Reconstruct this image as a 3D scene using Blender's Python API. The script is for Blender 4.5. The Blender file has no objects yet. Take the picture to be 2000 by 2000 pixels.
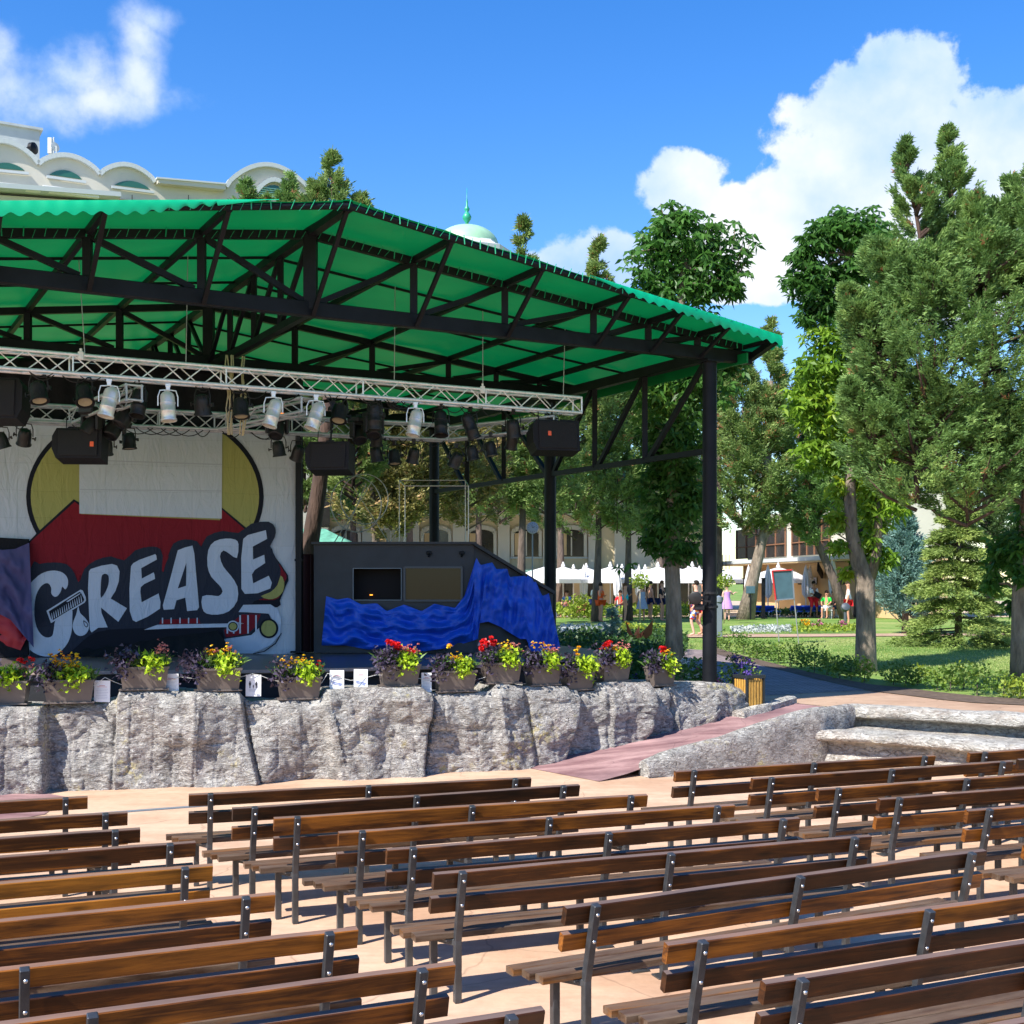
import bpy, bmesh, math, random
import numpy as np
from mathutils import Vector, Matrix, noise as mnoise
from mathutils.geometry import tessellate_polygon
random.seed(7)
RNG = np.random.default_rng(7)
S = bpy.context.scene
COL = S.collection
PI = math.pi

# ------------------------------------------------------------------ camera, sky, sun, exposure
F, HC, VH = 2450.0, 2.6, 1140.0          # focal length in photo pixels, eye height, horizon row
cam_d = bpy.data.cameras.new('camera'); cam = bpy.data.objects.new('camera', cam_d); COL.objects.link(cam)
cam.location = (0, 0, HC); cam.rotation_euler = (PI/2, 0, 0)
cam_d.sensor_width = 36; cam_d.lens = 36*F/2000; cam_d.shift_y = (VH-1000)/2000
cam_d.clip_start = 0.1; cam_d.clip_end = 6000
S.camera = cam
S.render.resolution_x = S.render.resolution_y = 1024
S.render.engine = 'CYCLES'
S.view_settings.view_transform = 'Standard'; S.view_settings.look = 'None'
S.view_settings.exposure = 0.88; S.view_settings.gamma = 1.0

SUN_EL = math.radians(46); SUN_AZ = math.radians(225)     # sun behind the camera on the left
sd = Vector((math.sin(SUN_AZ)*math.cos(SUN_EL), math.cos(SUN_AZ)*math.cos(SUN_EL), math.sin(SUN_EL)))
sun_d = bpy.data.lights.new('sun', 'SUN'); sun = bpy.data.objects.new('sun', sun_d); COL.objects.link(sun)
sun_d.energy = 4.9; sun_d.angle = math.radians(0.5); sun_d.color = (1.0, 0.95, 0.87)
sun.rotation_euler = sd.to_track_quat('Z', 'Y').to_euler()
sun.location = (-20, -20, 40)

world = bpy.data.worlds.new('World'); S.world = world; world.use_nodes = True
wn = world.node_tree; wn.nodes.clear()
def N(nt, typ, **kw):
    n = nt.nodes.new(typ)
    for k, v in kw.items():
        if k in n.inputs.keys() if isinstance(k, str) else False: n.inputs[k].default_value = v
        else: setattr(n, k, v)
    return n
def math_n(nt, op, a, b=None, c=None, clamp=False):
    n = nt.nodes.new('ShaderNodeMath'); n.operation = op; n.use_clamp = clamp
    for i, x in enumerate((a, b, c)):
        if x is None: continue
        if isinstance(x, (int, float)): n.inputs[i].default_value = x
        else: nt.links.new(x, n.inputs[i])
    return n.outputs[0]
def vmath(nt, op, a, b=None):
    n = nt.nodes.new('ShaderNodeVectorMath'); n.operation = op
    for i, x in enumerate((a, b)):
        if x is None: continue
        if isinstance(x, (tuple, list)): n.inputs[i].default_value = x
        else: nt.links.new(x, n.inputs[i])
    return n.outputs['Value'] if op in ('LENGTH', 'DOT_PRODUCT') else n.outputs[0]
def build_sky():
    nt = wn
    out = nt.nodes.new('ShaderNodeOutputWorld'); bg = nt.nodes.new('ShaderNodeBackground')
    nt.links.new(bg.outputs[0], out.inputs[0]); bg.inputs['Strength'].default_value = 0.1
    sky = nt.nodes.new('ShaderNodeTexSky'); sky.sky_type = 'NISHITA'; sky.sun_disc = False
    sky.sun_elevation = SUN_EL; sky.sun_rotation = SUN_AZ
    sky.air_density = 1.1; sky.dust_density = 0.3; sky.ozone_density = 3.0; sky.altitude = 50
    hs = nt.nodes.new('ShaderNodeHueSaturation'); hs.inputs['Saturation'].default_value = 1.38; hs.inputs['Value'].default_value = 1.30
    hs.inputs['Hue'].default_value = 0.512
    nt.links.new(sky.outputs[0], hs.inputs['Color'])
    tc = nt.nodes.new('ShaderNodeTexCoord'); D = tc.outputs['Generated']
    sep = nt.nodes.new('ShaderNodeSeparateXYZ'); nt.links.new(D, sep.inputs[0])
    # clouds are placed by compass direction and elevation of the cloud's lobes (unit sky directions)
    n1 = nt.nodes.new('ShaderNodeTexNoise'); n1.inputs['Scale'].default_value = 11; n1.inputs['Detail'].default_value = 8; n1.inputs['Roughness'].default_value = 0.58
    nt.links.new(D, n1.inputs['Vector'])
    n2 = nt.nodes.new('ShaderNodeTexNoise'); n2.inputs['Scale'].default_value = 34; n2.inputs['Detail'].default_value = 6; n2.inputs['Roughness'].default_value = 0.6
    nt.links.new(D, n2.inputs['Vector'])
    n3 = nt.nodes.new('ShaderNodeTexNoise'); n3.inputs['Scale'].default_value = 7; n3.inputs['Detail'].default_value = 5
    nt.links.new(D, n3.inputs['Vector'])
    def lobes(lst):
        cur = None
        for (u, v, ru, rv) in lst:
            d = Vector(((u-1000)/F, 1, (VH-v)/F)).normalized()
            right = Vector((1, 0, 0)).cross(d).normalized()    # local up on the sky sphere
            side = d.cross(right).normalized()
            off = vmath(nt, 'SUBTRACT', D, tuple(d))
            a = math_n(nt, 'MULTIPLY', vmath(nt, 'DOT_PRODUCT', off, tuple(side)), F/ru)
            b = math_n(nt, 'MULTIPLY', vmath(nt, 'DOT_PRODUCT', off, tuple(right)), F/rv)
            c = math_n(nt, 'MULTIPLY', vmath(nt, 'DOT_PRODUCT', off, tuple(d)), 6.0)
            r2 = math_n(nt, 'ADD', math_n(nt, 'MULTIPLY', a, a), math_n(nt, 'MULTIPLY', b, b))
            r2 = math_n(nt, 'ADD', r2, math_n(nt, 'MULTIPLY', c, c))
            f = math_n(nt, 'SUBTRACT', 1.0, math_n(nt, 'POWER', r2, 0.5))
            cur = f if cur is None else math_n(nt, 'MAXIMUM', cur, f)
        return cur
    big = lobes([(1755,180,115,100),(1700,265,150,120),(1905,320,190,135),(1660,330,150,110),(1840,420,300,200),
                 (1560,400,130,95),(1330,350,95,70),(1420,430,150,80),(1500,480,210,90),
                 (1200,510,150,70),(1090,520,80,40),(1995,265,90,60),(1720,520,260,70),(1450,570,120,26)])
    dens = math_n(nt, 'ADD', big, math_n(nt, 'MULTIPLY', math_n(nt, 'SUBTRACT', n1.outputs[0], 0.5), 1.5))
    dens = math_n(nt, 'ADD', dens, math_n(nt, 'MULTIPLY', math_n(nt, 'SUBTRACT', n2.outputs[0], 0.5), 1.15))
    mr = nt.nodes.new('ShaderNodeMapRange'); mr.interpolation_type = 'SMOOTHSTEP'
    mr.inputs[1].default_value = 0.0; mr.inputs[2].default_value = 0.26
    nt.links.new(dens, mr.inputs[0])
    wisp = lobes([(30,170,170,95),(140,150,120,75),(100,205,170,60),(275,70,55,85),(270,150,60,80),(300,40,55,38),(-10,110,70,90),(200,200,150,50)])
    d2 = math_n(nt, 'ADD', wisp, math_n(nt, 'MULTIPLY', math_n(nt, 'SUBTRACT', n1.outputs[0], 0.5), 2.9))
    d2 = math_n(nt, 'ADD', d2, math_n(nt, 'MULTIPLY', math_n(nt, 'SUBTRACT', n2.outputs[0], 0.5), 0.8))
    mr2 = nt.nodes.new('ShaderNodeMapRange'); mr2.interpolation_type = 'SMOOTHSTEP'
    mr2.inputs[1].default_value = 0.0; mr2.inputs[2].default_value = 1.15; mr2.inputs[4].default_value = 0.9
    nt.links.new(d2, mr2.inputs[0])
    mask = math_n(nt, 'MAXIMUM', mr.outputs[0], mr2.outputs[0])
    ahead = math_n(nt, 'GREATER_THAN', sep.outputs[1], 0.05)
    mask = math_n(nt, 'MULTIPLY', mask, ahead)
    # cloud body: bright sunlit billows, pale blue-grey hollows
    t = math_n(nt, 'ADD', math_n(nt, 'MULTIPLY', n3.outputs[0], 1.3), math_n(nt, 'MULTIPLY', n1.outputs[0], 0.9))
    t = math_n(nt, 'SUBTRACT', t, 0.62, clamp=False)
    cr = nt.nodes.new('ShaderNodeValToRGB'); cr.color_ramp.elements[0].position = 0.22; cr.color_ramp.elements[1].position = 0.74
    cr.color_ramp.elements[0].color = (2.6, 4.0, 6.6, 1); cr.color_ramp.elements[1].color = (5.9, 6.1, 6.4, 1)
    nt.links.new(t, cr.inputs[0])
    mix = nt.nodes.new('ShaderNodeMix'); mix.data_type = 'RGBA'
    nt.links.new(mask, mix.inputs[0]); nt.links.new(hs.outputs[0], mix.inputs[6]); nt.links.new(cr.outputs[0], mix.inputs[7])
    nt.links.new(mix.outputs[2], bg.inputs[0])
build_sky()

# ------------------------------------------------------------------ helpers
def pY(u, v, Y): return Vector(((u-1000)/F*Y, Y, HC-(v-VH)/F*Y))
def pz(u, v, z):
    Y = (HC-z)*F/(v-VH); return Vector(((u-1000)/F*Y, Y, z))
def g(x, y):                      # height of the garden ground behind the arena
    return 0.6 + min(max((y-21)*0.0194, 0), 0.33)
def pg(u, v, dz=0):               # point on the garden ground
    Y = 30.0
    for _ in range(60):
        Yn = (HC-g(0, Y))*F/(v-VH); Y = 0.5*Y+0.5*Yn
    return Vector(((u-1000)/F*Y, Y, g(0, Y)+dz))
def gu(u, Y): x = (u-1000)/F*Y; return Vector((x, Y, g(x, Y)))

WL = {}                           # world origin of every parent, so parts can be written in world coordinates
def tag(o, label=None, cat=None, group=None, kind=None):
    if label: o['label'] = label
    if cat: o['category'] = cat
    if group: o['group'] = group
    if kind: o['kind'] = kind
    return o
def thing(name, loc, label, cat, group=None):
    o = bpy.data.objects.new(name, None); COL.objects.link(o); o.location = loc
    o.empty_display_size = 0.2; WL[o.name] = Vector(loc)
    return tag(o, label, cat, group)
def link_mesh(name, me, parent=None, origin=None):
    o = bpy.data.objects.new(name, me); COL.objects.link(o)
    if parent is not None:
        o.parent = parent; WL[o.name] = WL[parent.name]
    else:
        WL[o.name] = Vector(origin) if origin is not None else Vector((0, 0, 0)); o.location = WL[o.name]
    return o
def finish(name, verts, faces, mats, parent=None, smooth=False, mi=None, origin=None, angle=None):
    """verts in world coordinates; becomes one mesh object under parent (or top-level with its own origin)"""
    V = np.asarray(verts, dtype=np.float64).reshape(-1, 3)
    if parent is not None: o0 = WL[parent.name]
    elif origin is not None: o0 = Vector(origin)
    else:
        o0 = Vector(((V[:,0].min()+V[:,0].max())/2, (V[:,1].min()+V[:,1].max())/2, V[:,2].min()))
    V = V-np.array(o0)
    me = bpy.data.meshes.new(name); me.from_pydata(V.tolist(), [], [list(f) for f in faces])
    if not isinstance(mats, (list, tuple)): mats = [mats]
    for m in mats: me.materials.append(m)
    if mi is not None: me.polygons.foreach_set('material_index', mi)
    if smooth: me.polygons.foreach_set('use_smooth', [True]*len(me.polygons))
    me.update()
    if smooth and angle: me.set_sharp_from_angle(angle=math.radians(angle))
    return link_mesh(name, me, parent, o0)
class MB:
    def __init__(s): s.v = []; s.f = []; s.mi = []; s.m = 0
    def add(s, vs, fs):
        b = len(s.v); s.v += [tuple(x) for x in vs]; s.f += [tuple(i+b for i in f) for f in fs]; s.mi += [s.m]*len(fs); return s
    def box(s, c, sz, R=None, bev=0.0):
        hx, hy, hz = sz[0]/2, sz[1]/2, sz[2]/2; c = Vector(c)
        if bev > 0:
            b = min(bev, hx*.9, hy*.9, hz*.9); pts = []
            bm = bmesh.new(); bmesh.ops.create_cube(bm, size=1.0)
            for v in bm.verts: v.co = Vector((v.co.x*2*hx, v.co.y*2*hy, v.co.z*2*hz))
            bmesh.ops.bevel(bm, geom=bm.edges[:], offset=b, segments=1, affect='EDGES')
            bm.verts.index_update()
            vs = [v.co.copy() for v in bm.verts]; fs = [[v.index for v in f.verts] for f in bm.faces]; bm.free()
        else:
            vs = [Vector((x*hx, y*hy, z*hz)) for x in (-1, 1) for y in (-1, 1) for z in (-1, 1)]
            fs = [(0,1,3,2),(4,6,7,5),(0,4,5,1),(2,3,7,6),(0,2,6,4),(1,5,7,3)]
        if R is not None: vs = [R @ v for v in vs]
        return s.add([c+v for v in vs], fs)
    def beam(s, p, q, w, h, up=(0,0,1), bev=0.0):
        p = Vector(p); q = Vector(q); d = q-p; L = d.length
        if L < 1e-6: return s
        x = d/L; up = Vector(up)
        if abs(x.dot(up)) > 0.99: up = Vector((0, 1, 0)) if abs(x.y) < .9 else Vector((1, 0, 0))
        y = up.cross(x).normalized(); z = x.cross(y)
        R = Matrix((x, y, z)).transposed()
        return s.box((p+q)/2, (L, w, h), R, bev)
    def tube(s, p, q, r, n=8, r2=None, cap=True):
        p = Vector(p); q = Vector(q); d = (q-p); r2 = r if r2 is None else r2
        if d.length < 1e-6: return s
        d.normalize(); a = d.orthogonal().normalized(); b = d.cross(a)
        vs = [p+(a*math.cos(t)+b*math.sin(t))*r for t in [2*PI*i/n for i in range(n)]]
        vs += [q+(a*math.cos(t)+b*math.sin(t))*r2 for t in [2*PI*i/n for i in range(n)]]
        fs = [(i, (i+1) % n, n+(i+1) % n, n+i) for i in range(n)]
        if cap: fs += [tuple(range(n-1, -1, -1)), tuple(range(n, 2*n))]
        return s.add(vs, fs)
    def path(s, pts, rs, n=8):
        pts = [Vector(p) for p in pts]
        if isinstance(rs, (int, float)): rs = [rs]*len(pts)
        vs = []; prev = None
        for i, p in enumerate(pts):
            d = (pts[min(i+1, len(pts)-1)]-pts[max(i-1, 0)]).normalized()
            a = (prev-d*prev.dot(d)).normalized() if prev is not None and (prev-d*prev.dot(d)).length > 1e-4 else d.orthogonal().normalized()
            prev = a; b = d.cross(a)
            vs += [p+(a*math.cos(t)+b*math.sin(t))*rs[i] for t in [2*PI*k/n for k in range(n)]]
        fs = []
        for i in range(len(pts)-1):
            for k in range(n): fs.append((i*n+k, i*n+(k+1) % n, (i+1)*n+(k+1) % n, (i+1)*n+k))
        fs += [tuple(range(n-1, -1, -1)), tuple(range((len(pts)-1)*n, len(pts)*n))]
        return s.add(vs, fs)
    def lathe(s, prof, c, n=16, axis=None, R=None):
        c = Vector(c); vs = []
        if axis is not None: R = Vector(axis).normalized().to_track_quat('Z', 'Y').to_matrix()
        for r, z in prof:
            for i in range(n):
                v = Vector((r*math.cos(2*PI*i/n), r*math.sin(2*PI*i/n), z)); vs.append(c+(R @ v if R is not None else v))
        fs = []
        for j in range(len(prof)-1):
            for i in range(n): fs.append((j*n+i, j*n+(i+1) % n, (j+1)*n+(i+1) % n, (j+1)*n+i))
        if prof[0][0] > 1e-4: fs.append(tuple(range(n-1, -1, -1)))
        if prof[-1][0] > 1e-4: fs.append(tuple(range((len(prof)-1)*n, len(prof)*n)))
        return s.add(vs, fs)
    def poly(s, pts):                     # any simple polygon, tessellated
        pts = [Vector(p) for p in pts]
        n = Vector((0,0,0))
        for i in range(len(pts)): n += pts[i].cross(pts[(i+1) % len(pts)])
        tris = tessellate_polygon([pts])
        fs = []
        for t in tris:
            a, b, c = t
            if (pts[b]-pts[a]).cross(pts[c]-pts[a]).dot(n) < 0: fs.append((a, c, b))
            else: fs.append((a, b, c))
        return s.add(pts, fs)
    def slab(s, pts, d):                  # polygon extruded by vector d
        pts = [Vector(p) for p in pts]; d = Vector(d); n = len(pts)
        s.poly(pts); s.poly([p+d for p in pts][::-1])
        b = len(s.v); s.v += [tuple(p) for p in pts]+[tuple(p+d) for p in pts]
        for i in range(n):
            s.f.append((b+i, b+n+i, b+n+(i+1) % n, b+(i+1) % n)); s.mi.append(s.m)
        return s
    def build(s, name, mats, parent=None, smooth=False, origin=None, angle=None):
        return finish(name, s.v, s.f, mats, parent, smooth, s.mi if isinstance(mats, (list, tuple)) and len(mats) > 1 else None, origin, angle)
def copy_tree(o, parent=None):
    c = o.copy(); COL.objects.link(c)
    if parent is not None: c.parent = parent
    for ch in list(o.children): copy_tree(ch, c)
    return c
def smooth_closed(pts, k=3):
    """Catmull-Rom through a closed outline"""
    n = len(pts); out = []
    for i in range(n):
        p0, p1, p2, p3 = [Vector(pts[(i+j) % n]) for j in (-1, 0, 1, 2)]
        for t in range(k):
            t = t/k
            out.append(0.5*((2*p1)+(p2-p0)*t+(2*p0-5*p1+4*p2-p3)*t*t+(3*p1-p0-3*p2+p3)*t**3))
    return out
def lerp_list(xs, ys, x):
    return float(np.interp(x, xs, ys))

# ------------------------------------------------------------------ materials
def mat(name, col, rough=0.6, metal=0.0, spec=0.5, var=0.0, scale=6.0, bump=0.0, bscale=40.0, stretch=None, objvar=0.0,
        col2=None, trans=0.0, coord='Object', detail=5, emit=None, coat=0.0, bdist=0.02):
    m = bpy.data.materials.new(name); m.use_nodes = True; nt = m.node_tree
    b = nt.nodes['Principled BSDF']; out = nt.nodes['Material Output']
    b.inputs['Base Color'].default_value = (*col, 1); b.inputs['Roughness'].default_value = rough
    b.inputs['Metallic'].default_value = metal; b.inputs['Specular IOR Level'].default_value = spec
    if coat: b.inputs['Coat Weight'].default_value = coat; b.inputs['Coat Roughness'].default_value = 0.25
    vec = None
    if var or bump or col2:
        tc = nt.nodes.new('ShaderNodeTexCoord'); vec = tc.outputs[coord]
        if stretch:
            mp = nt.nodes.new('ShaderNodeMapping'); mp.inputs['Scale'].default_value = stretch
            nt.links.new(vec, mp.inputs[0]); vec = mp.outputs[0]
    colsock = None
    if var or col2:
        nz = nt.nodes.new('ShaderNodeTexNoise'); nz.inputs['Scale'].default_value = scale; nz.inputs['Detail'].default_value = detail; nz.inputs['Roughness'].default_value = 0.6
        nt.links.new(vec, nz.inputs['Vector'])
        cr = nt.nodes.new('ShaderNodeValToRGB'); cr.color_ramp.elements[0].position = 0.32; cr.color_ramp.elements[1].position = 0.68
        c2 = col2 if col2 else tuple(min(1, c*(1+var)) for c in col)
        c1 = col if col2 else tuple(c*(1-var) for c in col)
        cr.color_ramp.elements[0].color = (*c1, 1); cr.color_ramp.elements[1].color = (*c2, 1)
        nt.links.new(nz.outputs[0], cr.inputs[0]); colsock = cr.outputs[0]
    if objvar:
        oi = nt.nodes.new('ShaderNodeObjectInfo'); hs = nt.nodes.new('ShaderNodeHueSaturation')
        v = math_n(nt, 'ADD', math_n(nt, 'MULTIPLY', oi.outputs['Random'], 2*objvar), 1-objvar)
        nt.links.new(v, hs.inputs['Value'])
        if colsock is not None: nt.links.new(colsock, hs.inputs['Color'])
        else: hs.inputs['Color'].default_value = (*col, 1)
        colsock = hs.outputs[0]
    if colsock is not None: nt.links.new(colsock, b.inputs['Base Color'])
    if bump:
        nb = nt.nodes.new('ShaderNodeTexNoise'); nb.inputs['Scale'].default_value = bscale; nb.inputs['Detail'].default_value = 6
        nt.links.new(vec, nb.inputs['Vector'])
        bp = nt.nodes.new('ShaderNodeBump'); bp.inputs['Strength'].default_value = bump; bp.inputs['Distance'].default_value = bdist
        nt.links.new(nb.outputs[0], bp.inputs['Height']); nt.links.new(bp.outputs[0], b.inputs['Normal'])
    if trans:
        tr = nt.nodes.new('ShaderNodeBsdfTranslucent'); mx = nt.nodes.new('ShaderNodeMixShader'); mx.inputs[0].default_value = trans
        tr.inputs[0].default_value = (*col, 1)
        if colsock is not None: nt.links.new(colsock, tr.inputs[0])
        nt.links.new(b.outputs[0], mx.inputs[1]); nt.links.new(tr.outputs[0], mx.inputs[2]); nt.links.new(mx.outputs[0], out.inputs[0])
    if emit:
        b.inputs['Emission Color'].default_value = (*emit[:3], 1); b.inputs['Emission Strength'].default_value = emit[3]
    return m
def leaf_mat(name, cols, trans=0.3, rough=0.5):
    """foliage: per-leaf tint through a ramp of the plant's own greens"""
    m = bpy.data.materials.new(name); m.use_nodes = True; nt = m.node_tree
    b = nt.nodes['Principled BSDF']; out = nt.nodes['Material Output']
    at = nt.nodes.new('ShaderNodeAttribute'); at.attribute_name = 'tint'
    cr = nt.nodes.new('ShaderNodeValToRGB')
    el = cr.color_ramp.elements
    for i, (p, c) in enumerate(cols):
        e = el[i] if i < 2 else el.new(p)
        e.position = p; e.color = (*c, 1)
    nt.links.new(at.outputs['Fac'], cr.inputs[0]); nt.links.new(cr.outputs[0], b.inputs['Base Color'])
    b.inputs['Roughness'].default_value = rough; b.inputs['Specular IOR Level'].default_value = 0.35
    tr = nt.nodes.new('ShaderNodeBsdfTranslucent'); nt.links.new(cr.outputs[0], tr.inputs[0])
    mx = nt.nodes.new('ShaderNodeMixShader'); mx.inputs[0].default_value = trans
    nt.links.new(b.outputs[0], mx.inputs[1]); nt.links.new(tr.outputs[0], mx.inputs[2]); nt.links.new(mx.outputs[0], out.inputs[0])
    return m

MT = {}
MT['black_steel'] = mat('black_steel', (0.006, 0.007, 0.010), 0.55, 0, 0.2, var=0.35, scale=3, bump=0.08, bscale=90)
MT['steel_bench'] = mat('steel_bench', (0.035, 0.038, 0.042), 0.35, 0.0, 0.6, var=0.4, scale=9, bump=0.12, bscale=120)
MT['bolt'] = mat('bolt_zinc', (0.6, 0.6, 0.6), 0.3, 0.9)
MT['alu'] = mat('truss_aluminium', (0.78, 0.79, 0.81), 0.38, 0.45, var=0.12, scale=20)
MT['alu_dull'] = mat('truss_aluminium_dull', (0.50, 0.52, 0.54), 0.45, 0.45, var=0.15, scale=14)
MT['chrome'] = mat('polished_lamp_can', (0.72, 0.70, 0.66), 0.30, 0.35, var=0.05, scale=30)
MT['lamp_black'] = mat('lamp_black', (0.013, 0.012, 0.013), 0.5, 0, 0.4, var=0.3, scale=12)
MT['speaker'] = mat('speaker_black', (0.011, 0.010, 0.012), 0.7, 0, 0.3, bump=0.3, bscale=250)
MT['grille'] = mat('speaker_grille', (0.014, 0.012, 0.014), 0.6, 0.2, 0.4, bump=0.5, bscale=400)
MT['orange_badge'] = mat('orange_badge', (0.9, 0.13, 0.03), 0.4)
MT['white_box'] = mat('white_plastic', (0.75, 0.75, 0.74), 0.5)
MT['rope'] = mat('pale_rope', (0.45, 0.38, 0.22), 0.9, bump=0.3, bscale=120)
MT['wire'] = mat('thin_wire', (0.4, 0.4, 0.4), 0.4, 0.6)
MT['concrete_beam'] = mat('weathered_board', (0.2, 0.17, 0.15), 0.8)
MT['black_cloth'] = mat('black_curtain', (0.010, 0.010, 0.013), 0.9, 0, 0.2, bump=0.4, bscale=8, bdist=0.05)
MT['stage_floor'] = mat('stage_floor', (0.105, 0.085, 0.08), 0.33, 0, 0.5, var=0.25, scale=2.5, bump=0.1, bscale=30, stretch=(1, 6, 1))
MT['stage_edge'] = mat('stage_edge_trim', (0.34, 0.25, 0.21), 0.6, var=0.2)
MT['stage_skirt'] = mat('stage_skirt_black', (0.014, 0.015, 0.018), 0.7, bump=0.1)
MT['planter'] = mat('planter_plastic', (0.125, 0.10, 0.088), 0.42, 0, 0.5, var=0.12, scale=5)
MT['paper'] = mat('laminated_paper', (0.78, 0.79, 0.82), 0.3, 0, 0.6)
MT['ink'] = mat('print_grey', (0.3, 0.32, 0.42), 0.7)
MT['ink_red'] = mat('print_red', (0.6, 0.16, 0.14), 0.7)
MT['ink_blue'] = mat('print_blue', (0.12, 0.18, 0.5), 0.7)
MT['ink_black'] = mat('print_black', (0.02, 0.02, 0.03), 0.7)
MT['blue_cloth'] = mat('royal_blue_cloth', (0.003, 0.070, 0.52), 0.55, 0, 0.5, var=0.15, scale=3, bump=0.25, bscale=14, bdist=0.03)
MT['booth'] = mat('booth_black_paint', (0.018, 0.021, 0.028), 0.6, var=0.25, scale=2.5, bump=0.1)
MT['booth_in'] = mat('booth_inside', (0.006, 0.004, 0.005), 0.9)
MT['glass'] = mat('window_glass', (0.015, 0.016, 0.018), 0.08, 0, 0.22)
MT['soil'] = mat('dark_soil', (0.10, 0.068, 0.048), 0.95, var=0.4, scale=9, bump=0.8, bscale=30)
MT['trunk'] = mat('bark_grey', (0.10, 0.078, 0.06), 0.9, var=0.0, col2=(0.32, 0.255, 0.195), scale=7, bump=0.9, bscale=22, stretch=(1, 1, 0.28), bdist=0.05)
MT['trunk_dark'] = mat('bark_dark', (0.06, 0.045, 0.038), 0.95, col2=(0.17, 0.125, 0.10), scale=8, bump=0.9, bscale=24, stretch=(1, 1, 0.25), bdist=0.05)
MT['trunk_red'] = mat('bark_reddish', (0.045, 0.026, 0.02), 0.95, col2=(0.10, 0.06, 0.045), scale=6, bump=0.9, bscale=20, stretch=(1, 1, 0.2), bdist=0.05)
MT['wall_white'] = mat('hotel_white', (0.56, 0.52, 0.43), 0.8, var=0.06, scale=0.6)
MT['wall_cream'] = mat('hotel_cream', (0.60, 0.49, 0.31), 0.8, var=0.08, scale=0.6)
MT['wall_tan'] = mat('hotel_tan', (0.60, 0.42, 0.22), 0.8, var=0.08, scale=0.6)
MT['trim_grey'] = mat('hotel_trim', (0.50, 0.53, 0.52), 0.7)
MT['green_trim'] = mat('pale_green_trim', (0.30, 0.55, 0.44), 0.5)
MT['green_roof'] = mat('green_roof_tiles', (0.10, 0.30, 0.20), 0.6, var=0.3, scale=4)
MT['dome_green'] = mat('dome_copper_green', (0.30, 0.50, 0.33), 0.45, var=0.08, scale=1.5)
MT['finial'] = mat('finial_green', (0.02, 0.30, 0.18), 0.4)
MT['dark_win'] = mat('window_dark', (0.035, 0.030, 0.028), 0.15, 0, 0.8, var=0.5, scale=0.8)
MT['green_win'] = mat('window_green_glass', (0.03, 0.12, 0.07), 0.2, 0, 0.8)
MT['brown_frame'] = mat('window_frame_brown', (0.22, 0.10, 0.05), 0.6)
MT['umbrella'] = mat('white_parasol_cloth', (0.80, 0.80, 0.82), 0.8, trans=0.25)
MT['awning'] = mat('awning_cloth', (0.78, 0.76, 0.72), 0.8, var=0.1, scale=3)
MT['pole_white'] = mat('pole_white', (0.7, 0.7, 0.7), 0.5)
MT['lounger'] = mat('lounger_blue', (0.02, 0.12, 0.62), 0.6)
MT['pole_grey'] = mat('grey_paint', (0.16, 0.19, 0.22), 0.5)
MT['board_blue'] = mat('slate_board', (0.055, 0.11, 0.14), 0.35, 0, 0.6, var=0.2, scale=3)
MT['board_red'] = mat('red_frame', (0.55, 0.03, 0.03), 0.5)
MT['bin_wood'] = mat('bin_slat_wood', (0.50, 0.27, 0.05), 0.6, var=0.35, scale=10, stretch=(4, 4, 0.6))
MT['bin_metal'] = mat('bin_black_metal', (0.02, 0.024, 0.028), 0.4)
def skin(n, c): MT[n] = mat(n, c, 0.55, 0, 0.4, var=0.06, scale=12)
skin('skin_a', (0.55, 0.27, 0.17)); skin('skin_b', (0.36, 0.17, 0.10)); skin('skin_c', (0.66, 0.38, 0.28))
def cloth(n, c): MT[n] = mat(n, c, 0.85, 0, 0.2, var=0.12, scale=20)
for n, c in dict(c_orange=(0.75,0.10,0.02), c_cyan=(0.02,0.42,0.48), c_grey=(0.35,0.38,0.45), c_navy=(0.02,0.03,0.10), c_black=(0.015,0.015,0.02),
                 c_pink=(0.42,0.25,0.28), c_white=(0.78,0.78,0.78), c_red=(0.62,0.02,0.03), c_lav=(0.52,0.28,0.62), c_green=(0.02,0.45,0.06),
                 c_blue=(0.08,0.2,0.5), hair_dark=(0.02,0.014,0.01), hair_brown=(0.09,0.045,0.02)).items(): cloth(n, c)

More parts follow.
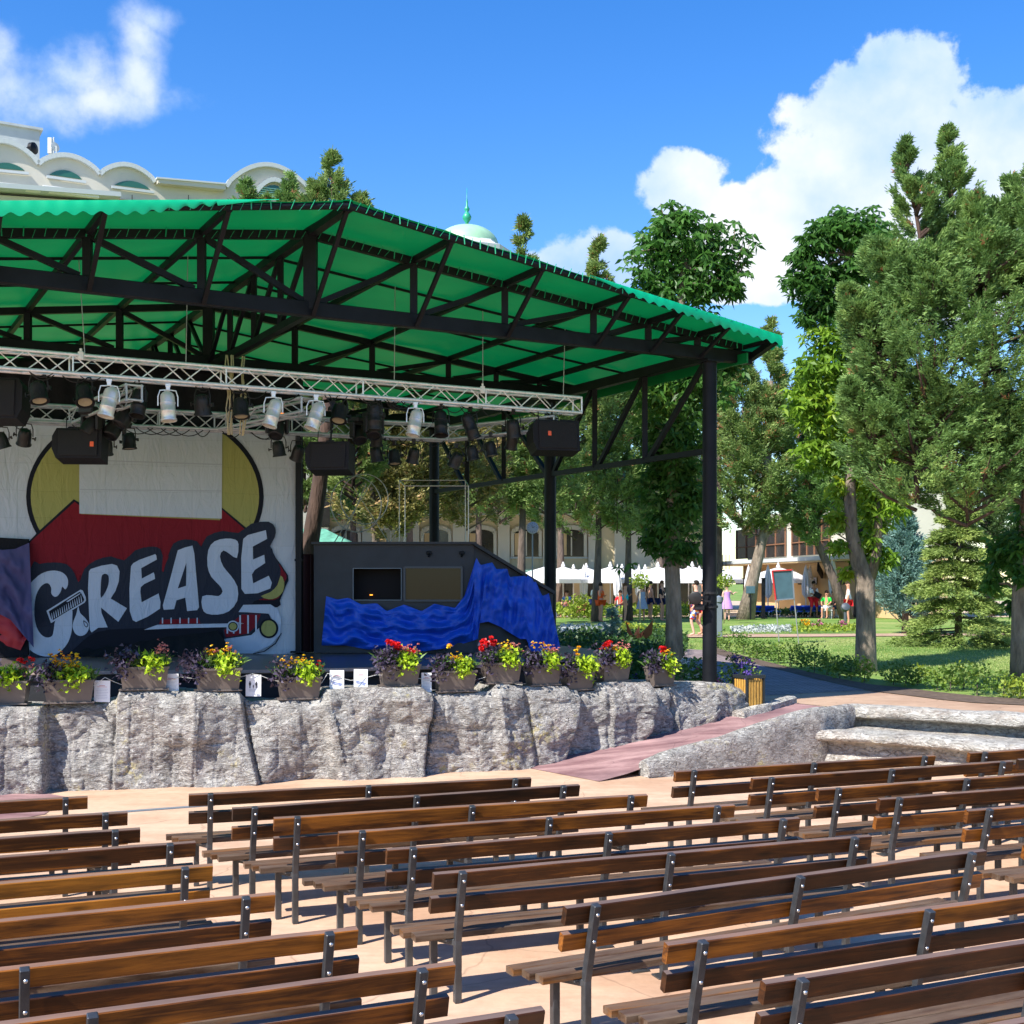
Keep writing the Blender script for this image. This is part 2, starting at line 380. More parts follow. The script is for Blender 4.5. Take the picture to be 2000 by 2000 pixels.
def wood_mat(name, dark, mid, light, objvar=0.35, worn=0.0, rough=0.38):
    m = bpy.data.materials.new(name); m.use_nodes = True; nt = m.node_tree; b = nt.nodes['Principled BSDF']
    tc = nt.nodes.new('ShaderNodeTexCoord'); oi = nt.nodes.new('ShaderNodeObjectInfo')
    shift = nt.nodes.new('ShaderNodeCombineXYZ')
    nt.links.new(math_n(nt, 'MULTIPLY', oi.outputs['Random'], 37.0), shift.inputs[0]); nt.links.new(math_n(nt, 'MULTIPLY', oi.outputs['Random'], 11.0), shift.inputs[2])
    v = vmath(nt, 'ADD', tc.outputs['Object'], shift.outputs[0])
    mp = nt.nodes.new('ShaderNodeMapping'); mp.inputs['Scale'].default_value = (0.7, 9, 14); nt.links.new(v, mp.inputs[0])
    n1 = nt.nodes.new('ShaderNodeTexNoise'); n1.inputs['Scale'].default_value = 2.2; n1.inputs['Detail'].default_value = 7; n1.inputs['Roughness'].default_value = 0.65; n1.inputs['Distortion'].default_value = 1.2
    nt.links.new(mp.outputs[0], n1.inputs['Vector'])
    mp2 = nt.nodes.new('ShaderNodeMapping'); mp2.inputs['Scale'].default_value = (1.6, 4, 6); nt.links.new(v, mp2.inputs[0])
    n2 = nt.nodes.new('ShaderNodeTexNoise'); n2.inputs['Scale'].default_value = 1.3; n2.inputs['Detail'].default_value = 3; nt.links.new(mp2.outputs[0], n2.inputs['Vector'])
    t = math_n(nt, 'ADD', math_n(nt, 'MULTIPLY', n1.outputs[0], 0.7), math_n(nt, 'MULTIPLY', n2.outputs[0], 0.6))
    t = math_n(nt, 'ADD', t, math_n(nt, 'MULTIPLY', math_n(nt, 'SUBTRACT', oi.outputs['Random'], 0.5), objvar))
    cr = nt.nodes.new('ShaderNodeValToRGB'); e = cr.color_ramp.elements; e[0].position = 0.42; e[1].position = 0.92
    e[0].color = (*dark, 1); e[1].color = (*light, 1); k = e.new(0.66); k.color = (*mid, 1)
    nt.links.new(t, cr.inputs[0]); c = cr.outputs[0]
    if worn:
        n3 = nt.nodes.new('ShaderNodeTexNoise'); n3.inputs['Scale'].default_value = 3; n3.inputs['Detail'].default_value = 8; n3.inputs['Roughness'].default_value = 0.7
        mp3 = nt.nodes.new('ShaderNodeMapping'); mp3.inputs['Scale'].default_value = (0.6, 5, 5); nt.links.new(v, mp3.inputs[0]); nt.links.new(mp3.outputs[0], n3.inputs['Vector'])
        mr = nt.nodes.new('ShaderNodeMapRange'); mr.inputs[1].default_value = 0.5-worn*0.22; mr.inputs[2].default_value = 0.62; nt.links.new(n3.outputs[0], mr.inputs[0])
        mx = nt.nodes.new('ShaderNodeMix'); mx.data_type = 'RGBA'; nt.links.new(mr.outputs[0], mx.inputs[0]); nt.links.new(c, mx.inputs[6])
        mx.inputs[7].default_value = (0.125, 0.088, 0.06, 1); c = mx.outputs[2]
    # knots
    vo = nt.nodes.new('ShaderNodeTexVoronoi'); vo.inputs['Scale'].default_value = 1.0
    mp4 = nt.nodes.new('ShaderNodeMapping'); mp4.inputs['Scale'].default_value = (2.2, 6, 9); nt.links.new(v, mp4.inputs[0]); nt.links.new(mp4.outputs[0], vo.inputs['Vector'])
    mr = nt.nodes.new('ShaderNodeMapRange'); mr.inputs[1].default_value = 0.05; mr.inputs[2].default_value = 0.22; mr.inputs[3].default_value = 0.35; mr.inputs[4].default_value = 1.0
    nt.links.new(vo.outputs['Distance'], mr.inputs[0])
    mu = nt.nodes.new('ShaderNodeMix'); mu.data_type = 'RGBA'; mu.blend_type = 'MULTIPLY'; mu.inputs[0].default_value = 1
    nt.links.new(c, mu.inputs[6]); cc = nt.nodes.new('ShaderNodeCombineColor')
    for i in range(3): nt.links.new(mr.outputs[0], cc.inputs[i])
    nt.links.new(cc.outputs[0], mu.inputs[7])
    # upward faces painted paler: weathering, plus sky sheen put into the colour
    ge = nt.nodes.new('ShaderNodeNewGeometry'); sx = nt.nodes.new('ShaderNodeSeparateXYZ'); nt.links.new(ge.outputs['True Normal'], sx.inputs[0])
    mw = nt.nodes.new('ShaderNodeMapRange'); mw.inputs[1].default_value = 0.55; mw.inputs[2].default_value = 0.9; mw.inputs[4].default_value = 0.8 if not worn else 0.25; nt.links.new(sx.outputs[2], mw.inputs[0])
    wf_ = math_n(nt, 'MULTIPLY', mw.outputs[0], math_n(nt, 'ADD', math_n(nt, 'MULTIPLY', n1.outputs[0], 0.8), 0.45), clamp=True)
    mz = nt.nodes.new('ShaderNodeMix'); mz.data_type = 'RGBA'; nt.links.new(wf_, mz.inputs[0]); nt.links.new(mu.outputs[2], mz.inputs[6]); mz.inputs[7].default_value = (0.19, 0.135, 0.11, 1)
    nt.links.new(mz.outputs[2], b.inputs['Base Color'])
    b.inputs['Roughness'].default_value = rough; b.inputs['Specular IOR Level'].default_value = 0.3
    bp = nt.nodes.new('ShaderNodeBump'); bp.inputs['Strength'].default_value = 0.25; bp.inputs['Distance'].default_value = 0.006
    nt.links.new(n1.outputs[0], bp.inputs['Height']); nt.links.new(bp.outputs[0], b.inputs['Normal'])
    return m
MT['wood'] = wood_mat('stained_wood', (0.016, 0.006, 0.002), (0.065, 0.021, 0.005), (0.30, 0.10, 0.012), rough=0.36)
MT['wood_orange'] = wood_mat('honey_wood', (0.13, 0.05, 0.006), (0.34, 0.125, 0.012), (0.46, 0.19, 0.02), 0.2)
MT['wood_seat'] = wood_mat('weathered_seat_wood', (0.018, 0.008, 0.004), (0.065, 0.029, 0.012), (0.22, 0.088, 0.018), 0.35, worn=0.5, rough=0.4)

def rock_mat(name, base=(0.20, 0.19, 0.18), hi=(0.52, 0.50, 0.46), lich=(0.50, 0.42, 0.18), warm=(0.26, 0.19, 0.16), bump=1.0, sc=1.0, bd=0.035):
    m = bpy.data.materials.new(name); m.use_nodes = True; nt = m.node_tree; b = nt.nodes['Principled BSDF']
    tc = nt.nodes.new('ShaderNodeTexCoord'); v = tc.outputs['Object']
    def noi(scale, det=6, ro=0.6, st=(1,1,1), dist=0.0):
        mp = nt.nodes.new('ShaderNodeMapping'); mp.inputs['Scale'].default_value = st; nt.links.new(v, mp.inputs[0])
        n = nt.nodes.new('ShaderNodeTexNoise'); n.inputs['Scale'].default_value = scale*sc; n.inputs['Detail'].default_value = det
        n.inputs['Roughness'].default_value = ro; n.inputs['Distortion'].default_value = dist
        nt.links.new(mp.outputs[0], n.inputs['Vector']); return n.outputs[0]
    def rng(x, a, bb):
        mr = nt.nodes.new('ShaderNodeMapRange'); mr.inputs[1].default_value = a; mr.inputs[2].default_value = bb; nt.links.new(x, mr.inputs[0]); return mr.outputs[0]
    def mixc(f, a, c):
        mx = nt.nodes.new('ShaderNodeMix'); mx.data_type = 'RGBA'; nt.links.new(f, mx.inputs[0])
        for i, x in ((6, a), (7, c)):
            if isinstance(x, tuple): mx.inputs[i].default_value = (*x, 1)
            else: nt.links.new(x, mx.inputs[i])
        return mx.outputs[2]
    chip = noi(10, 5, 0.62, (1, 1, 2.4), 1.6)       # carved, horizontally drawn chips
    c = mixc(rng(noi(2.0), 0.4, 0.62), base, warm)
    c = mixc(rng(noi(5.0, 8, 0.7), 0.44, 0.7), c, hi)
    c = mixc(rng(chip, 0.50, 0.62), c, hi)  # dry-brushed ridges, with their highlight put into the colour too
    c = mixc(rng(chip, 0.44, 0.34), c, (base[0]*.55, base[1]*.52, base[2]*.5))  # hollows darkened: small shadows of the carving painted into the colour
    lf = math_n(nt, 'MULTIPLY', rng(noi(1.6), 0.55, 0.66), rng(noi(11, 5), 0.5, 0.6))
    c = mixc(lf, c, lich)
    nt.links.new(c, b.inputs['Base Color']); b.inputs['Roughness'].default_value = 0.85; b.inputs['Specular IOR Level'].default_value = 0.35
    h = math_n(nt, 'ADD', chip, math_n(nt, 'MULTIPLY', noi(45, 4), 0.3))
    bp = nt.nodes.new('ShaderNodeBump'); bp.inputs['Strength'].default_value = bump; bp.inputs['Distance'].default_value = bd
    nt.links.new(h, bp.inputs['Height']); nt.links.new(bp.outputs[0], b.inputs['Normal'])
    return m
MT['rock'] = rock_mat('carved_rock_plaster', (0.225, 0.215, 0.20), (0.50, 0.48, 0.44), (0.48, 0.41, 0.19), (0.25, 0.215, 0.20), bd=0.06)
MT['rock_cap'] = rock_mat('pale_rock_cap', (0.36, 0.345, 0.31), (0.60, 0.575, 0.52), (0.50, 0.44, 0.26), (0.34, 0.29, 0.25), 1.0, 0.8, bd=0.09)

def pave_mat(name, c1, c2, c3, bump=0.25, joints=None):
    m = bpy.data.materials.new(name); m.use_nodes = True; nt = m.node_tree; b = nt.nodes['Principled BSDF']
    tc = nt.nodes.new('ShaderNodeTexCoord'); v = tc.outputs['Object']
    mp = nt.nodes.new('ShaderNodeMapping'); mp.inputs['Rotation'].default_value = (0, 0, math.radians(-22)); mp.inputs['Scale'].default_value = (0.6, 2.4, 1); nt.links.new(v, mp.inputs[0])
    n1 = nt.nodes.new('ShaderNodeTexNoise'); n1.inputs['Scale'].default_value = 1.1; n1.inputs['Detail'].default_value = 8; n1.inputs['Roughness'].default_value = 0.62; n1.inputs['Distortion'].default_value = 0.8
    nt.links.new(mp.outputs[0], n1.inputs['Vector'])
    n2 = nt.nodes.new('ShaderNodeTexNoise'); n2.inputs['Scale'].default_value = 0.7; n2.inputs['Detail'].default_value = 4; nt.links.new(v, n2.inputs['Vector'])
    cr = nt.nodes.new('ShaderNodeValToRGB'); e = cr.color_ramp.elements; e[0].position = 0.34; e[1].position = 0.66
    e[0].color = (*c1, 1); e[1].color = (*c2, 1); nt.links.new(n1.outputs[0], cr.inputs[0])
    mr = nt.nodes.new('ShaderNodeMapRange'); mr.inputs[1].default_value = 0.48; mr.inputs[2].default_value = 0.72; nt.links.new(n2.outputs[0], mr.inputs[0])
    mx = nt.nodes.new('ShaderNodeMix'); mx.data_type = 'RGBA'; nt.links.new(mr.outputs[0], mx.inputs[0]); nt.links.new(cr.outputs[0], mx.inputs[6]); mx.inputs[7].default_value = (*c3, 1)
    c = mx.outputs[2]
    ns = nt.nodes.new('ShaderNodeTexNoise'); ns.inputs['Scale'].default_value = 7; ns.inputs['Detail'].default_value = 9; ns.inputs['Roughness'].default_value = 0.75; nt.links.new(v, ns.inputs['Vector'])
    vc = nt.nodes.new('ShaderNodeTexVoronoi'); vc.feature = 'DISTANCE_TO_EDGE'; vc.inputs['Scale'].default_value = 0.55
    nw = nt.nodes.new('ShaderNodeVectorMath'); nw.operation = 'MULTIPLY_ADD'; nt.links.new(n2.outputs['Color'], nw.inputs[0]); nw.inputs[1].default_value = (1.2, 1.2, 0); nt.links.new(v, nw.inputs[2]); nt.links.new(nw.outputs[0], vc.inputs['Vector'])
    ck = nt.nodes.new('ShaderNodeMapRange'); ck.inputs[1].default_value = 0.0; ck.inputs[2].default_value = 0.006; ck.inputs[3].default_value = 0.72; nt.links.new(vc.outputs[0], ck.inputs[0])
    mr5 = nt.nodes.new('ShaderNodeMapRange'); mr5.inputs[1].default_value = 0.3; mr5.inputs[2].default_value = 0.62; mr5.inputs[3].default_value = 0.80; nt.links.new(ns.outputs[0], mr5.inputs[0])
    f5 = math_n(nt, 'MULTIPLY', mr5.outputs[0], ck.outputs[0]); c5 = nt.nodes.new('ShaderNodeCombineColor')
    for i in range(3): nt.links.new(f5, c5.inputs[i])
    m5 = nt.nodes.new('ShaderNodeMix'); m5.data_type = 'RGBA'; m5.blend_type = 'MULTIPLY'; m5.inputs[0].default_value = 1; nt.links.new(c, m5.inputs[6]); nt.links.new(c5.outputs[0], m5.inputs[7]); c = m5.outputs[2]
    n3 = nt.nodes.new('ShaderNodeTexNoise'); n3.inputs['Scale'].default_value = 60; n3.inputs['Detail'].default_value = 3; nt.links.new(v, n3.inputs['Vector'])
    h = math_n(nt, 'ADD', n1.outputs[0], math_n(nt, 'MULTIPLY', n3.outputs[0], 0.15))
    if joints:
        br = nt.nodes.new('ShaderNodeTexBrick'); br.inputs['Scale'].default_value = 1; br.inputs['Brick Width'].default_value = joints[0]; br.inputs['Row Height'].default_value = joints[1]
        br.inputs['Mortar Size'].default_value = 0.012; br.inputs['Color1'].default_value = (1,1,1,1); br.inputs['Color2'].default_value = (0.75,0.75,0.75,1); br.inputs['Mortar'].default_value = (0.35,0.35,0.35,1)
        mpb = nt.nodes.new('ShaderNodeMapping'); mpb.inputs['Rotation'].default_value = (0, 0, math.radians(joints[2])); nt.links.new(v, mpb.inputs[0]); nt.links.new(mpb.outputs[0], br.inputs['Vector'])
        mu = nt.nodes.new('ShaderNodeMix'); mu.data_type = 'RGBA'; mu.blend_type = 'MULTIPLY'; mu.inputs[0].default_value = 1; nt.links.new(c, mu.inputs[6]); nt.links.new(br.outputs['Color'], mu.inputs[7]); c = mu.outputs[2]
    nt.links.new(c, b.inputs['Base Color']); b.inputs['Roughness'].default_value = 0.75; b.inputs['Specular IOR Level'].default_value = 0.3
    bp = nt.nodes.new('ShaderNodeBump'); bp.inputs['Strength'].default_value = bump; bp.inputs['Distance'].default_value = 0.02
    nt.links.new(h, bp.inputs['Height']); nt.links.new(bp.outputs[0], b.inputs['Normal'])
    return m
MT['floor'] = pave_mat('stamped_concrete', (0.53, 0.34, 0.225), (0.64, 0.45, 0.315), (0.45, 0.27, 0.17))
MT['plaza'] = pave_mat('tan_paving', (0.42, 0.28, 0.19), (0.52, 0.36, 0.25), (0.38, 0.24, 0.16))
MT['ramp'] = pave_mat('pink_stamped_ramp', (0.19, 0.095, 0.10), (0.42, 0.26, 0.25), (0.15, 0.085, 0.095), 0.8)
MT['brick_path'] = pave_mat('brick_path', (0.30, 0.23, 0.22), (0.42, 0.34, 0.32), (0.28, 0.21, 0.20), 0.3, (0.22, 0.11, 40))
def grass_mat():
    m = bpy.data.materials.new('lawn_grass'); m.use_nodes = True; nt = m.node_tree; b = nt.nodes['Principled BSDF']
    tc = nt.nodes.new('ShaderNodeTexCoord'); v = tc.outputs['Object']
    n1 = nt.nodes.new('ShaderNodeTexNoise'); n1.inputs['Scale'].default_value = 0.35; n1.inputs['Detail'].default_value = 5; nt.links.new(v, n1.inputs['Vector'])
    n2 = nt.nodes.new('ShaderNodeTexNoise'); n2.inputs['Scale'].default_value = 9; n2.inputs['Detail'].default_value = 6; n2.inputs['Roughness'].default_value = 0.7; nt.links.new(v, n2.inputs['Vector'])
    t = math_n(nt, 'ADD', math_n(nt, 'MULTIPLY', n1.outputs[0], 0.6), math_n(nt, 'MULTIPLY', n2.outputs[0], 0.5))
    cr = nt.nodes.new('ShaderNodeValToRGB'); e = cr.color_ramp.elements; e[0].position = 0.4; e[1].position = 0.72
    e[0].color = (0.07, 0.16, 0.025, 1); e[1].color = (0.33, 0.34, 0.12, 1); k = e.new(0.54); k.color = (0.16, 0.26, 0.055, 1)
    nt.links.new(t, cr.inputs[0]); nt.links.new(cr.outputs[0], b.inputs['Base Color']); b.inputs['Roughness'].default_value = 0.9; b.inputs['Specular IOR Level'].default_value = 0.15
    bp = nt.nodes.new('ShaderNodeBump'); bp.inputs['Strength'].default_value = 0.6; bp.inputs['Distance'].default_value = 0.05; nt.links.new(n2.outputs[0], bp.inputs['Height']); nt.links.new(bp.outputs[0], b.inputs['Normal'])
    return m
MT['grass'] = grass_mat()
def canopy_mat(name, col, trans):
    m = mat(name, col, 0.42, 0, 0.5, var=0.08, scale=1.2, bump=0.12, bscale=3, trans=trans)
    return m
MT['canopy'] = canopy_mat('green_canopy_vinyl', (0.001, 0.20, 0.055), 0.27)
MT['valance'] = canopy_mat('green_valance_vinyl', (0.002, 0.52, 0.24), 0.35)
MT['banner'] = mat('banner_cloth', (0.42, 0.435, 0.48), 0.9, 0, 0.2, bump=0.35, bscale=3, bdist=0.05)
MT['b_yellow'] = mat('banner_yellow', (0.33, 0.31, 0.10), 0.9, 0, 0.2, bump=0.35, bscale=3, bdist=0.05)
MT['b_red'] = mat('banner_red', (0.19, 0.014, 0.022), 0.9, 0, 0.2, var=0.15, scale=2, bump=0.35, bscale=4, bdist=0.05)
MT['b_dark'] = mat('banner_charcoal', (0.028, 0.032, 0.048), 0.9, 0, 0.2, bump=0.35, bscale=4, bdist=0.05)
MT['b_black'] = mat('banner_black', (0.010, 0.011, 0.018), 0.9, 0, 0.2)
MT['b_white'] = mat('banner_white', (0.42, 0.46, 0.56), 0.9, 0, 0.2, bump=0.3, bscale=3, bdist=0.05)
def banner_mat(name, col):
    m = mat(name, col, 0.92, 0, 0.15); nt = m.node_tree; b = nt.nodes['Principled BSDF']; tc = nt.nodes.new('ShaderNodeTexCoord'); v = tc.outputs['Object']
    mp = nt.nodes.new('ShaderNodeMapping'); mp.inputs['Rotation'].default_value = (PI/2, 0, 0); nt.links.new(v, mp.inputs[0])
    dn = nt.nodes.new('ShaderNodeTexNoise'); dn.inputs['Scale'].default_value = 1.1; nt.links.new(v, dn.inputs['Vector'])
    ad = nt.nodes.new('ShaderNodeVectorMath'); ad.operation = 'MULTIPLY_ADD'; nt.links.new(dn.outputs['Color'], ad.inputs[0]); ad.inputs[1].default_value = (.09, .09, .09); nt.links.new(mp.outputs[0], ad.inputs[2])
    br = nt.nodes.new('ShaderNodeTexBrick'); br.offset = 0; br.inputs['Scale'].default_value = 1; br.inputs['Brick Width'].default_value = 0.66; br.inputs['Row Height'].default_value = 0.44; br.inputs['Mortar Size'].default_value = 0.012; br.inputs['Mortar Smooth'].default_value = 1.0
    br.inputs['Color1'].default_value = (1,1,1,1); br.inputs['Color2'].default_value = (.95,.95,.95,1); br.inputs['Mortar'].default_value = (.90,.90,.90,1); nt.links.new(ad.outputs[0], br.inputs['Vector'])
    w = nt.nodes.new('ShaderNodeTexNoise'); w.inputs['Scale'].default_value = 2.2; w.inputs['Detail'].default_value = 5; w.inputs['Distortion'].default_value = 1.5
    mw = nt.nodes.new('ShaderNodeMapping'); mw.inputs['Rotation'].default_value = (0, .5, 0); mw.inputs['Scale'].default_value = (2.2, 1, .8); nt.links.new(v, mw.inputs[0]); nt.links.new(mw.outputs[0], w.inputs['Vector'])
    mu = nt.nodes.new('ShaderNodeMix'); mu.data_type = 'RGBA'; mu.blend_type = 'MULTIPLY'; mu.inputs[0].default_value = 1; mu.inputs[6].default_value = (*col, 1); nt.links.new(br.outputs['Color'], mu.inputs[7]); nt.links.new(mu.outputs[2], b.inputs['Base Color'])
    bp = nt.nodes.new('ShaderNodeBump'); bp.inputs['Strength'].default_value = 1.0; bp.inputs['Distance'].default_value = 0.035; h = math_n(nt, 'ADD', w.outputs[0], math_n(nt, 'MULTIPLY', br.outputs['Fac'], -0.05)); nt.links.new(h, bp.inputs['Height']); nt.links.new(bp.outputs[0], b.inputs['Normal'])
    return m
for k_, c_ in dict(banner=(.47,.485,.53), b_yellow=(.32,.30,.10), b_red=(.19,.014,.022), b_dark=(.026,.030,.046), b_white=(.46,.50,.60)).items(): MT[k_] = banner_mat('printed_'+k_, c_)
MT['tulle'] = mat('purple_tulle', (0.085, 0.075, 0.20), 0.7, trans=0.3, bump=0.4, bscale=5, bdist=0.05)
MT['red_cloth'] = mat('red_cloth', (0.35, 0.01, 0.02), 0.6, bump=0.4, bscale=5)
# ------------------------------------------------------------------ the ground
def flat(name, pts, m, kind='structure', th=0.0):
    mb = MB(); mb.poly(pts); 
    if mb.f:
        a, b, c = [Vector(mb.v[i]) for i in mb.f[0]]
        if (b-a).cross(c-a).z < 0: mb.f = [tuple(reversed(f)) for f in mb.f]
    return tag(mb.build(name, m, origin=(0, 0, 0)), kind=kind)
flat('arena_floor', [(-40, -25, 0), (40, -25, 0), (40, 12, 0), (12, 17, 0), (7, 19.2, 0), (5, 20.5, 0), (2, 20.5, 0), (-2, 18.5, 0), (-40, 18.5, 0)], MT['floor'])
def terrain():
    inner = [(-60,10),(-40,16.5),(-14,17.0),(-8.5,17.2),(-5.8,17.3),(-2.4,18.2),(0,19.2),(1.9,20.3),(3.2,21.0),(4.0,21.2),(4.55,21.1),(5.1,20.45),(5.35,19.3),(7.45,17.95),(9.9,16.35),(13,13),(16,8),(18,0),(20,-25)]
    C = Vector((1, 8)); ts = [0, .8, 1.8, 3, 4.5, 6.5, 9, 12, 16, 20, 26, 34, 45, 60, 85, 130, 220, 500, 1500, 4000]
    P = []
    for i, p in enumerate(inner):
        P.append(Vector(p))
        if i < len(inner)-1 and 3 < i < 14:
            P.append((Vector(p)+Vector(inner[i+1]))/2)
    V = []; Fc = []
    for p in P:
        d = (p-C).normalized()
        for t in ts:
            q = p+d*t; V.append((q.x, q.y, g(q.x, q.y)))
    n = len(ts)
    for i in range(len(P)-1):
        for j in range(n-1):
            Fc.append((i*n+j, i*n+j+1, (i+1)*n+j+1, (i+1)*n+j))
    o = finish('lawn', V, Fc, MT['grass'], smooth=True, origin=(0, 0, 0)); tag(o, kind='structure')
terrain()
def gsheet(name, px, m, dz, kind='structure', sub=6):
    """a ground covering given by its outline, laid over the sloping ground"""
    pts = []
    for i in range(len(px)):
        a, b = px[i], px[(i+1) % len(px)]
        for k in range(sub):
            t = k/sub; q = pg(a[0]+(b[0]-a[0])*t, a[1]+(b[1]-a[1])*t, dz); pts.append(q)
    return flat(name, pts, m, kind)
gsheet('plaza_paving', [(1478,1372),(1462,1345),(1560,1341),(1640,1344),(1700,1350),(1760,1357),(1830,1366),(1900,1373),(2000,1378),(2500,1405),(2500,1450),(2000,1396),(1671,1378),(1640,1383),(1545,1373)], MT['plaza'], 0.006)
gsheet('brick_path', [(1395,1335),(1330,1300),(1330,1268),(1372,1270),(1420,1284),(1500,1304),(1600,1329),(1690,1349),(1640,1352),(1560,1356),(1450,1362)], MT['brick_path'], 0.012)
gsheet('soil_bed', [(1395,1262),(1420,1273),(1480,1289),(1560,1309),(1640,1327),(1700,1338),(1760,1344),(1830,1353),(1920,1362),(2100,1372),(2100,1384),(2000,1379),(1900,1374),(1830,1367),(1760,1358),(1700,1351),(1640,1338),(1560,1319),(1500,1304),(1420,1284),(1372,1270)], MT['soil'], 0.018)
gsheet('garden_path', [(900,1247),(1200,1246),(1500,1245),(1800,1243),(2200,1241),(2200,1236),(1800,1238),(1500,1239.5),(1200,1240),(900,1240)], MT['plaza'], 0.02)
# pool deck beyond the lawn
flat('pool_deck', [(-40, 62, .95), (60, 62, .95), (70, 120, .95), (-60, 120, .95)], mat('pool_deck_tan', (0.5, 0.38, 0.26), 0.8, var=0.1, scale=1))
# the pink ramp
RL = [pz(1030,1500,.0), pz(1110,1482,.09), pz(1200,1457,.23), pz(1330,1426,.385), pz(1447,1403,.50), pz(1510,1386,.565), pz(1550,1374,.606)]
RR = [pz(1170,1527,.0), pz(1225,1512,.05), pz(1275,1494,.13), pz(1400,1450,.32), pz(1560,1402,.50), pz(1610,1390,.565), pz(1640,1384,.606)]
def ramp():
    V = []; Fc = []; n = 9
    for a, b in zip(RL, RR):
        a2 = a+(a-b).normalized()*0.5
        for k in range(n):
            t = k/(n-1); p = a2.lerp(b, t); p.z = a.z+(b.z-a.z)*t+0.006; V.append(p)
    for i in range(len(RL)-1):
        for k in range(n-1): Fc.append((i*n+k, (i)*n+k+1, (i+1)*n+k+1, (i+1)*n+k))
    tag(finish('pink_ramp', V, Fc, MT['ramp'], smooth=True, origin=(0,0,0)), kind='structure')
ramp()
flat('pink_apron', [pz(-120,1540,.006), pz(40,1545,.006), pz(95,1550,.006), pz(150,1560,.006), pz(100,1580,.006), pz(88,1590,.006), pz(20,1602,.006), pz(-120,1612,.006)], MT['ramp'])

# ------------------------------------------------------------------ the carved rock front of the stage
WP = [Vector(p) for p in [(-10.5,15.3),(-8.2,15.42),(-5.87,15.72),(-4.2,16.13),(-2.4,16.72),(0,17.65),(1.0,18.2),(2.0,18.8),(2.9,19.4),(3.62,19.95)]]
def wall_at(u):
    k = (u-1000)/F; best = None
    for i in range(len(WP)-1):
        a, b = WP[i], WP[i+1]; d = b-a
        den = d.x-k*d.y
        if abs(den) < 1e-9: continue
        t = (k*a.y-a.x)/den
        if -1e-6 <= t <= 1+1e-6 or (i == 0 and t < 0) or (i == len(WP)-2 and t > 1):
            return a+d*t, d.normalized()
    return WP[-1].copy(), (WP[-1]-WP[-2]).normalized()
TOPU = [-300,0,85,92,200,226,232,300,400,470,484,492,560,625,640,700,820,832,845,960,975,1024,1034,1114,1120,1166,1174,1268,1278,1303,1312,1400,1436,1450]
TOPV = [1384,1384,1385,1382,1380,1372,1357,1354,1357,1357,1372,1376,1374,1372,1352,1347,1347,1356,1359,1357,1342,1342,1345,1346,1354,1355,1338,1337,1349,1349,1339,1337,1340,1350]
SEG = [(-400,-60,.1),(-60,90,.27),(90,210,.02),(210,368,.10),(368,487,.20),(487,640,.06),(640,832,.21),(832,972,.04),(972,1032,.15),(1032,1118,.12),(1118,1170,.0),(1170,1262,.18),(1262,1308,.07),(1308,1378,.02),(1378,1460,.14)]
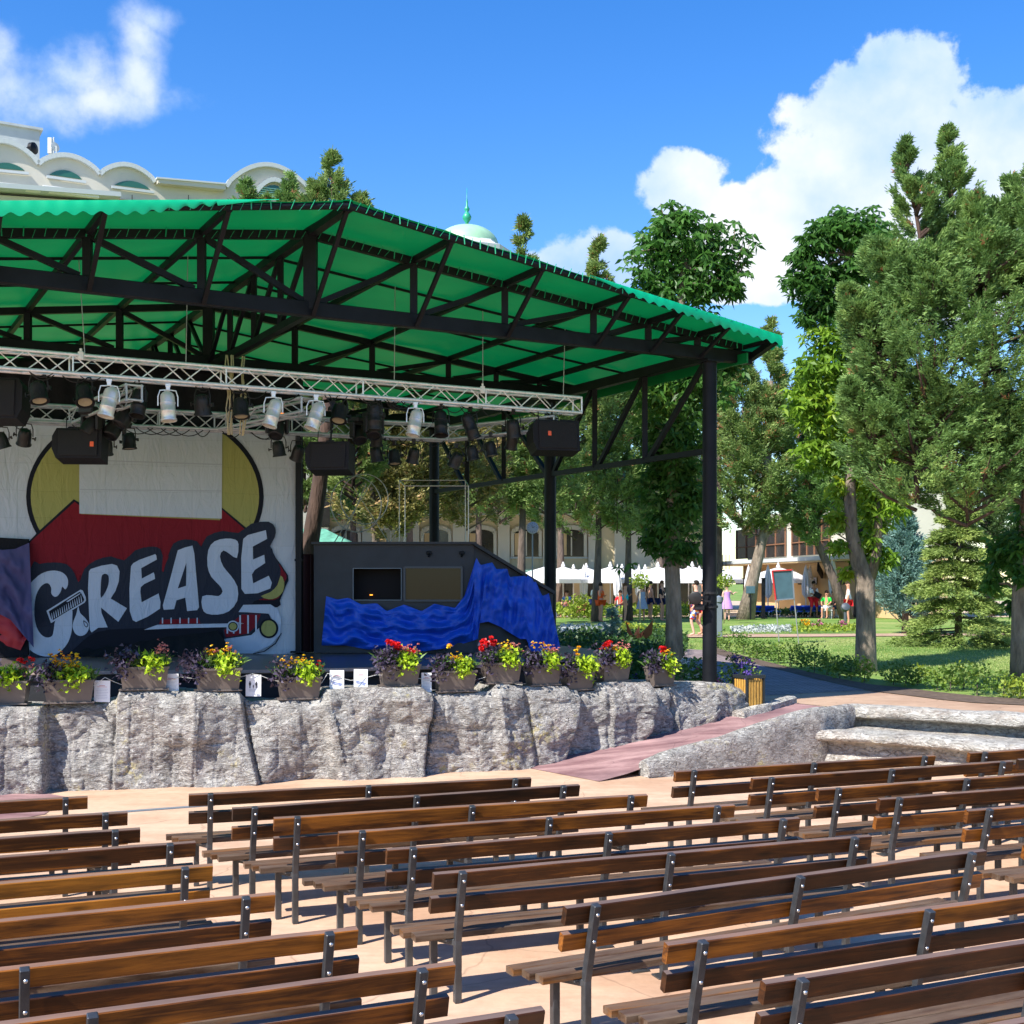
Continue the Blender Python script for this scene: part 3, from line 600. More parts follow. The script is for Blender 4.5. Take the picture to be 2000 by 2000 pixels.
def rock_front():
    rnd = random.Random(3)
    cols = []
    us = list(np.arange(-200, 1450, 2.4))
    for u in us:
        p, d = wall_at(u); cols.append((p, Vector((d.y, -d.x)), u))
    # rounded end that turns back towards the bin
    p, d = wall_at(1449); nrm = Vector((d.y, -d.x))
    for k in range(1, 26):
        a = k/25*math.radians(120)
        n2 = Vector((nrm.x*math.cos(a)-nrm.y*math.sin(a), nrm.x*math.sin(a)+nrm.y*math.cos(a)))
        q = p+d*0.18*math.sin(min(a, PI/2))+(-nrm)*(0.25*(1-math.cos(min(a, PI/2)))+ (0.5*max(0, a-1.2)))
        cols.append((q, n2, 1449))
    nseg = len(SEG); lean = [rnd.uniform(-34, 34) for _ in range(nseg+1)]
    rows = 52; V = []; 
    depth = [0.03, 0.08, 0.16, 0.3, 0.5, 0.75, 1.05]
    for (p, n, u) in cols:
        zt = HC-(lerp_list(TOPU, TOPV, u)-VH)/F*(p.y-0.05)
        last = None
        for j in range(rows+1):
            t = j/rows
            off = 0.0
            for i, (a, b, o) in enumerate(SEG):
                bb = b+lean[i+1]*(t-.5); o2 = SEG[i+1][2] if i < nseg-1 else o
                wd_ = 7 if o > o2 else 16
                if u < bb+wd_ or i == nseg-1:
                    k_ = min(max((u-(bb-wd_))/(2*wd_), 0), 1); k_ = k_*k_*(3-2*k_)
                    off = o+(o2-o)*k_+0.05*math.sin(t*PI)*(1 if i % 2 else -.6)
                    off -= 0.035*math.exp(-((u-bb-wd_*.8)/4.0)**2)
                    break
            P3 = Vector((p.x, p.y, t*zt))
            q = P3*1.0
            off += 0.17*mnoise.noise(q*1.3)+0.09*abs(mnoise.noise(q*2.3+Vector((5,1,2))))+0.03*mnoise.noise(q*5.1)
            # carved, slightly drooping chips
            w_ = 0.5*mnoise.noise(q*2.7); off += 0.022*mnoise.noise(Vector((q.x*5, q.y*5, q.z*14+w_*6)))+0.016*mnoise.noise(Vector((q.x*13, q.y*13, q.z*32+w_*10)))
            # long chisel cracks between the faked blocks
            for (cu, cv, su, sl) in CR:
                dd = abs((u-cu)-(t*zt-cv)*sl)
                if dd < su and abs(t*zt-cv) < 0.45: off -= 0.016*(1-dd/su)
            for (cz, amp, ph, ua, ub) in HCR:
                if ua < u < ub:
                    dd = abs(t*zt-(cz+amp*math.sin(u*0.02+ph)))
                    if dd < 0.018: off -= 0.02*(1-dd/0.018)
            off -= 0.10*t
            rnd_t = 0.0
            if t > 0.86: rnd_t = (t-0.86)/0.14; off -= 0.10*(rnd_t**2.5)
            V.append((p.x+n.x*off, p.y+n.y*off, t*zt if j < rows else zt+0.012))
            last = off
        for dpt in depth:
            q = Vector((p.x*3, p.y*3, dpt*3))
            zz = zt+0.03-0.03*(dpt/1.05)+0.02*mnoise.noise(q)
            V.append((p.x+n.x*(last-dpt), p.y+n.y*(last-dpt), zz))
    R = rows+1+len(depth); Fc = []
    for i in range(len(cols)-1):
        for j in range(R-1): Fc.append((i*R+j, (i+1)*R+j, (i+1)*R+j+1, i*R+j+1))
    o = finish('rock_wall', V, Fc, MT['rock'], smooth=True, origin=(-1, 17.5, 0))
    tag(o, 'grey carved artificial rock wall along the front of the stage, carrying the flower boxes', 'rock wall')
_r = random.Random(12)
CR = [(u, _r.uniform(.2,.9), 4.0, _r.uniform(-22, 22)) for u in (20, 60, 140, 170, 255, 300, 335, 420, 455, 540, 590, 690, 760, 800, 865, 930, 1075, 1140, 1215, 1290, 1350, 1415)]
HCR = [(_r.uniform(.3,.95), .05, _r.uniform(0, 6), a, a+_r.uniform(70, 160)) for a in (-40, 20, 100, 160, 230, 300, 400, 430, 520, 650, 700, 760, 850, 900, 1000, 1060, 1180, 1200, 1320, 1370)]
rock_front()
def top_z(u, depth=0.0):
    p, d = wall_at(u); return HC-(lerp_list(TOPU, TOPV, u)-VH)/F*(p.y-0.05)+0.03

# low parapet of the ramp and the two tiers of pale seating wall
def wall_strip(name, line, prof, m, label, cat, seed=0, sub=0.08, cap_end=True):
    """line: list of (x, y, ztop); prof: list of (outward offset, height fraction or absolute drop) from the top back round to the foot"""
    pts = []
    for i in range(len(line)-1):
        a, b = Vector(line[i]), Vector(line[i+1]); k = max(1, int((b-a).length/sub))
        for j in range(k): pts.append(a.lerp(b, j/k))
    pts.append(Vector(line[-1]))
    V = []; n = len(prof)
    for i, p in enumerate(pts):
        d = (pts[min(i+1, len(pts)-1)]-pts[max(i-1, 0)]); d.z = 0; d.normalize(); nr = Vector((d.y, -d.x, 0))
        for (o, z) in prof:
            zz = z if z is not None else 0
            h = p.z+zz if zz > -5 else 0.0
            if zz <= -5: h = 0.0
            q = Vector((p.x+nr.x*o, p.y+nr.y*o, max(h, 0.0)))
            nn = 0.035*mnoise.noise(q*2.3+Vector((seed, 0, 0)))+0.018*mnoise.noise(q*7)+0.008*mnoise.noise(q*19)
            w = 1.0 if zz > -5 else 0.3
            V.append((q.x+nr.x*nn*w, q.y+nr.y*nn*w, q.z+(0.5*nn if h > 0.02 else 0)))
    Fc = []
    for i in range(len(pts)-1):
        for j in range(n-1): Fc.append((i*n+j, i*n+j+1, (i+1)*n+j+1, (i+1)*n+j))
    if cap_end:
        Fc.append(tuple(range(n-1, -1, -1))); k = (len(pts)-1)*n; Fc.append(tuple(range(k, k+n)))
    o = finish(name, V, Fc, m, smooth=True, angle=50)
    return tag(o, label, cat)
# profile order: back foot, back top, ... front top, front foot   (offset positive = towards the seats)
pp = [(-0.13,-9),(-0.13,-0.05),(-0.10,-0.01),(0,0.01),(0.09,-0.01),(0.13,-0.05),(0.15,-0.15),(0.14,-0.3),(0.15,-9)]
line = []
for (u, vb, vt) in ((1262,1520,1488),(1300,1517,1470),(1345,1513,1457),(1420,1506,1438),(1490,1499,1413),(1560,1492,1391),(1600,1488,1383)):
    b = pz(u, vb, 0); line.append((b.x-0.02, b.y+0.12, HC-(vt-VH)/F*(b.y+.1)))
e = pz(1668, 1378, .755); line.append((e.x-0.1, e.y+0.05, .757))
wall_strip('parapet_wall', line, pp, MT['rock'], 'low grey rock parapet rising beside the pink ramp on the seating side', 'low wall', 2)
capp = [(-0.55,-0.18),(-0.50,-0.02),(-0.30,0.005),(-0.1,0.012),(0.10,0.0),(0.16,-0.03),(0.18,-0.09),(0.16,-0.14),(0.06,-0.17),(-0.10,-0.18),(-0.13,-0.22),(-0.10,-0.32),(-0.02,-0.45),(0.06,-9)]
a = pz(1668, 1379, .74); b = pz(2000, 1397, .74); c = b+(b-a)*1.2
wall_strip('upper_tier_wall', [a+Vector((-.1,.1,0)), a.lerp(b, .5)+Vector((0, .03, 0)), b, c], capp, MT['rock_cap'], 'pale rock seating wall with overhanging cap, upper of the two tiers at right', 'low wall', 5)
a = pz(1570, 1425, .45); b = pz(1800, 1438, .45); c = pz(2000, 1457, .45); d_ = c+(c-b)*1.3
cap2 = [(-1.0,-0.03),(-0.8,-0.02),(-0.5,-0.015),(-0.30,0.005),(-0.1,0.012),(0.08,0.0),(0.15,-0.03),(0.17,-0.08),(0.15,-0.12),(0.05,-0.15),(-0.08,-0.16),(-0.11,-0.20),(-0.08,-0.30),(0.04,-9)]
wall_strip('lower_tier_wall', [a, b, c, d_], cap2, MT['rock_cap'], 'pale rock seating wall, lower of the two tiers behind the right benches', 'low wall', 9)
# short stub of rock kerb between bin and ramp
a, b = RL[4], RL[6]
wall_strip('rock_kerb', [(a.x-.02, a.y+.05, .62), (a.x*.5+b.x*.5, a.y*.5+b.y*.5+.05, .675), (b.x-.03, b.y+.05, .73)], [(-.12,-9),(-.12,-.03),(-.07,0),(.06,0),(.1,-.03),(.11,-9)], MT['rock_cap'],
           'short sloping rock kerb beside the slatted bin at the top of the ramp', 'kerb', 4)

# ------------------------------------------------------------------ stage floor and skirt
SE = [pz(-260,1316,1.41), pz(-80,1313.5,1.41), pz(96,1312,1.41), pz(300,1310.5,1.41), pz(500,1309,1.41), pz(749,1304,1.41), pz(900,1300,1.41), pz(1010,1295,1.41), pz(1100,1290,1.41), pz(1170,1286,1.41), pz(1215,1283,1.41)]
st = thing('stage', (-3, 20, 0), 'black skirted open air stage platform with dark boards and a pale brown front edge', 'stage')
mb = MB(); back = [Vector((1.75,21.5,1.41)), Vector((1.3,23.3,1.41)), Vector((-1.2,28.6,1.41)), Vector((-14,23,1.41)), Vector((-15,17,1.41))]
mb.slab([p for p in SE+back][::-1], (0, 0, -0.05)); mb.build('stage_floor', MT['stage_floor'], st)
mb = MB()
allp = SE+back[:3]
for i in range(len(allp)-1):
    a, b = allp[i]+Vector((0,0.03,-0.052)), allp[i+1]+Vector((0,0.03,-0.052))
    mb.add([a, b, (b.x, b.y, .35), (a.x, a.y, .35)], [(3,2,1,0)])
mb.build('skirt', MT['stage_skirt'], st)
mb = MB()
for i in range(len(SE)-1): mb.beam(SE[i]+Vector((0,-.012,-.015)), SE[i+1]+Vector((0,-.012,-.015)), .03, .045)
mb.build('edge_trim', MT['stage_edge'], st)
mb = MB()      # rail fixed low on the skirt
for i in range(len(SE)-1): mb.beam(SE[i]+Vector((0,.015,-.13)), SE[i+1]+Vector((0,.015,-.13)), .03, .012)
mb.build('skirt_batten', MT['black_steel'], st)

# ------------------------------------------------------------------ roof frame
RX, RY = 3.151, 20.0; AX = Vector((.8746, .4848, 0)); BX = Vector((-.4848, .8746, 0)); AR = -6.68
def RF(s, b, z): return Vector((RX, RY, 0))+AX*(AR+s)+BX*b+Vector((0, 0, z))
def s_of_u(u, b=0.0):
    k = (u-1000)/F; o = RF(0, b, 0); return (k*o.y-o.x)/(AX.x-k*AX.y)
def ztop(s): return 7.29-(0.115*s if s > 0 else -0.13*s)
def dfront(s): return 1.36-0.085*abs(s)
B2, B3, EW = 4.97, 10.2, 7.5
roof = thing('canopy_roof', RF(6.68, 0, 0.95), 'big green fabric canopy on a black steel truss frame with round posts over the stage', 'canopy')
def cloth_side(sg):
    ns, nb = 44, 40; V = []
    smax = 7.45 if sg > 0 else 7.72
    for i in range(ns+1):
        s = sg*smax*i/ns
        d = dfront(s)+0.05
        for j in range(nb+1):
            b = -d+(B3+0.35+d)*j/nb
            z = ztop(s)+0.075-0.02*abs(math.sin(PI*s/1.35))-0.022*abs(math.sin(PI*b/1.65))+0.02*mnoise.noise(Vector((s*.8, b*.8, 3)))
            
            V.append(RF(s, b, z))
    Fc = []
    for i in range(ns):
        for j in range(nb):
            f = (i*(nb+1)+j, (i+1)*(nb+1)+j, (i+1)*(nb+1)+j+1, i*(nb+1)+j+1)
            Fc.append(f if sg > 0 else f[::-1])
    finish('canopy_cloth', V, Fc, MT['canopy'], roof, smooth=True)
cloth_side(1); cloth_side(-1)
def valance(s0, s1, h0, h1, per=0.19, taper=None):
    n = int(abs(s1-s0)/0.016); V = []; Fc = []
    for i in range(n+1):
        s = s0+(s1-s0)*i/n; t = i/n; h = h0+(h1-h0)*t
        if taper: h *= min(1, max(0.0, taper(s)))
        sc = 0.045*(0.5+0.5*math.cos(2*PI*s/per))
        d = dfront(s)+0.06; zt = ztop(s)+0.07-(max(abs(s)-7.7, 0)*.35)
        hh = max(0.02, h-(0.045-sc)*(1 if h > .08 else 0))
        wob = 0.02*math.sin(s*2.3)
        V += [RF(s, -d, zt), RF(s, -d-0.035+wob*.5, zt-hh*.5), RF(s, -d-0.03+wob, zt-hh)]
    for i in range(n):
        for j in range(2): Fc.append((i*3+j, i*3+j+1, (i+1)*3+j+1, (i+1)*3+j))
    finish('valance', V, Fc, MT['valance'], roof, smooth=True)
valance(-7.75, -0.9, 0.21, 0.17, taper=lambda s: (-s-0.9)/1.6)
valance(3.7, 7.47, 0.15, 0.19, taper=lambda s: (s-3.6)/1.1)
# side valance along the right eave
V = []; Fc = []; n = 620
for i in range(n+1):
    b = -dfront(7.45)-0.05+(B3+.3+dfront(7.7))*i/n; zt = ztop(7.45)+0.075
    V += [RF(7.46, b, zt), RF(7.48, b, zt-0.16-0.045*(.5+.5*math.cos(2*PI*b/.19)))]
for i in range(n): Fc.append((i*2, i*2+1, i*2+3, i*2+2))
finish('valance', V, Fc, MT['valance'], roof, smooth=True)
# nodes where web members meet, measured on the front truss
SN = [-s_of_u(171), -s_of_u(394)]
SR = [s_of_u(808), s_of_u(986), s_of_u(1159), s_of_u(1266)]
NODES = SR+[s_of_u(1362)]
LN = [-x for x in (-s_of_u(394), )]
left_nodes = [s_of_u(394), s_of_u(171), s_of_u(-20), -6.3, -7.2]
ZC = 6.16
def truss(b, chord_h, chord_w, part='truss_web'):
    mb = MB(); mb.beam(RF(-EW, b, ZC+chord_h/2), RF(EW, b, ZC+chord_h/2), chord_w, chord_h, bev=.01)
    mb.build('bottom_chord', MT['black_steel'], roof)
    mb = MB()
    for sg in (-1, 1): mb.beam(RF(0, b, ztop(0)-.03), RF(sg*7.3, b, ztop(sg*7.3)-.03), .09, .11)
    mb.build('top_chord', MT['black_steel'], roof)
    mb = MB()
    mb.beam(RF(0, b, ZC+.1), RF(0, b, ztop(0)), .17, .17)
    for nodes, sg in ((NODES, 1), (left_nodes, -1)):
        prev = 0.0
        for s in nodes:
            mb.beam(RF(s, b, ZC+.1), RF(s, b, ztop(s)-.02), .1, .1)
            mb.beam(RF(s, b, ztop(s)-.05), RF(prev+sg*.1, b, ZC+chord_h), .075, .075)
            prev = s
    mb.build('truss_web', MT['black_steel'], roof)
truss(0, .20, .14); truss(B2, .26, .16); truss(B3, .24, .14)
# purlins from back to the outer front edge, struts holding them, outer edge pipe
allnodes = [0.0]+NODES+left_nodes
mb = MB()
for s in allnodes: mb.beam(RF(s, B3, ztop(s)-.01), RF(s, -dfront(s), ztop(s)-.01), .07, .09)
mb.build('purlins', MT['black_steel'], roof)
mb = MB()
for s in allnodes:
    mb.beam(RF(s, -.09, ZC+.02), RF(s, -dfront(s)+.02, ztop(s)-.02), .055, .05)
mb.build('outrigger_struts', MT['black_steel'], roof)
mb = MB(); es = [-7.7]+sorted(allnodes)+[7.42]
for i in range(len(es)-1): mb.tube(RF(es[i], -dfront(es[i]), ztop(es[i])+.0), RF(es[i+1], -dfront(es[i+1]), ztop(es[i+1])+.0), .045, 10)
mb.beam(RF(EW, 0, ZC+.1), RF(7.40, -dfront(7.4), ztop(7.4)-.02), .1, .1); mb.tube(RF(7.40, -dfront(7.4), ztop(7.4)), RF(7.40, B3, ztop(7.4)), .04)
mb.build('edge_pipe', MT['black_steel'], roof)
# thin battens across, and the lacing on front pipe and top chord
mb = MB()
for b in (1.6, 3.3, 6.7, 8.5):
    for sg in (-1, 1): mb.beam(RF(0, b, ztop(0)+.03), RF(sg*7.35, b, ztop(sg*7.35)+.03), .035, .035)
mb.build('battens', MT['black_steel'], roof)
mb = MB()
s = -7.7
while s < 7.35:
    for bb, top, r in ((-dfront(s), ztop(s), .06), (0.0, ztop(s)-.03, .075)):
        j = random.uniform(-.03, .05)
        mb.beam(RF(s, bb-r, top-.05), RF(s+.02+j, bb-r+.005, top+.07), .014, .006)
        mb.beam(RF(s+.1, bb-r, top-.06), RF(s+.15+j, bb-r+.004, top+.05), .007, .005)
    s += 0.24
mb.build('lacing', mat('green_lace', (0.01, 0.30, 0.14), 0.5), roof)
# ridge truss
mb = MB(); mb.beam(RF(0, -dfront(0), ztop(0)), RF(0, B3, ztop(0)), .12, .12); mb.beam(RF(0, 0, ZC+.08), RF(0, B3, ZC+.08), .1, .1)
bs = [0, 1.24, 2.48, 3.73, B2, 6.3, 7.6, 8.9, B3]
for i in range(len(bs)-1):
    mb.beam(RF(0, bs[i], ZC+.1), RF(0, bs[i], ztop(0)), .08, .08)
    if i < 4: mb.beam(RF(0, bs[i], ztop(0)), RF(0, bs[i+1], ZC+.1), .06, .06)
    else: mb.beam(RF(0, bs[i], ZC+.1), RF(0, bs[i+1], ztop(0)), .06, .06)
mb.build('ridge_truss', MT['black_steel'], roof)
# right side truss between the posts
ZS = 4.72
mb = MB(); PA = 6.68
mb.beam(RF(PA, 0, ZC+.07), RF(PA, B3, ZC+.07), .14, .16); mb.beam(RF(PA, 0, ZS), RF(PA, B3, ZS), .09, .09)
for (b0, b1) in ((0, B2), (B2, B3)):
    L = b1-b0; m3 = [b0+L*.36, b0+L*.68]
    for q in m3: mb.beam(RF(PA, q, ZS), RF(PA, q, ZC), .09, .09)
    if b0 == 0: dg = [(b0+.1, m3[0]-.1), (m3[0]+.05, m3[1]-.1), (m3[1]+.1, b1-.1)]
    else: dg = [(m3[0]-.1, b0+.1), (m3[1]-.1, m3[0]+.1), (b1-.1, m3[1]+.1)]
    for (a, c) in dg: mb.beam(RF(PA, a, ZC), RF(PA, c, ZS), .075, .075)
mb.build('side_truss', MT['black_steel'], roof)
mb = MB(); mb.beam(RF(7.2, -.3, 6.2), RF(7.2, B3, 6.2), .03, .16); mb.build('eave_strip', MT['canopy'], roof)
for (s, b) in ((PA, 0), (PA, B2), (PA, B3), (-PA, 0), (-PA, B2), (-PA, B3)):
    mb = MB(); p = RF(s, b, 0); mb.lathe([(.115, .3), (.115, ZC-.02)], p, 24)
    mb.box((p.x, p.y, ZC-.02), (.32, .32, .03), Matrix.Rotation(math.radians(29), 3, 'Z'))
    o = mb.build('post', MT['black_steel'], roof, smooth=True, angle=40)
# ------------------------------------------------------------------ lighting trusses
def box_truss(name, p, q, label, mt, size=0.27, up=0.25, parent=None, panel=0.29):
    p = Vector(p); q = Vector(q); d = (q-p); L = d.length; d.normalize()
    side = Vector((0, 0, 1)).cross(d).normalized()
    root = thing(name, (p+q)/2, label, 'truss')
    c = [side*sx*size/2+Vector((0, 0, sz*up)) for sx in (-1, 1) for sz in (0, 1)]
    mb = MB()
    for o in c: mb.tube(p+o, q+o, .024, 10)
    mb.build('chord_tubes', mt, root, smooth=True, angle=50)
    mb = MB(); n = max(2, int(L/panel)); faces = [(c[0], c[1]), (c[2], c[3]), (c[0], c[2]), (c[1], c[3])]
    for fi, (a, b) in enumerate(faces):
        for i in range(n):
            x0 = p+d*(L*i/n); x1 = p+d*(L*(i+1)/n)
            if (i+fi) % 2 == 0: mb.tube(x0+a, x1+b, .0095, 6, cap=False)
            else: mb.tube(x0+b, x1+a, .0095, 6, cap=False)
    for i in range(0, n+1, 7):
        x0 = p+d*(L*i/n)
        for a, b in faces: mb.tube(x0+a, x0+b, .013, 6, cap=False)
    for a, b in faces: mb.tube(q+a, q+b, .016, 6)
    mb.build('lattice', mt, root, smooth=True, angle=50)
    return root
FT0, FT1 = RF(-9.0, 1.59, 5.4), RF(5.19, 1.59, 5.4)
box_truss('lighting_truss', FT0, FT1, 'long bright aluminium lattice truss hung under the front of the canopy', MT['alu'])
RT0, RT1 = RF(-5.2, 4.1, 5.0), RF(3.44, 2.94, 5.0)
box_truss('lighting_truss', RT0, RT1, 'duller lattice truss hung lower behind the front one, above the banner', MT['alu_dull'])
def on_line(P, Q, u):
    k = (u-1000)/F; d = Q-P; t = (k*P.y-P.x)/(d.x-k*d.y); return P+d*t
def ftp(u): return on_line(FT0, FT1, u)
def rtp(u): return on_line(RT0, RT1, u)
box_truss('lighting_truss', rtp(150), ftp(262)+Vector((0,0,-.28)), 'short slanting lattice truss joining the front and rear trusses over the banner\'s left side', MT['alu_dull'], .22, .2)
box_truss('lighting_truss', rtp(430), ftp(600)+Vector((0,0,-.28)), 'slanting lattice truss joining the front and rear trusses near the banner\'s right edge', MT['alu_dull'], .22, .2)
box_truss('lighting_truss', RT1, ftp(1085)+Vector((0,0,-.28)), 'slanting lattice truss running from the rear truss to the right end of the front one', MT['alu_dull'], .22, .2)
# suspension wires
mb = MB()
for (u, du) in ((166, -14), (363, 4), (770, 2), (943, 0), (1100, 6)):
    p = ftp(u)+Vector((0, 0, .25)); mb.tube(p, p+Vector((du/140., 0, 1.6)), .007, 6)
tag(mb.build('hanging_cables', MT['wire']), 'thin steel cables holding the front lighting truss up to the canopy frame', 'cables')
for u, lab in ((166, 'small white box clamped on the front truss near its left end'), (943, 'small white box clamped on the front truss near its right end')):
    p = ftp(u)+Vector((0, -.16, .24)); mb = MB(); mb.box(p, (.075, .05, .11), None, .008); mb.box(p+Vector((0, 0, .07)), (.03, .03, .05)); mb.box(p+Vector((0, -.03, -.02)), (.04, .02, .03))
    tag(mb.build('junction_box', MT['white_box']), lab, 'junction box')
# rope bundle
mb = MB(); rr = random.Random(5)
for k in range(9):
    u = (438 if k < 5 else 466)+rr.uniform(-5, 5); p = ftp(u)+Vector((0, .3, 0.5)); pts = [p+Vector((rr.uniform(-.03, .03), rr.uniform(-.03, .03), -t*1.15)) for t in np.linspace(0, 1, 7)]
    mb.path(pts, .011, 5)
tag(mb.build('rope_bundle', MT['rope'], smooth=True), 'pale ropes hanging in two bundles behind the front truss', 'ropes')
# cable swags along the truss
mb = MB()
for k in range(26):
    u = rr.uniform(20, 1080); a = ftp(u); b = ftp(u+rr.uniform(25, 70)); n = 8
    sag = rr.uniform(.04, .14); off = rr.uniform(-.15, .15)
    mb.path([a.lerp(b, t)+Vector((0, off, -.02-sag*4*t*(1-t))) for t in np.linspace(0, 1, n)], .008, 5)
for k in range(14):
    u = rr.uniform(30, 850); a = rtp(u); b = rtp(u+rr.uniform(20, 60))
    mb.path([a.lerp(b, t)+Vector((0, -.1, -.02-.1*4*t*(1-t))) for t in np.linspace(0, 1, 7)], .008, 5)
tag(mb.build('power_cables', MT['lamp_black'], smooth=True), 'black power cables looping along the lighting trusses', 'cables')

# ------------------------------------------------------------------ lamps
def mk_meshes():
    out = {}
    def m_of(mb, name, mt, smooth=True, angle=45):
        o = mb.build(name, mt, None, smooth, (0,0,0), angle); me = o.data; bpy.data.objects.remove(o); return me
    # can: axis along -Z (light leaves downwards), pivot at origin
    mb = MB(); mb.lathe([(.0,.20),(.035,.2),(.04,.185),(.06,.178),(.085,.15),(.092,.12),(.094,.05),(.1,.045),(.1,.03),(.094,.025),(.094,-.06),(.099,-.065),(.099,-.08),(.094,-.085),(.094,-.17),(.104,-.175),(.104,-.2),(.09,-.2),(.088,-.12),(0,-.1)], (0,0,0), 24)
    out['can'] = mb
    mb = MB(); mb.lathe([(0,.13),(.05,.128),(.085,.1),(.1,.06),(.105,0),(.105,-.1),(.12,-.12),(.12,-.135),(.1,-.135),(.095,-.06),(0,-.05)], (0,0,0), 20)
    for k in range(8):
        a = 2*PI*k/8; mb.beam((.1*math.cos(a),.1*math.sin(a),-.08),(.08*math.cos(a),.08*math.sin(a),.12),.012,.02)
    mb.box((.14, 0, 0), (.05, .02, .02)); mb.box((-.14, 0, 0), (.05, .02, .02)); mb.box((.165,0,0),(.015,.05,.05)); mb.box((-.165,0,0),(.015,.05,.05))
    out['short'] = mb
    for k in ('can', 'short'): out[k] = {n: m_of(out[k], 'lamp_can', mt) for n, mt in (('chrome', MT['chrome']), ('black', MT['lamp_black']))}
    mb = MB(); r = .125
    mb.path([(-r,0,-.0),(-r,0,.12),(-r*.8,0,.2),(0,0,.21),(r*.8,0,.2),(r,0,.12),(r,0,0)], .009, 6); mb.box((0,0,.235),(.05,.05,.05)); mb.box((0,0,.27),(.065,.075,.035))
    out['yoke'] = m_of(mb, 'yoke', MT['lamp_black']); 
    mb2 = MB(); mb2.v, mb2.f, mb2.mi = mb.v, mb.f, mb.mi; out['yoke_steel'] = m_of(mb2, 'yoke', MT['alu'])
    mb = MB(); mb.lathe([(0,-.102),(.086,-.122),(.084,-.126),(0,-.108)], (0,0,0), 20); out['lens'] = m_of(mb, 'lens', mat('lamp_lens', (.35,.3,.2), .1))
    return out
LM = mk_meshes()
def lamp(kind, col, pos, tilt=(0, 0), rz=0.0, sc=1.0, label='', group=None, lens=True):
    t = thing('stage_light', pos, label, 'stage light', group)
    t.scale = (sc, sc, sc); t.rotation_euler = (0, 0, rz)
    def ch(name, me, rot=None, loc=(0,0,0)):
        o = bpy.data.objects.new(name, me); COL.objects.link(o); o.parent = t; o.location = loc
        if rot: o.rotation_euler = rot
        return o
    ch('yoke', LM['yoke_steel'] if col == 'chrome' else LM['yoke'])
    b = ch('lamp_can', LM[kind][col], (tilt[0], tilt[1], 0))
    if lens:
        l = bpy.data.objects.new('lens', LM['lens']); COL.objects.link(l); l.parent = b
    return t
ordn = ['first', 'second', 'third', 'fourth', 'fifth', 'sixth', 'seventh', 'eighth', 'ninth', 'tenth', 'eleventh', 'twelfth', 'thirteenth', 'fourteenth', 'fifteenth', 'sixteenth']
chr_ = [(213, 785, .22), (328, 793, -.06), (534, 806, .3), (617, 812, .36), (811, 825, .22)]
for i, (u, v, tl) in enumerate(chr_):
    p = ftp(u); p = pY(u, v, p.y-.12)
    lamp('can', 'chrome', p, (-.12, tl), .3, 1.06, ordn[i]+' polished silver spotlight from the left, hanging under the front truss', 'polished spotlights under the front truss')
dk = [(75, 765, 'can'), (165, 770, 'can'), (272, 785, 'can'), (395, 790, 'can'), (470, 796, 'can'), (663, 806, 'can'), (732, 812, 'can'), (861, 826, 'can'), (918, 832, 'can'), (1002, 836, 'can')]
for i, (u, v, k) in enumerate(dk):
    p = ftp(u); p = pY(u, v, p.y+.15)
    lamp('short' if i in (0, 1, 3, 4, 5, 9) else 'can', 'black', p, (random.uniform(-.35, .35), random.uniform(-.4, .4)), random.uniform(-.6, .6), 1.08,
         ordn[i]+' black spotlight from the left, hanging directly under the front truss', 'black spotlights under the front truss')
lo = [(2, 860), (48, 853), (252, 861), (207, 872), (544, 876), (582, 884), (735, 856), (735, 887), (770, 892), (808, 889), (891, 898), (922, 884), (958, 876), (1000, 862)]
for i, (u, v) in enumerate(lo):
    p = rtp(u); p = pY(u, v, p.y-.35 if u < 820 else p.y-.8)
    lamp('short', 'black', p, (random.uniform(-.15, .5), random.uniform(-.3, .3)), random.uniform(-.5, .5), .92,
         ordn[i]+' of the low row of small black spotlights, counted from the left', 'small black spotlights hung lower down')
# moving heads
def moving_head(pos, rz, label, glow=False):
    t = thing('moving_head', pos, label, 'moving light', 'black moving head lights')
    mb = MB(); mb.box((0,0,.22),(.3,.24,.1),None,.02); mb.box((0,0,.29),(.06,.06,.05)); mb.v = [tuple(Vector(v)+Vector(pos)) for v in mb.v]; mb.build('base', MT['lamp_black'], t)
    mb = MB()
    for sx in (-1, 1): mb.box((sx*.15,0,.06),(.05,.1,.26),None,.015)
    mb.box((0,0,.16),(.3,.1,.04)); mb.v = [tuple(Vector(v)+Vector(pos)) for v in mb.v]; mb.build('yoke', MT['lamp_black'], t)
    mb = MB(); mb.lathe([(0,.14),(.08,.13),(.11,.06),(.12,-.04),(.11,-.14),(.09,-.15),(.085,-.12),(0,-.11)], (0,0,0), 18, axis=(.3,.5,.8)); mb.v = [tuple(Vector(v)+Vector(pos)) for v in mb.v]; h = mb.build('head', MT['lamp_black'], t, True, angle=45)
    if glow:
        mb = MB(); mb.box(Vector(pos)+Vector((.05,-.13,.22)), (.055,.02,.025), None, .004); mb.build('display', mat('orange_display', (.9,.25,.02), .4, emit=(1,.25,.03,1.2)), t)
    t.rotation_euler = (0,0,rz); return t
for i, (u, v, Y, gl) in enumerate([(178, 832, 18.2, 0), (243, 815, 17.9, 0), (222, 838, 18.3, 1), (541, 838, 19.0, 1), (730, 838, 19.6, 0), (700, 848, 19.8, 1)]):
    moving_head(pY(u, v, Y), .3*i-.5, ['black moving head light left of the cluster above the banner speaker', 'black moving head light at the top of the left cluster',
        'black moving head with orange display, lowest of the left cluster', 'black moving head light below the truss near the banner\'s right edge',
        'black moving head light hanging above the middle stage speaker', 'black moving head with orange display over the blue draped booth'][i], bool(gl))
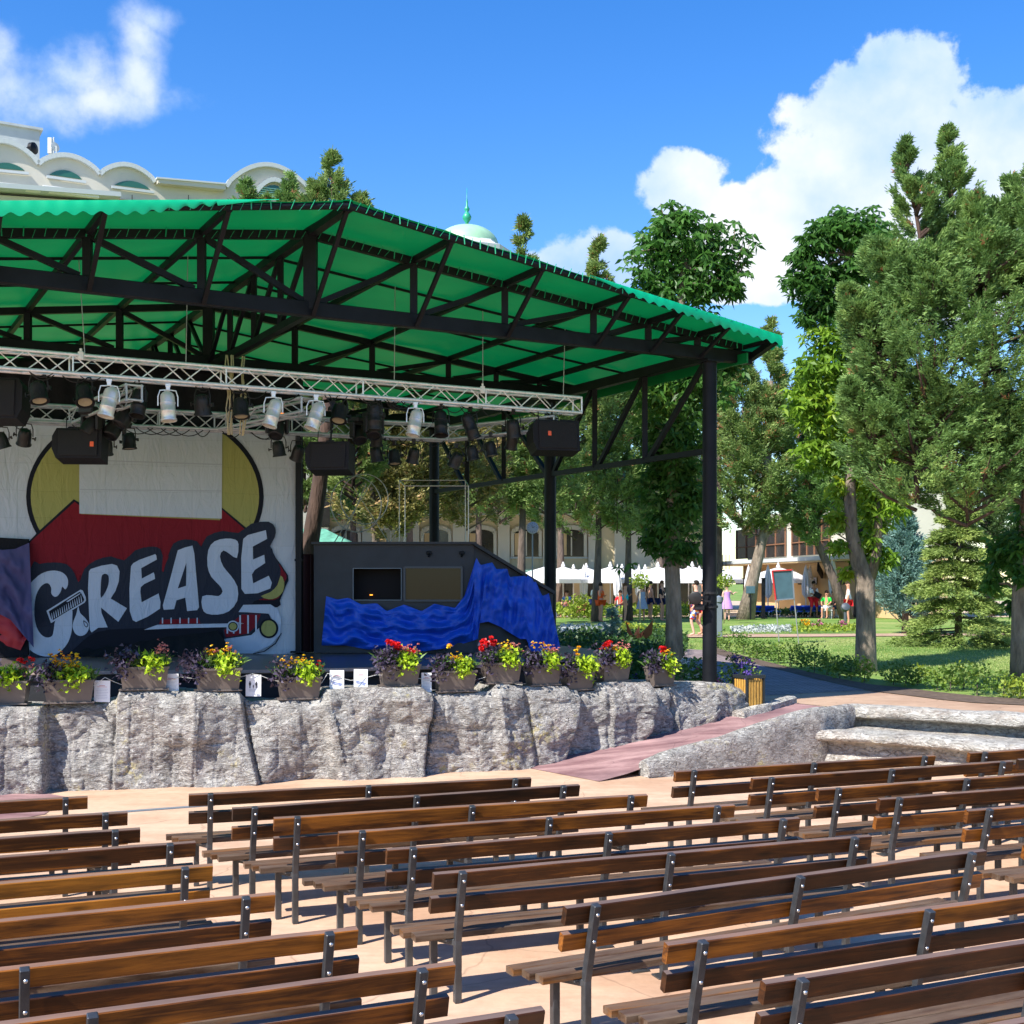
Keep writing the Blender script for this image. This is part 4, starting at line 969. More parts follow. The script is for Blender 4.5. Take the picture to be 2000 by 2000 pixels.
# ------------------------------------------------------------------ loudspeakers
def speaker(u, v, Y, w, h, rz, badge, label, flip=1):
    pos = pY(u, v, Y); t = thing('loudspeaker', pos, label, 'loudspeaker', 'black loudspeakers hung under the trusses')
    d = .42; P = Vector(pos)
    def W(x, y, z): return P+Vector((x*flip, y, z))
    mb = MB(); prof = [(-w/2+.06, -h/2, 0), (w/2, -h/2, 0), (w/2, h/2, 0), (-w/2+.06, h/2, 0), (-w/2, h/2-.12, 0), (-w/2, -h/2+.14, 0)]
    mb.slab([W(a, -d/2, b) for a, b, c in prof], (0, d, 0)); mb.build('cabinet', MT['speaker'], t)
    mb = MB(); mb.box(W(.02, -d/2-.012, 0), (w-.14, .02, h-.06), None, .01); gr = mb.build('grille', MT['grille'], t)
    if badge: mb = MB(); mb.box(W(badge[0], -d/2-.026, badge[1]), (.055, .008, .075), None, .003); mb.box(W(badge[0]-.008, -d/2-.032, badge[1]), (.03, .004, .012)); mb.build('badge', MT['orange_badge'], gr)
    mb = MB(); mb.box(P+Vector((0, 0, h/2+.03)), (.12, .12, .05)); mb.tube(P+Vector((0, 0, h/2)), P+Vector((0, 0, h/2+.35)), .014, 8); mb.tube(P+Vector((-w*.3, 0, h/2-.01)), P+Vector((-w*.3, 0, h/2+.3)), .008, 6)
    mb.build('bracket', MT['lamp_black'], t); t.rotation_euler = (math.radians(-8), 0, rz); return t
speaker(157, 872, 18.3, .70, .44, .08, (.22, -.02), 'black loudspeaker with orange badge hanging in front of the banner')
speaker(645, 896, 19.3, .68, .44, -.1, None, 'unlit black loudspeaker hanging between the banner and the booth')
speaker(1080, 856, 20.4, .78, .50, .25, (-.12, .02), 'black loudspeaker with orange badge under the right end of the truss')
speaker(-8, 785, 17.0, .80, .56, .1, None, 'large black loudspeaker cut off by the left edge of the picture', -1)

# ------------------------------------------------------------------ banner
BA, BB = pz(57, 1283, 1.42), pz(578, 1276, 1.42); BD = (BB-BA); BD.z = 0; BD.normalize(); BN = Vector((BD.y, -BD.x, 0))
def bp(u, v, off=0.0):
    k = (u-1000)/F; o = BA+BN*off
    t = (k*o.y-o.x)/(BD.x-k*BD.y); p = o+BD*t; p.z = HC-(v-VH)/F*p.y; return p
banner = thing('stage_banner', bp(300, 1279), 'white stage banner reading GREASE with a yellow disc and red shape', 'banner')
def bpoly(name, pts, layer, m, sm=0, sc=None):
    if sc: pts = [(sc[0]+x*sc[2], sc[1]+y*sc[2]) for x, y in pts]
    P = [Vector((x, y, 0)) for x, y in pts]
    if sm: P = smooth_closed(P, sm)
    mb = MB(); mb.poly([bp(p.x, p.y, 0.012+layer*0.004) for p in P])
    # face the audience
    a, b, c = [Vector(mb.v[i]) for i in mb.f[0]]
    if (b-a).cross(c-a).dot(BN) < 0: mb.f = [tuple(reversed(f)) for f in mb.f]
    return mb.build(name, m, banner)
Z3 = (0, 1000, 320/1932); Z5 = (0, 950, 600/1932)
mb = MB(); mb.slab([bp(-70, 806), bp(577, 852), bp(577, 1277), bp(57, 1283), bp(57, 1053), bp(-70, 1046)], -BN*.01); mb.build('cloth', MT['banner'], banner)
def vtop(x): return 806+(x+70)/647*46+2
def ell(cx, cy, a, b, n=72): return [(cx+a*math.cos(2*PI*i/n), cy+b*math.sin(2*PI*i/n)) for i in range(n)]
def clip(p): return [(x, max(y, vtop(x))) for x, y in p]
bpoly('disc_outline', clip(ell(283, 970, 232, 178)), 0, MT['b_black']); bpoly('yellow_disc', clip(ell(283, 970, 223, 169)), 1, MT['b_yellow'])
bpoly('roof_outline', [(57,1057),(73,1040),(144,975),(158,983),(158,1004),(430,1016),(432,990),(480,1030),(500,1040),(520,1090),(520,1230),(57,1230)], 2, MT['b_black'])
bpoly('red_roof', [(58,1060),(76,1043),(146,980),(156,988),(158,1004),(430,1016),(433,995),(476,1032),(500,1045),(518,1090),(518,1225),(58,1225)], 3, MT['b_red'])
bpoly('blank_panel', [(155,vtop(155)),(434,vtop(434)),(433,1013),(155,1003)], 4, MT['banner'])
bpoly('panel_seam', [(156,897),(433,906),(433,908.5),(156,899)], 5, mat('seam', (.36,.37,.42), .9))
bpoly('panel_seam', [(156,955),(433,958),(433,960),(156,957)], 5, bpy.data.materials['seam'])
blob = [(190,520),(250,487),(340,478),(420,490),(468,545),(485,590),(505,590),(530,520),(600,465),(700,440),(780,465),(850,402),(950,378),(1010,395),(1033,470),(1060,430),(1090,360),(1160,333),(1240,345),(1265,380),(1300,315),(1400,280),(1500,292),(1580,235),(1690,222),(1732,262),(1728,320),(1700,375),(1725,430),(1765,520),(1750,600),(1700,690),(1600,720),(1540,800),(1430,870),(1100,885),(1000,890),(690,900),(560,940),(480,1010),(400,1065),(300,1082),(190,1070)]
bpoly('car_flank', [(1690,400),(1720,430),(1812,560),(1800,620),(1760,720),(1745,760),(1500,790),(1400,900),(1400,980),(1500,1000),(1700,960),(1500,700)], 4, MT['b_black'], 2, Z5)
bpoly('car_flank_red', [(1700,430),(1725,450),(1800,555),(1790,600),(1755,700),(1690,715),(1600,700),(1700,600),(1740,560)], 5, MT['b_red'], 2, Z5)
bpoly('letter_shadow', blob, 6, MT['b_dark'], 2, Z5)
bpoly('lower_black', [(190,900),(640,890),(1000,880),(1400,870),(1410,960),(1480,1055),(190,1068)], 5, MT['b_black'], 0, Z5)
bpoly('lamp_shape', [(1640,690),(1700,665),(1745,620),(1765,560),(1788,600),(1780,660),(1740,700),(1690,710)], 7, MT['b_yellow'], 2, Z5)
bpoly('red_drip', [(483,560),(503,560),(497,600),(491,600)], 7, MT['b_red'], 0, Z5)
bpoly('red_drip', [(1025,440),(1062,440),(1040,490),(1028,540),(1018,530)], 7, MT['b_red'], 0, Z5)
G = [(345,900),(420,780),(520,712),(640,690),(740,716),(795,780),(800,860),(770,912),(735,880),(715,940),(680,988),(640,998),(605,960),(605,900),(580,850),(540,840),(480,880),(430,970),(408,1090),(405,1220),(430,1350),(480,1440),(550,1480),(615,1460),(635,1380),(650,1290),(700,1230),(840,1150),(852,1250),(845,1400),(810,1520),(740,1620),(640,1690),(540,1705),(440,1680),(360,1630),(342,1590),(343,1300)]
bpoly('letter', G, 8, MT['b_white'], 3, Z3)
bpoly('comb', [(548,1165),(700,1070),(950,915),(975,925),(1010,1000),(1015,1040),(1000,1068),(620,1300),(600,1310)], 9, MT['b_white'], 0, Z3)
bpoly('comb_inside', [(575,1172),(938,940),(960,960),(992,1030),(985,1055),(625,1275),(605,1262)], 10, MT['b_black'], 0, Z3)
for i in range(15):
    t = i/14; x = 612+t*345; y = 1252-t*208
    bpoly('comb_tooth', [(x, y+20), (x+13, y+12), (x-2, y-62), (x-6, y-60)], 11, MT['b_white'], 0, Z3)
bpoly('comb_shine', [(780,1055),(930,965),(945,955),(948,965),(800,1062)], 11, MT['b_white'], 0, Z3)
bpoly('drop', [(922,1115),(945,1190),(1000,1245),(1045,1310),(1048,1370),(1015,1435),(950,1462),(890,1435),(856,1360),(868,1285),(898,1210)], 9, MT['b_white'], 3, Z3)
bpoly('drop_mark', [(985,1275),(1030,1310),(1040,1340),(1020,1362),(995,1340),(985,1305)], 10, MT['b_dark'], 2, Z3)
bpoly('drop_mark', [(992,1292),(1024,1317),(1030,1338),(1018,1350),(1001,1334),(993,1308)], 11, MT['b_white'], 2, Z3)
R_ = [(1048,700),(1070,672),(1200,632),(1320,612),(1380,632),(1410,700),(1400,820),(1362,930),(1305,1020),(1497,1135),(1395,1296),(1190,1125),(1197,1190),(1270,1360),(1160,1364),(1080,1420),(1060,1390),(1050,1200),(1038,900)]
bpoly('letter', R_, 8, MT['b_white'], 0, Z3)
bpoly('letter_hole', [(1196,770),(1212,738),(1240,728),(1272,742),(1282,780),(1278,850),(1250,930),(1190,1015),(1187,900)], 9, MT['b_dark'], 2, Z3)
bpoly('letter', [(1545,640),(1570,605),(1640,565),(1830,497),(1843,515),(1850,560),(1665,662),(1672,785),(1812,712),(1822,740),(1828,788),(1700,850),(1660,885),(1655,940),(1670,1065),(1870,960),(1893,1060),(1887,1140),(1740,1235),(1605,1296),(1565,1275),(1530,1170),(1526,900)], 8, MT['b_white'], 0, Z3)
A_ = [(1118,402),(1160,385),(1210,372),(1222,420),(1252,760),(1240,778),(1177,784),(1165,700),(1110,716),(1095,772),(1030,776),(1024,748),(1060,620)]
bpoly('letter', A_, 8, MT['b_white'], 0, Z5); bpoly('letter_hole', [(1172,480),(1170,625),(1118,642)], 9, MT['b_dark'], 0, Z5)
bpoly('letter', [(1500,365),(1490,450),(1445,425),(1405,403),(1383,440),(1405,505),(1450,560),(1493,630),(1492,720),(1440,785),(1370,806),(1300,800),(1272,765),(1272,692),(1330,685),(1375,690),(1400,660),(1378,620),(1330,570),(1305,500),(1310,400),(1350,345),(1420,328),(1480,335)], 8, MT['b_white'], 2, Z5)
bpoly('letter', [(1530,330),(1558,306),(1672,275),(1680,330),(1590,378),(1592,460),(1662,430),(1668,482),(1602,525),(1584,555),(1592,610),(1690,562),(1710,605),(1700,642),(1620,672),(1540,676),(1518,645),(1517,450)], 8, MT['b_white'], 0, Z5)
bpoly('grille_red', [(1010,838),(1250,830),(1260,862),(1000,868)], 7, MT['b_red'], 0, Z5)
for x in (1022, 1076, 1132, 1186, 1240): bpoly('grille_bar', [(x-4,826),(x+4,826),(x+4,862),(x-4,862)], 8, MT['b_white'], 0, Z5)
bpoly('bumper', [(1500,790),(1530,745),(1700,742),(1745,770),(1768,830),(1762,930),(1700,1000),(1590,1050),(1470,1052),(1430,1020),(1410,960),(1580,935),(1640,880),(1720,850),(1690,800),(1560,792)], 8, MT['b_white'], 0, Z5)
bpoly('grille_dark', [(1400,900),(1480,820),(1510,796),(1690,800),(1710,850),(1650,870),(1600,900),(1580,932),(1410,960)], 9, MT['b_dark'], 0, Z5)
bpoly('grille_red', [(1410,905),(1490,830),(1520,806),(1640,805),(1610,880),(1560,925),(1420,950)], 10, MT['b_red'], 0, Z5)
for x in (1430, 1470, 1510, 1560, 1610): bpoly('grille_bar', [(x-5,810 if x > 1490 else 880),(x+5,810 if x > 1490 else 880),(x+5,925),(x-5,925)], 11, MT['b_white'], 0, Z5)
bpoly('chrome_spear', [(905,902),(990,870),(1100,868),(1430,862),(1500,855),(1535,862),(1500,875),(1430,885),(1080,893)], 10, MT['b_white'], 0, Z5)
bpoly('headlight_rim', ell(1690, 893, 60, 62, 40), 12, MT['b_black'], 0, Z5); bpoly('headlight', ell(1690, 893, 47, 50, 40), 13, MT['b_yellow'], 0, Z5)
bpoly('marker_rim', ell(1465, 880, 38, 36, 30), 11, MT['b_white'], 0, Z5); bpoly('marker_rim', ell(1465, 880, 30, 28, 30), 12, MT['b_black'], 0, Z5); bpoly('marker', ell(1465, 880, 23, 22, 30), 13, MT['b_yellow'], 0, Z5)
bpoly('bumper_line', [(1590,1050),(1660,1035),(1730,985),(1768,920),(1772,924),(1735,990),(1665,1040),(1592,1055)], 12, MT['b_black'], 0, Z5)
bpoly('small_lamp', [(1425,1008),(1462,1010),(1455,1040),(1440,1045)], 12, MT['b_yellow'], 0, Z5)

# black backdrop, side column, dark red flat
mb = MB()
n = 60; V = []; Fc = []
for i in range(n+1):
    u = -140+(592+140)*i/n; p = bp(u, 1278, -.35-.05*math.sin(i*1.7)); V += [(p.x, p.y, 1.42), (p.x, p.y, 6.25)]
for i in range(n): Fc.append((i*2, i*2+2, i*2+3, i*2+1))
tag(finish('black_backdrop', V, Fc, MT['black_cloth'], smooth=True), 'black stage curtain hanging behind the white banner up to the truss', 'curtain')
mb = MB(); p = bp(584, 1276, .05); mb.box((p.x, p.y, 3.8), (.10, .10, 4.75), None, .01); mb.box((p.x, p.y, 1.45), (.25, .25, .03)); mb.box((p.x, p.y, 3.0), (.13, .13, .04))
tag(mb.build('stage_column', MT['black_steel']), 'slim black square column at the right edge of the banner', 'column')
mb = MB(); a = pz(592, 1275, 1.42); b = pz(613, 1274, 1.42); zt = HC-(1082-VH)/F*a.y
mb.slab([(a.x, a.y, 1.42), (b.x, b.y+.1, 1.42), (b.x, b.y+.1, zt), (a.x, a.y, zt)], (0, .05, 0)); mb.box((b.x-.06, b.y+.02, (1.42+zt)/2), (.02, .03, zt-1.45))
tag(mb.build('stage_flat', mat('dark_red_flat', (.03, .006, .008), .6)), 'narrow dark red scenery flat standing between banner and booth', 'scenery flat')
# black covered box in front of the banner
mb = MB(); P = [pY(x, y, 20.6) for x, y in ((150,1276),(200,1228),(262,1230),(430,1230),(458,1278))]
V = []; Fc = []; n = 46
for i in range(n+1):
    t = i/n; u0 = 215+t*(425-215); u1 = 140+t*(462-140)
    top = pY(u0, 1231+1.5*math.sin(t*9), 20.9); bot = pz(u1, 1283, 1.42)
    for j in range(13):
        q = j/12; a = top.lerp(bot, q**.8); a.y += -.06*q*math.sin(i*1.25)*1.0; V.append(a)
    b2 = pY(u0, 1228, 21.15); V.append(b2)
for i in range(n):
    for j in range(12): Fc.append((i*14+j, i*14+j+1, (i+1)*14+j+1, (i+1)*14+j))
    Fc.append((i*14+13, i*14, (i+1)*14, (i+1)*14+13))
tag(finish('covered_box', V, Fc, MT['black_cloth'], smooth=True), 'low long box under a black cloth standing before the banner', 'covered box')
# left: black flat with draped purple tulle and red cloth
mb = MB(); mb.slab([bp(-70, 1048, .05), bp(56, 1053, .05), bp(56, 1283, .05), bp(-70, 1286, .05)], BN*.04); tag(mb.build('stage_flat', MT['black_cloth']), 'black scenery flat at the left edge, behind the purple drape', 'scenery flat')
def drape(name, top, bot, offs, m, fold, amp, label, cat, nx=70, ny=34, plane=bp, seed=0, parent=None):
    V = []; Fc = []
    tx, ty = zip(*top); bx_, by_ = zip(*bot)
    tl = np.linspace(0, 1, len(top)); bl = np.linspace(0, 1, len(bot))
    for i in range(nx+1):
        s = i/nx; a = (np.interp(s, tl, tx), np.interp(s, tl, ty)); b = (np.interp(s, bl, bx_), np.interp(s, bl, by_))
        for j in range(ny+1):
            q = j/ny; u = a[0]+(b[0]-a[0])*q; v = a[1]+(b[1]-a[1])*q
            w = mnoise.noise(Vector((s*fold[0], q*fold[1], seed)))+.5*mnoise.noise(Vector((s*fold[0]*2.3, q*fold[1]*2.1, seed+7)))
            V.append(plane(u, v, offs(s, q)+amp*(w+.6*math.sin((q*fold[2]+.35*math.sin(s*fold[3]))*2*PI))*min(1, q*5+.15)))
    for i in range(nx):
        for j in range(ny): Fc.append((i*(ny+1)+j, i*(ny+1)+j+1, (i+1)*(ny+1)+j+1, (i+1)*(ny+1)+j))
    o = finish(name, V, Fc, m, parent, smooth=True); 
    return tag(o, label, cat) if parent is None else o
drape('tulle_drape', [(-70,1085),(-20,1070),(5,1074),(30,1072),(57,1060)], [(-70,1230),(-10,1195),(20,1210),(45,1240),(66,1265)], lambda s, q: .16+.05*q, MT['tulle'], (4, 5, 2.5, 5), .07, 'sheer purple tulle swagged over the black flat at the left edge', 'drape', seed=3)
drape('red_drape', [(-70,1200),(-20,1185),(20,1180),(50,1195),(57,1215)], [(-70,1245),(-20,1250),(15,1262),(40,1270),(55,1240)], lambda s, q: .12, MT['red_cloth'], (4, 4, 1.5, 4), .04, 'red cloth hanging below the purple tulle at the left edge', 'drape', 40, 20, seed=5)

# ------------------------------------------------------------------ control booth with blue drape
YB = 21.4
booth = thing('control_booth', pY(770, 1276, YB), 'black wooden control booth with two small windows, standing on the right of the stage', 'booth')
def by(u, v, d=0.0): return pY(u, v, YB) + Vector((0, d, 0))
zb = 1.42
def bz(v): return HC-(v-VH)/F*YB
mb = MB()
def slabr(u0, u1, v0, v1, d0=0.0, th=.06): 
    a = pY(u0, v0, YB); b = pY(u1, v1, YB); z0 = max(b.z, zb)
    mb.box(((a.x+b.x)/2, YB+d0+th/2, (a.z+z0)/2), (abs(b.x-a.x), th, abs(a.z-z0)))
slabr(613, 925, 1063, 1110); slabr(613, 690, 1110, 1172); slabr(902, 925, 1110, 1172); slabr(613, 925, 1172, 1290); slabr(784, 790, 1110, 1172)
mb.build('front_wall', MT['booth'], booth)
mb = MB(); a = by(613, 1063); b = by(925, 1063)
mb.slab([(a.x, YB+.06, zb), (a.x, YB+2, zb), (a.x, YB+2, a.z), (a.x, YB+.06, a.z)], (.05, 0, 0)); mb.slab([(b.x-.05, YB+.06, zb), (b.x-.05, YB+2, zb), (b.x-.05, YB+2, a.z), (b.x-.05, YB+.06, a.z)], (.05, 0, 0))
mb.box(((a.x+b.x)/2, YB+2.03, (zb+a.z)/2), (b.x-a.x, .05, a.z-zb)); mb.build('side_walls', MT['booth'], booth)
mb = MB(); mb.box(((a.x+b.x)/2, YB+.98, a.z+.02), (b.x-a.x+.06, 2.14, .04)); mb.build('roof', MT['booth'], booth)
mb = MB(); mb.box(((a.x+b.x)/2, YB+.9, (zb+a.z)/2), (b.x-a.x-.2, 1.2, a.z-zb-.1)); mb.build('dark_interior', MT['booth_in'], booth)
mb = MB(); f = .035
for (u0, u1, v0, v1) in ((790, 902, 1108, 1173),):
    a = pY(u0, v0, YB-.03); b = pY(u1, v1, YB-.03)
    for c, s_ in ((((a.x+b.x)/2, YB-.02, a.z), (b.x-a.x, .05, f)), (((a.x+b.x)/2, YB-.02, b.z), (b.x-a.x, .05, f)), ((a.x, YB-.02, (a.z+b.z)/2), (f, .046, a.z-b.z)), ((b.x, YB-.02, (a.z+b.z)/2), (f, .046, a.z-b.z))): mb.box(c, s_)
wf = mb.build('window', mat('window_frame_grey', (.05, .055, .065), .5), booth)
mb = MB(); mb.box(((a.x+b.x)/2, YB, (a.z+b.z)/2), (b.x-a.x, .01, a.z-b.z)); mb.build('pane', MT['glass'], wf)
a = pY(690, 1110, YB); b = pY(784, 1172, YB); mb = MB()
for c, s_ in ((((a.x+b.x)/2, YB-.01, a.z), (b.x-a.x, .03, .012)), (((a.x+b.x)/2, YB-.01, b.z), (b.x-a.x, .03, .012)), ((a.x, YB-.01, (a.z+b.z)/2), (.012, .028, a.z-b.z)), ((b.x, YB-.01, (a.z+b.z)/2), (.012, .028, a.z-b.z))): mb.box(c, s_)
mb.build('window', MT['pole_grey'], booth)
mb = MB(); p = pY(725, 1162, YB+.25); mb.box(p, (.05, .03, .018), None, .004); mb.build('indicator_light', mat('orange_indicator', (.9, .3, .02), .4, emit=(1, .35, .03, 1.5)), booth)
mb = MB()
for u in (838, 902): p = pY(u, 1080, YB-.03); mb.box(p, (.09, .05, .06), None, .01); mb.tube(p, p+Vector((0, -.05, -.06)), .02, 8)
mb.build('cable_hook', MT['black_steel'], booth)
mb = MB(); th = Vector((0, 1.7, 0)); mb.slab([pY(925, 1290, YB+.02), pY(1080, 1290, YB+.55), pY(1080, 1160, YB+.55), pY(925, 1064, YB+.02)], th)
mb.v = [(x, y, max(z, zb)) for x, y, z in mb.v]; mb.build('sloping_side', MT['booth'], booth)
mb = MB(); mb.beam(pY(925, 1062, YB-.02), pY(1082, 1158, YB+.5), .12, .05); mb.build('slope_rail', MT['booth'], booth)
def bl(u, v, off):
    Y = YB-.03-off+max(0, (u-930))*.0036
    return pY(u, v, Y)
Z6 = (550, 950, 600/1932)
tp = [(280,690),(350,712),(420,700),(500,742),(600,735),(660,785),(770,743),(880,785),(960,738),(1090,765),(1150,690),(1190,560),(1225,445),(1250,495),(1325,478),(1350,520),(1420,518),(1432,570),(1550,560),(1600,600),(1640,690),(1682,672)]
bt = [(250,1000),(400,1000),(550,1028),(700,1022),(900,1037),(1050,1015),(1180,978),(1235,960),(1245,860),(1300,850),(1380,885),(1450,930),(1500,960),(1545,960),(1560,1040),(1600,1085),(1700,1090),(1750,1010)]
tp = [(Z6[0]+x*Z6[2], Z6[1]+y*Z6[2]) for x, y in tp]; bt = [(Z6[0]+x*Z6[2], Z6[1]+y*Z6[2]) for x, y in bt]
# resample the two edges by picture column
def resamp(p, n):
    L = [0]
    for i in range(1, len(p)): L.append(L[-1]+math.dist(p[i], p[i-1]))
    x = np.linspace(0, L[-1], n); return list(zip(np.interp(x, L, [a for a, b in p]), np.interp(x, L, [b for a, b in p])))
def rx(p, keys, n):
    xs = [a for a, b in p]; kk = np.linspace(0, 1, n); X = np.interp(kk, *keys)
    return list(zip(X, np.interp(X, xs, [b for a, b in p])))
nn = 120
T = rx(tp, ([0, .5, .62, 1], [637, 910, 950, 1072]), nn); Bm = rx(bt, ([0, .5, .62, 1], [628, 915, 936, 1094]), nn)
def off_fn(s, q): return .05+.05*math.sin(q*PI)
V = []; Fc = []; ny = 60
for i in range(nn):
    s = i/(nn-1); a, b = T[i], Bm[i]
    for j in range(ny+1):
        q = j/ny; u = a[0]+(b[0]-a[0])*q; v = a[1]+(b[1]-a[1])*q
        if s < .55:     # horizontal swags pinned along the top
            ph = q*2.6+.45*math.cos(s*2*PI*8.7)*(1-q*.7)+.35*mnoise.noise(Vector((s*9, q*2, 8)))
            w = .065*math.sin(ph*2*PI)*min(1, q*3)+.075*mnoise.noise(Vector((s*14, q*7, 1)))+.02*mnoise.noise(Vector((s*40, q*16, 2)))
        else:           # hanging pleats
            ph = s*24+1.3*q*(s-.5)*4
            w = .045*math.sin(ph*2*PI+2.5*mnoise.noise(Vector((s*11, q*2.5, 9))))*(.2+.8*abs(mnoise.noise(Vector((s*7, q*2, 2)))*2))+.10*mnoise.noise(Vector((s*20, q*4.5+s*6, 4)))+.025*mnoise.noise(Vector((s*60, q*9, 2)))
        p = bl(u, v, .07+w+.04*math.sin(q*PI)); p.z = max(p.z, 1.425); V.append(p)
for i in range(nn-1):
    for j in range(ny): Fc.append((i*(ny+1)+j, i*(ny+1)+j+1, (i+1)*(ny+1)+j+1, (i+1)*(ny+1)+j))
tag(finish('blue_drape', V, Fc, MT['blue_cloth'], smooth=True), 'royal blue cloth pinned in swags round the black control booth', 'drape')
# wire props on the booth roof
zr = bz(1063)+.04
hp = thing('wire_hoop_frame', pY(700, 1062, 22.4), 'bent thin metal wire hoops with crossed rods standing on the booth roof', 'wire prop')
mb = MB()
def ring(c, r, ax_, n=28):
    R = Vector(ax_).normalized().to_track_quat('Z', 'Y').to_matrix(); return [c+R @ Vector((r*math.cos(2*PI*i/n), r*math.sin(2*PI*i/n), 0)) for i in range(n+1)]
mb.path(ring(pY(695, 985, 22.4), .5, (.35, 1, .15)), .010, 6); mb.path(ring(pY(712, 975, 22.5), .45, (-.5, 1, .1)), .010, 6); mb.build('hoop', MT['wire'], hp, True)
mb = MB(); mb.tube(pY(650, 1064, 22.3), pY(727, 940, 22.5), .010, 6); mb.tube(pY(665, 1064, 22.5), pY(715, 945, 22.5), .010, 6); mb.tube(pY(762, 1064, 22.4), pY(690, 950, 22.4), .008, 6)
mb.build('rod', MT['wire'], hp)
fr = thing('wire_cube_frame', pY(850, 1062, 22.0), 'open box frame of thin metal rods standing on the booth roof', 'wire prop')
mb = MB(); a, b = pY(780, 938, 22.6), pY(909, 938, 22.6); c, d = pY(791, 949, 21.7), pY(915, 949, 21.7)
for p, q in ((a, b), (c, d), (a, c), (b, d)): mb.tube(p, q, .010, 6)
mb.build('top_rods', MT['wire'], fr)
mb = MB()
for p in (a, b, c, d): mb.tube(p, (p.x, p.y, zr-.02), .010, 6)
mb.build('upright_rods', MT['wire'], fr)
# ------------------------------------------------------------------ leaf builders
def leaves_mesh(name, C, D, L, Wd, mt, tint, parent=None, origin=None, droop=0.15, roll=None, label=None, cat=None, group=None, curl=0.25):
    """C (n,3) leaf bases, D (n,3) directions, L lengths, Wd widths; each leaf a folded diamond of two triangles pairs"""
    C = np.asarray(C, float); D = np.asarray(D, float); n = len(C)
    L = np.broadcast_to(np.asarray(L, float), (n,)); Wd = np.broadcast_to(np.asarray(Wd, float), (n,))
    D = D/np.linalg.norm(D, axis=1, keepdims=True)
    A = RNG.normal(size=(n, 3)) if roll is None else np.asarray(roll, float)+RNG.normal(size=(n, 3))*.25
    Sd = np.cross(D, A); Sd /= (np.linalg.norm(Sd, axis=1, keepdims=True)+1e-9)
    Nn = np.cross(Sd, D)
    mid = C+D*(L*.5)[:, None]
    tip = C+D*L[:, None]-np.array([0, 0, 1])*(L*droop)[:, None]
    v1 = mid+Sd*(Wd*.5)[:, None]+Nn*(Wd*curl)[:, None]; v2 = mid-Sd*(Wd*.5)[:, None]+Nn*(Wd*curl)[:, None]
    V = np.stack([C, v1, tip, v2], 1).reshape(-1, 3)
    o0 = np.array(WL[parent.name]) if parent is not None else np.array(origin)
    V = V-o0
    me = bpy.data.meshes.new(name); me.vertices.add(4*n); me.loops.add(4*n); me.polygons.add(n)
    me.vertices.foreach_set('co', V.ravel().astype(np.float32)); me.loops.foreach_set('vertex_index', np.arange(4*n, dtype=np.int32))
    me.polygons.foreach_set('loop_start', np.arange(0, 4*n, 4, dtype=np.int32))
    me.update(calc_edges=True)
    at = me.attributes.new('tint', 'FLOAT', 'POINT'); at.data.foreach_set('value', np.repeat(np.clip(np.asarray(tint, float), 0, 1), 4).astype(np.float32))
    me.materials.append(mt)
    o = link_mesh(name, me, parent, o0)
    return tag(o, label, cat, group)
LF = {
 'lime': leaf_mat('lime_leaves', [(0, (.28, .44, .015)), (1, (.55, .72, .05))], .35),
 'purple': leaf_mat('purple_leaves', [(0, (.022, .014, .028)), (1, (.11, .09, .14))], .15, .35),
 'green': leaf_mat('green_leaves', [(0, (.05, .13, .02)), (1, (.18, .30, .07))], .3),
 'yellow': leaf_mat('yellow_petals', [(0, (.75, .20, .01)), (.35, (.85, .50, .01)), (1, (.85, .65, .03))], .2),
 'pink': leaf_mat('pink_petals', [(0, (.60, .16, .14)), (1, (.75, .38, .32))], .2),
 'red': leaf_mat('red_petals', [(0, (.55, .005, .01)), (1, (.85, .03, .03))], .2),
 'violet': leaf_mat('violet_petals', [(0, (.05, .03, .22)), (1, (.22, .14, .50))], .2),
 'magenta': leaf_mat('magenta_petals', [(0, (.60, .05, .28)), (1, (.80, .30, .50))], .2),
 'white': leaf_mat('white_petals', [(0, (.55, .56, .52)), (1, (.82, .82, .80))], .2),
 'silver': leaf_mat('silver_leaves', [(0, (.32, .36, .34)), (1, (.62, .65, .64))], .2),
 'hedge': leaf_mat('hedge_leaves', [(0, (.05, .12, .02)), (.6, (.14, .24, .04)), (1, (.32, .42, .07))], .35),
 'ground': leaf_mat('ground_cover_leaves', [(0, (.02, .06, .015)), (1, (.07, .14, .03))], .25),
 'yewgold': leaf_mat('gold_shrub_leaves', [(0, (.16, .26, .03)), (1, (.36, .42, .05))], .3),
}
def rdir(n, up=0.3):
    D = RNG.normal(size=(n, 3)); D[:, 2] = np.abs(D[:, 2])*.7+up; return D
def clump(c, r, n):          # n points inside an ellipsoid
    D = RNG.normal(size=(n, 3)); D /= np.linalg.norm(D, axis=1, keepdims=True); q = RNG.random(n)**.45
    return np.array(c)+D*q[:, None]*np.array(r)
def flower_heads(name, pts, r, key, parent, petals=7):
    C = np.repeat(np.asarray(pts), petals, 0); n = len(C)
    D = RNG.normal(size=(n, 3))*.8; D[:, 2] = np.abs(D[:, 2])*.6+.2; D[:, 1] -= .35
    t = np.repeat(RNG.random(len(pts)), petals)+RNG.normal(size=n)*.12
    return leaves_mesh(name, C, D, r*RNG.uniform(.7, 1.2, n), r*.9, LF[key], t, parent)
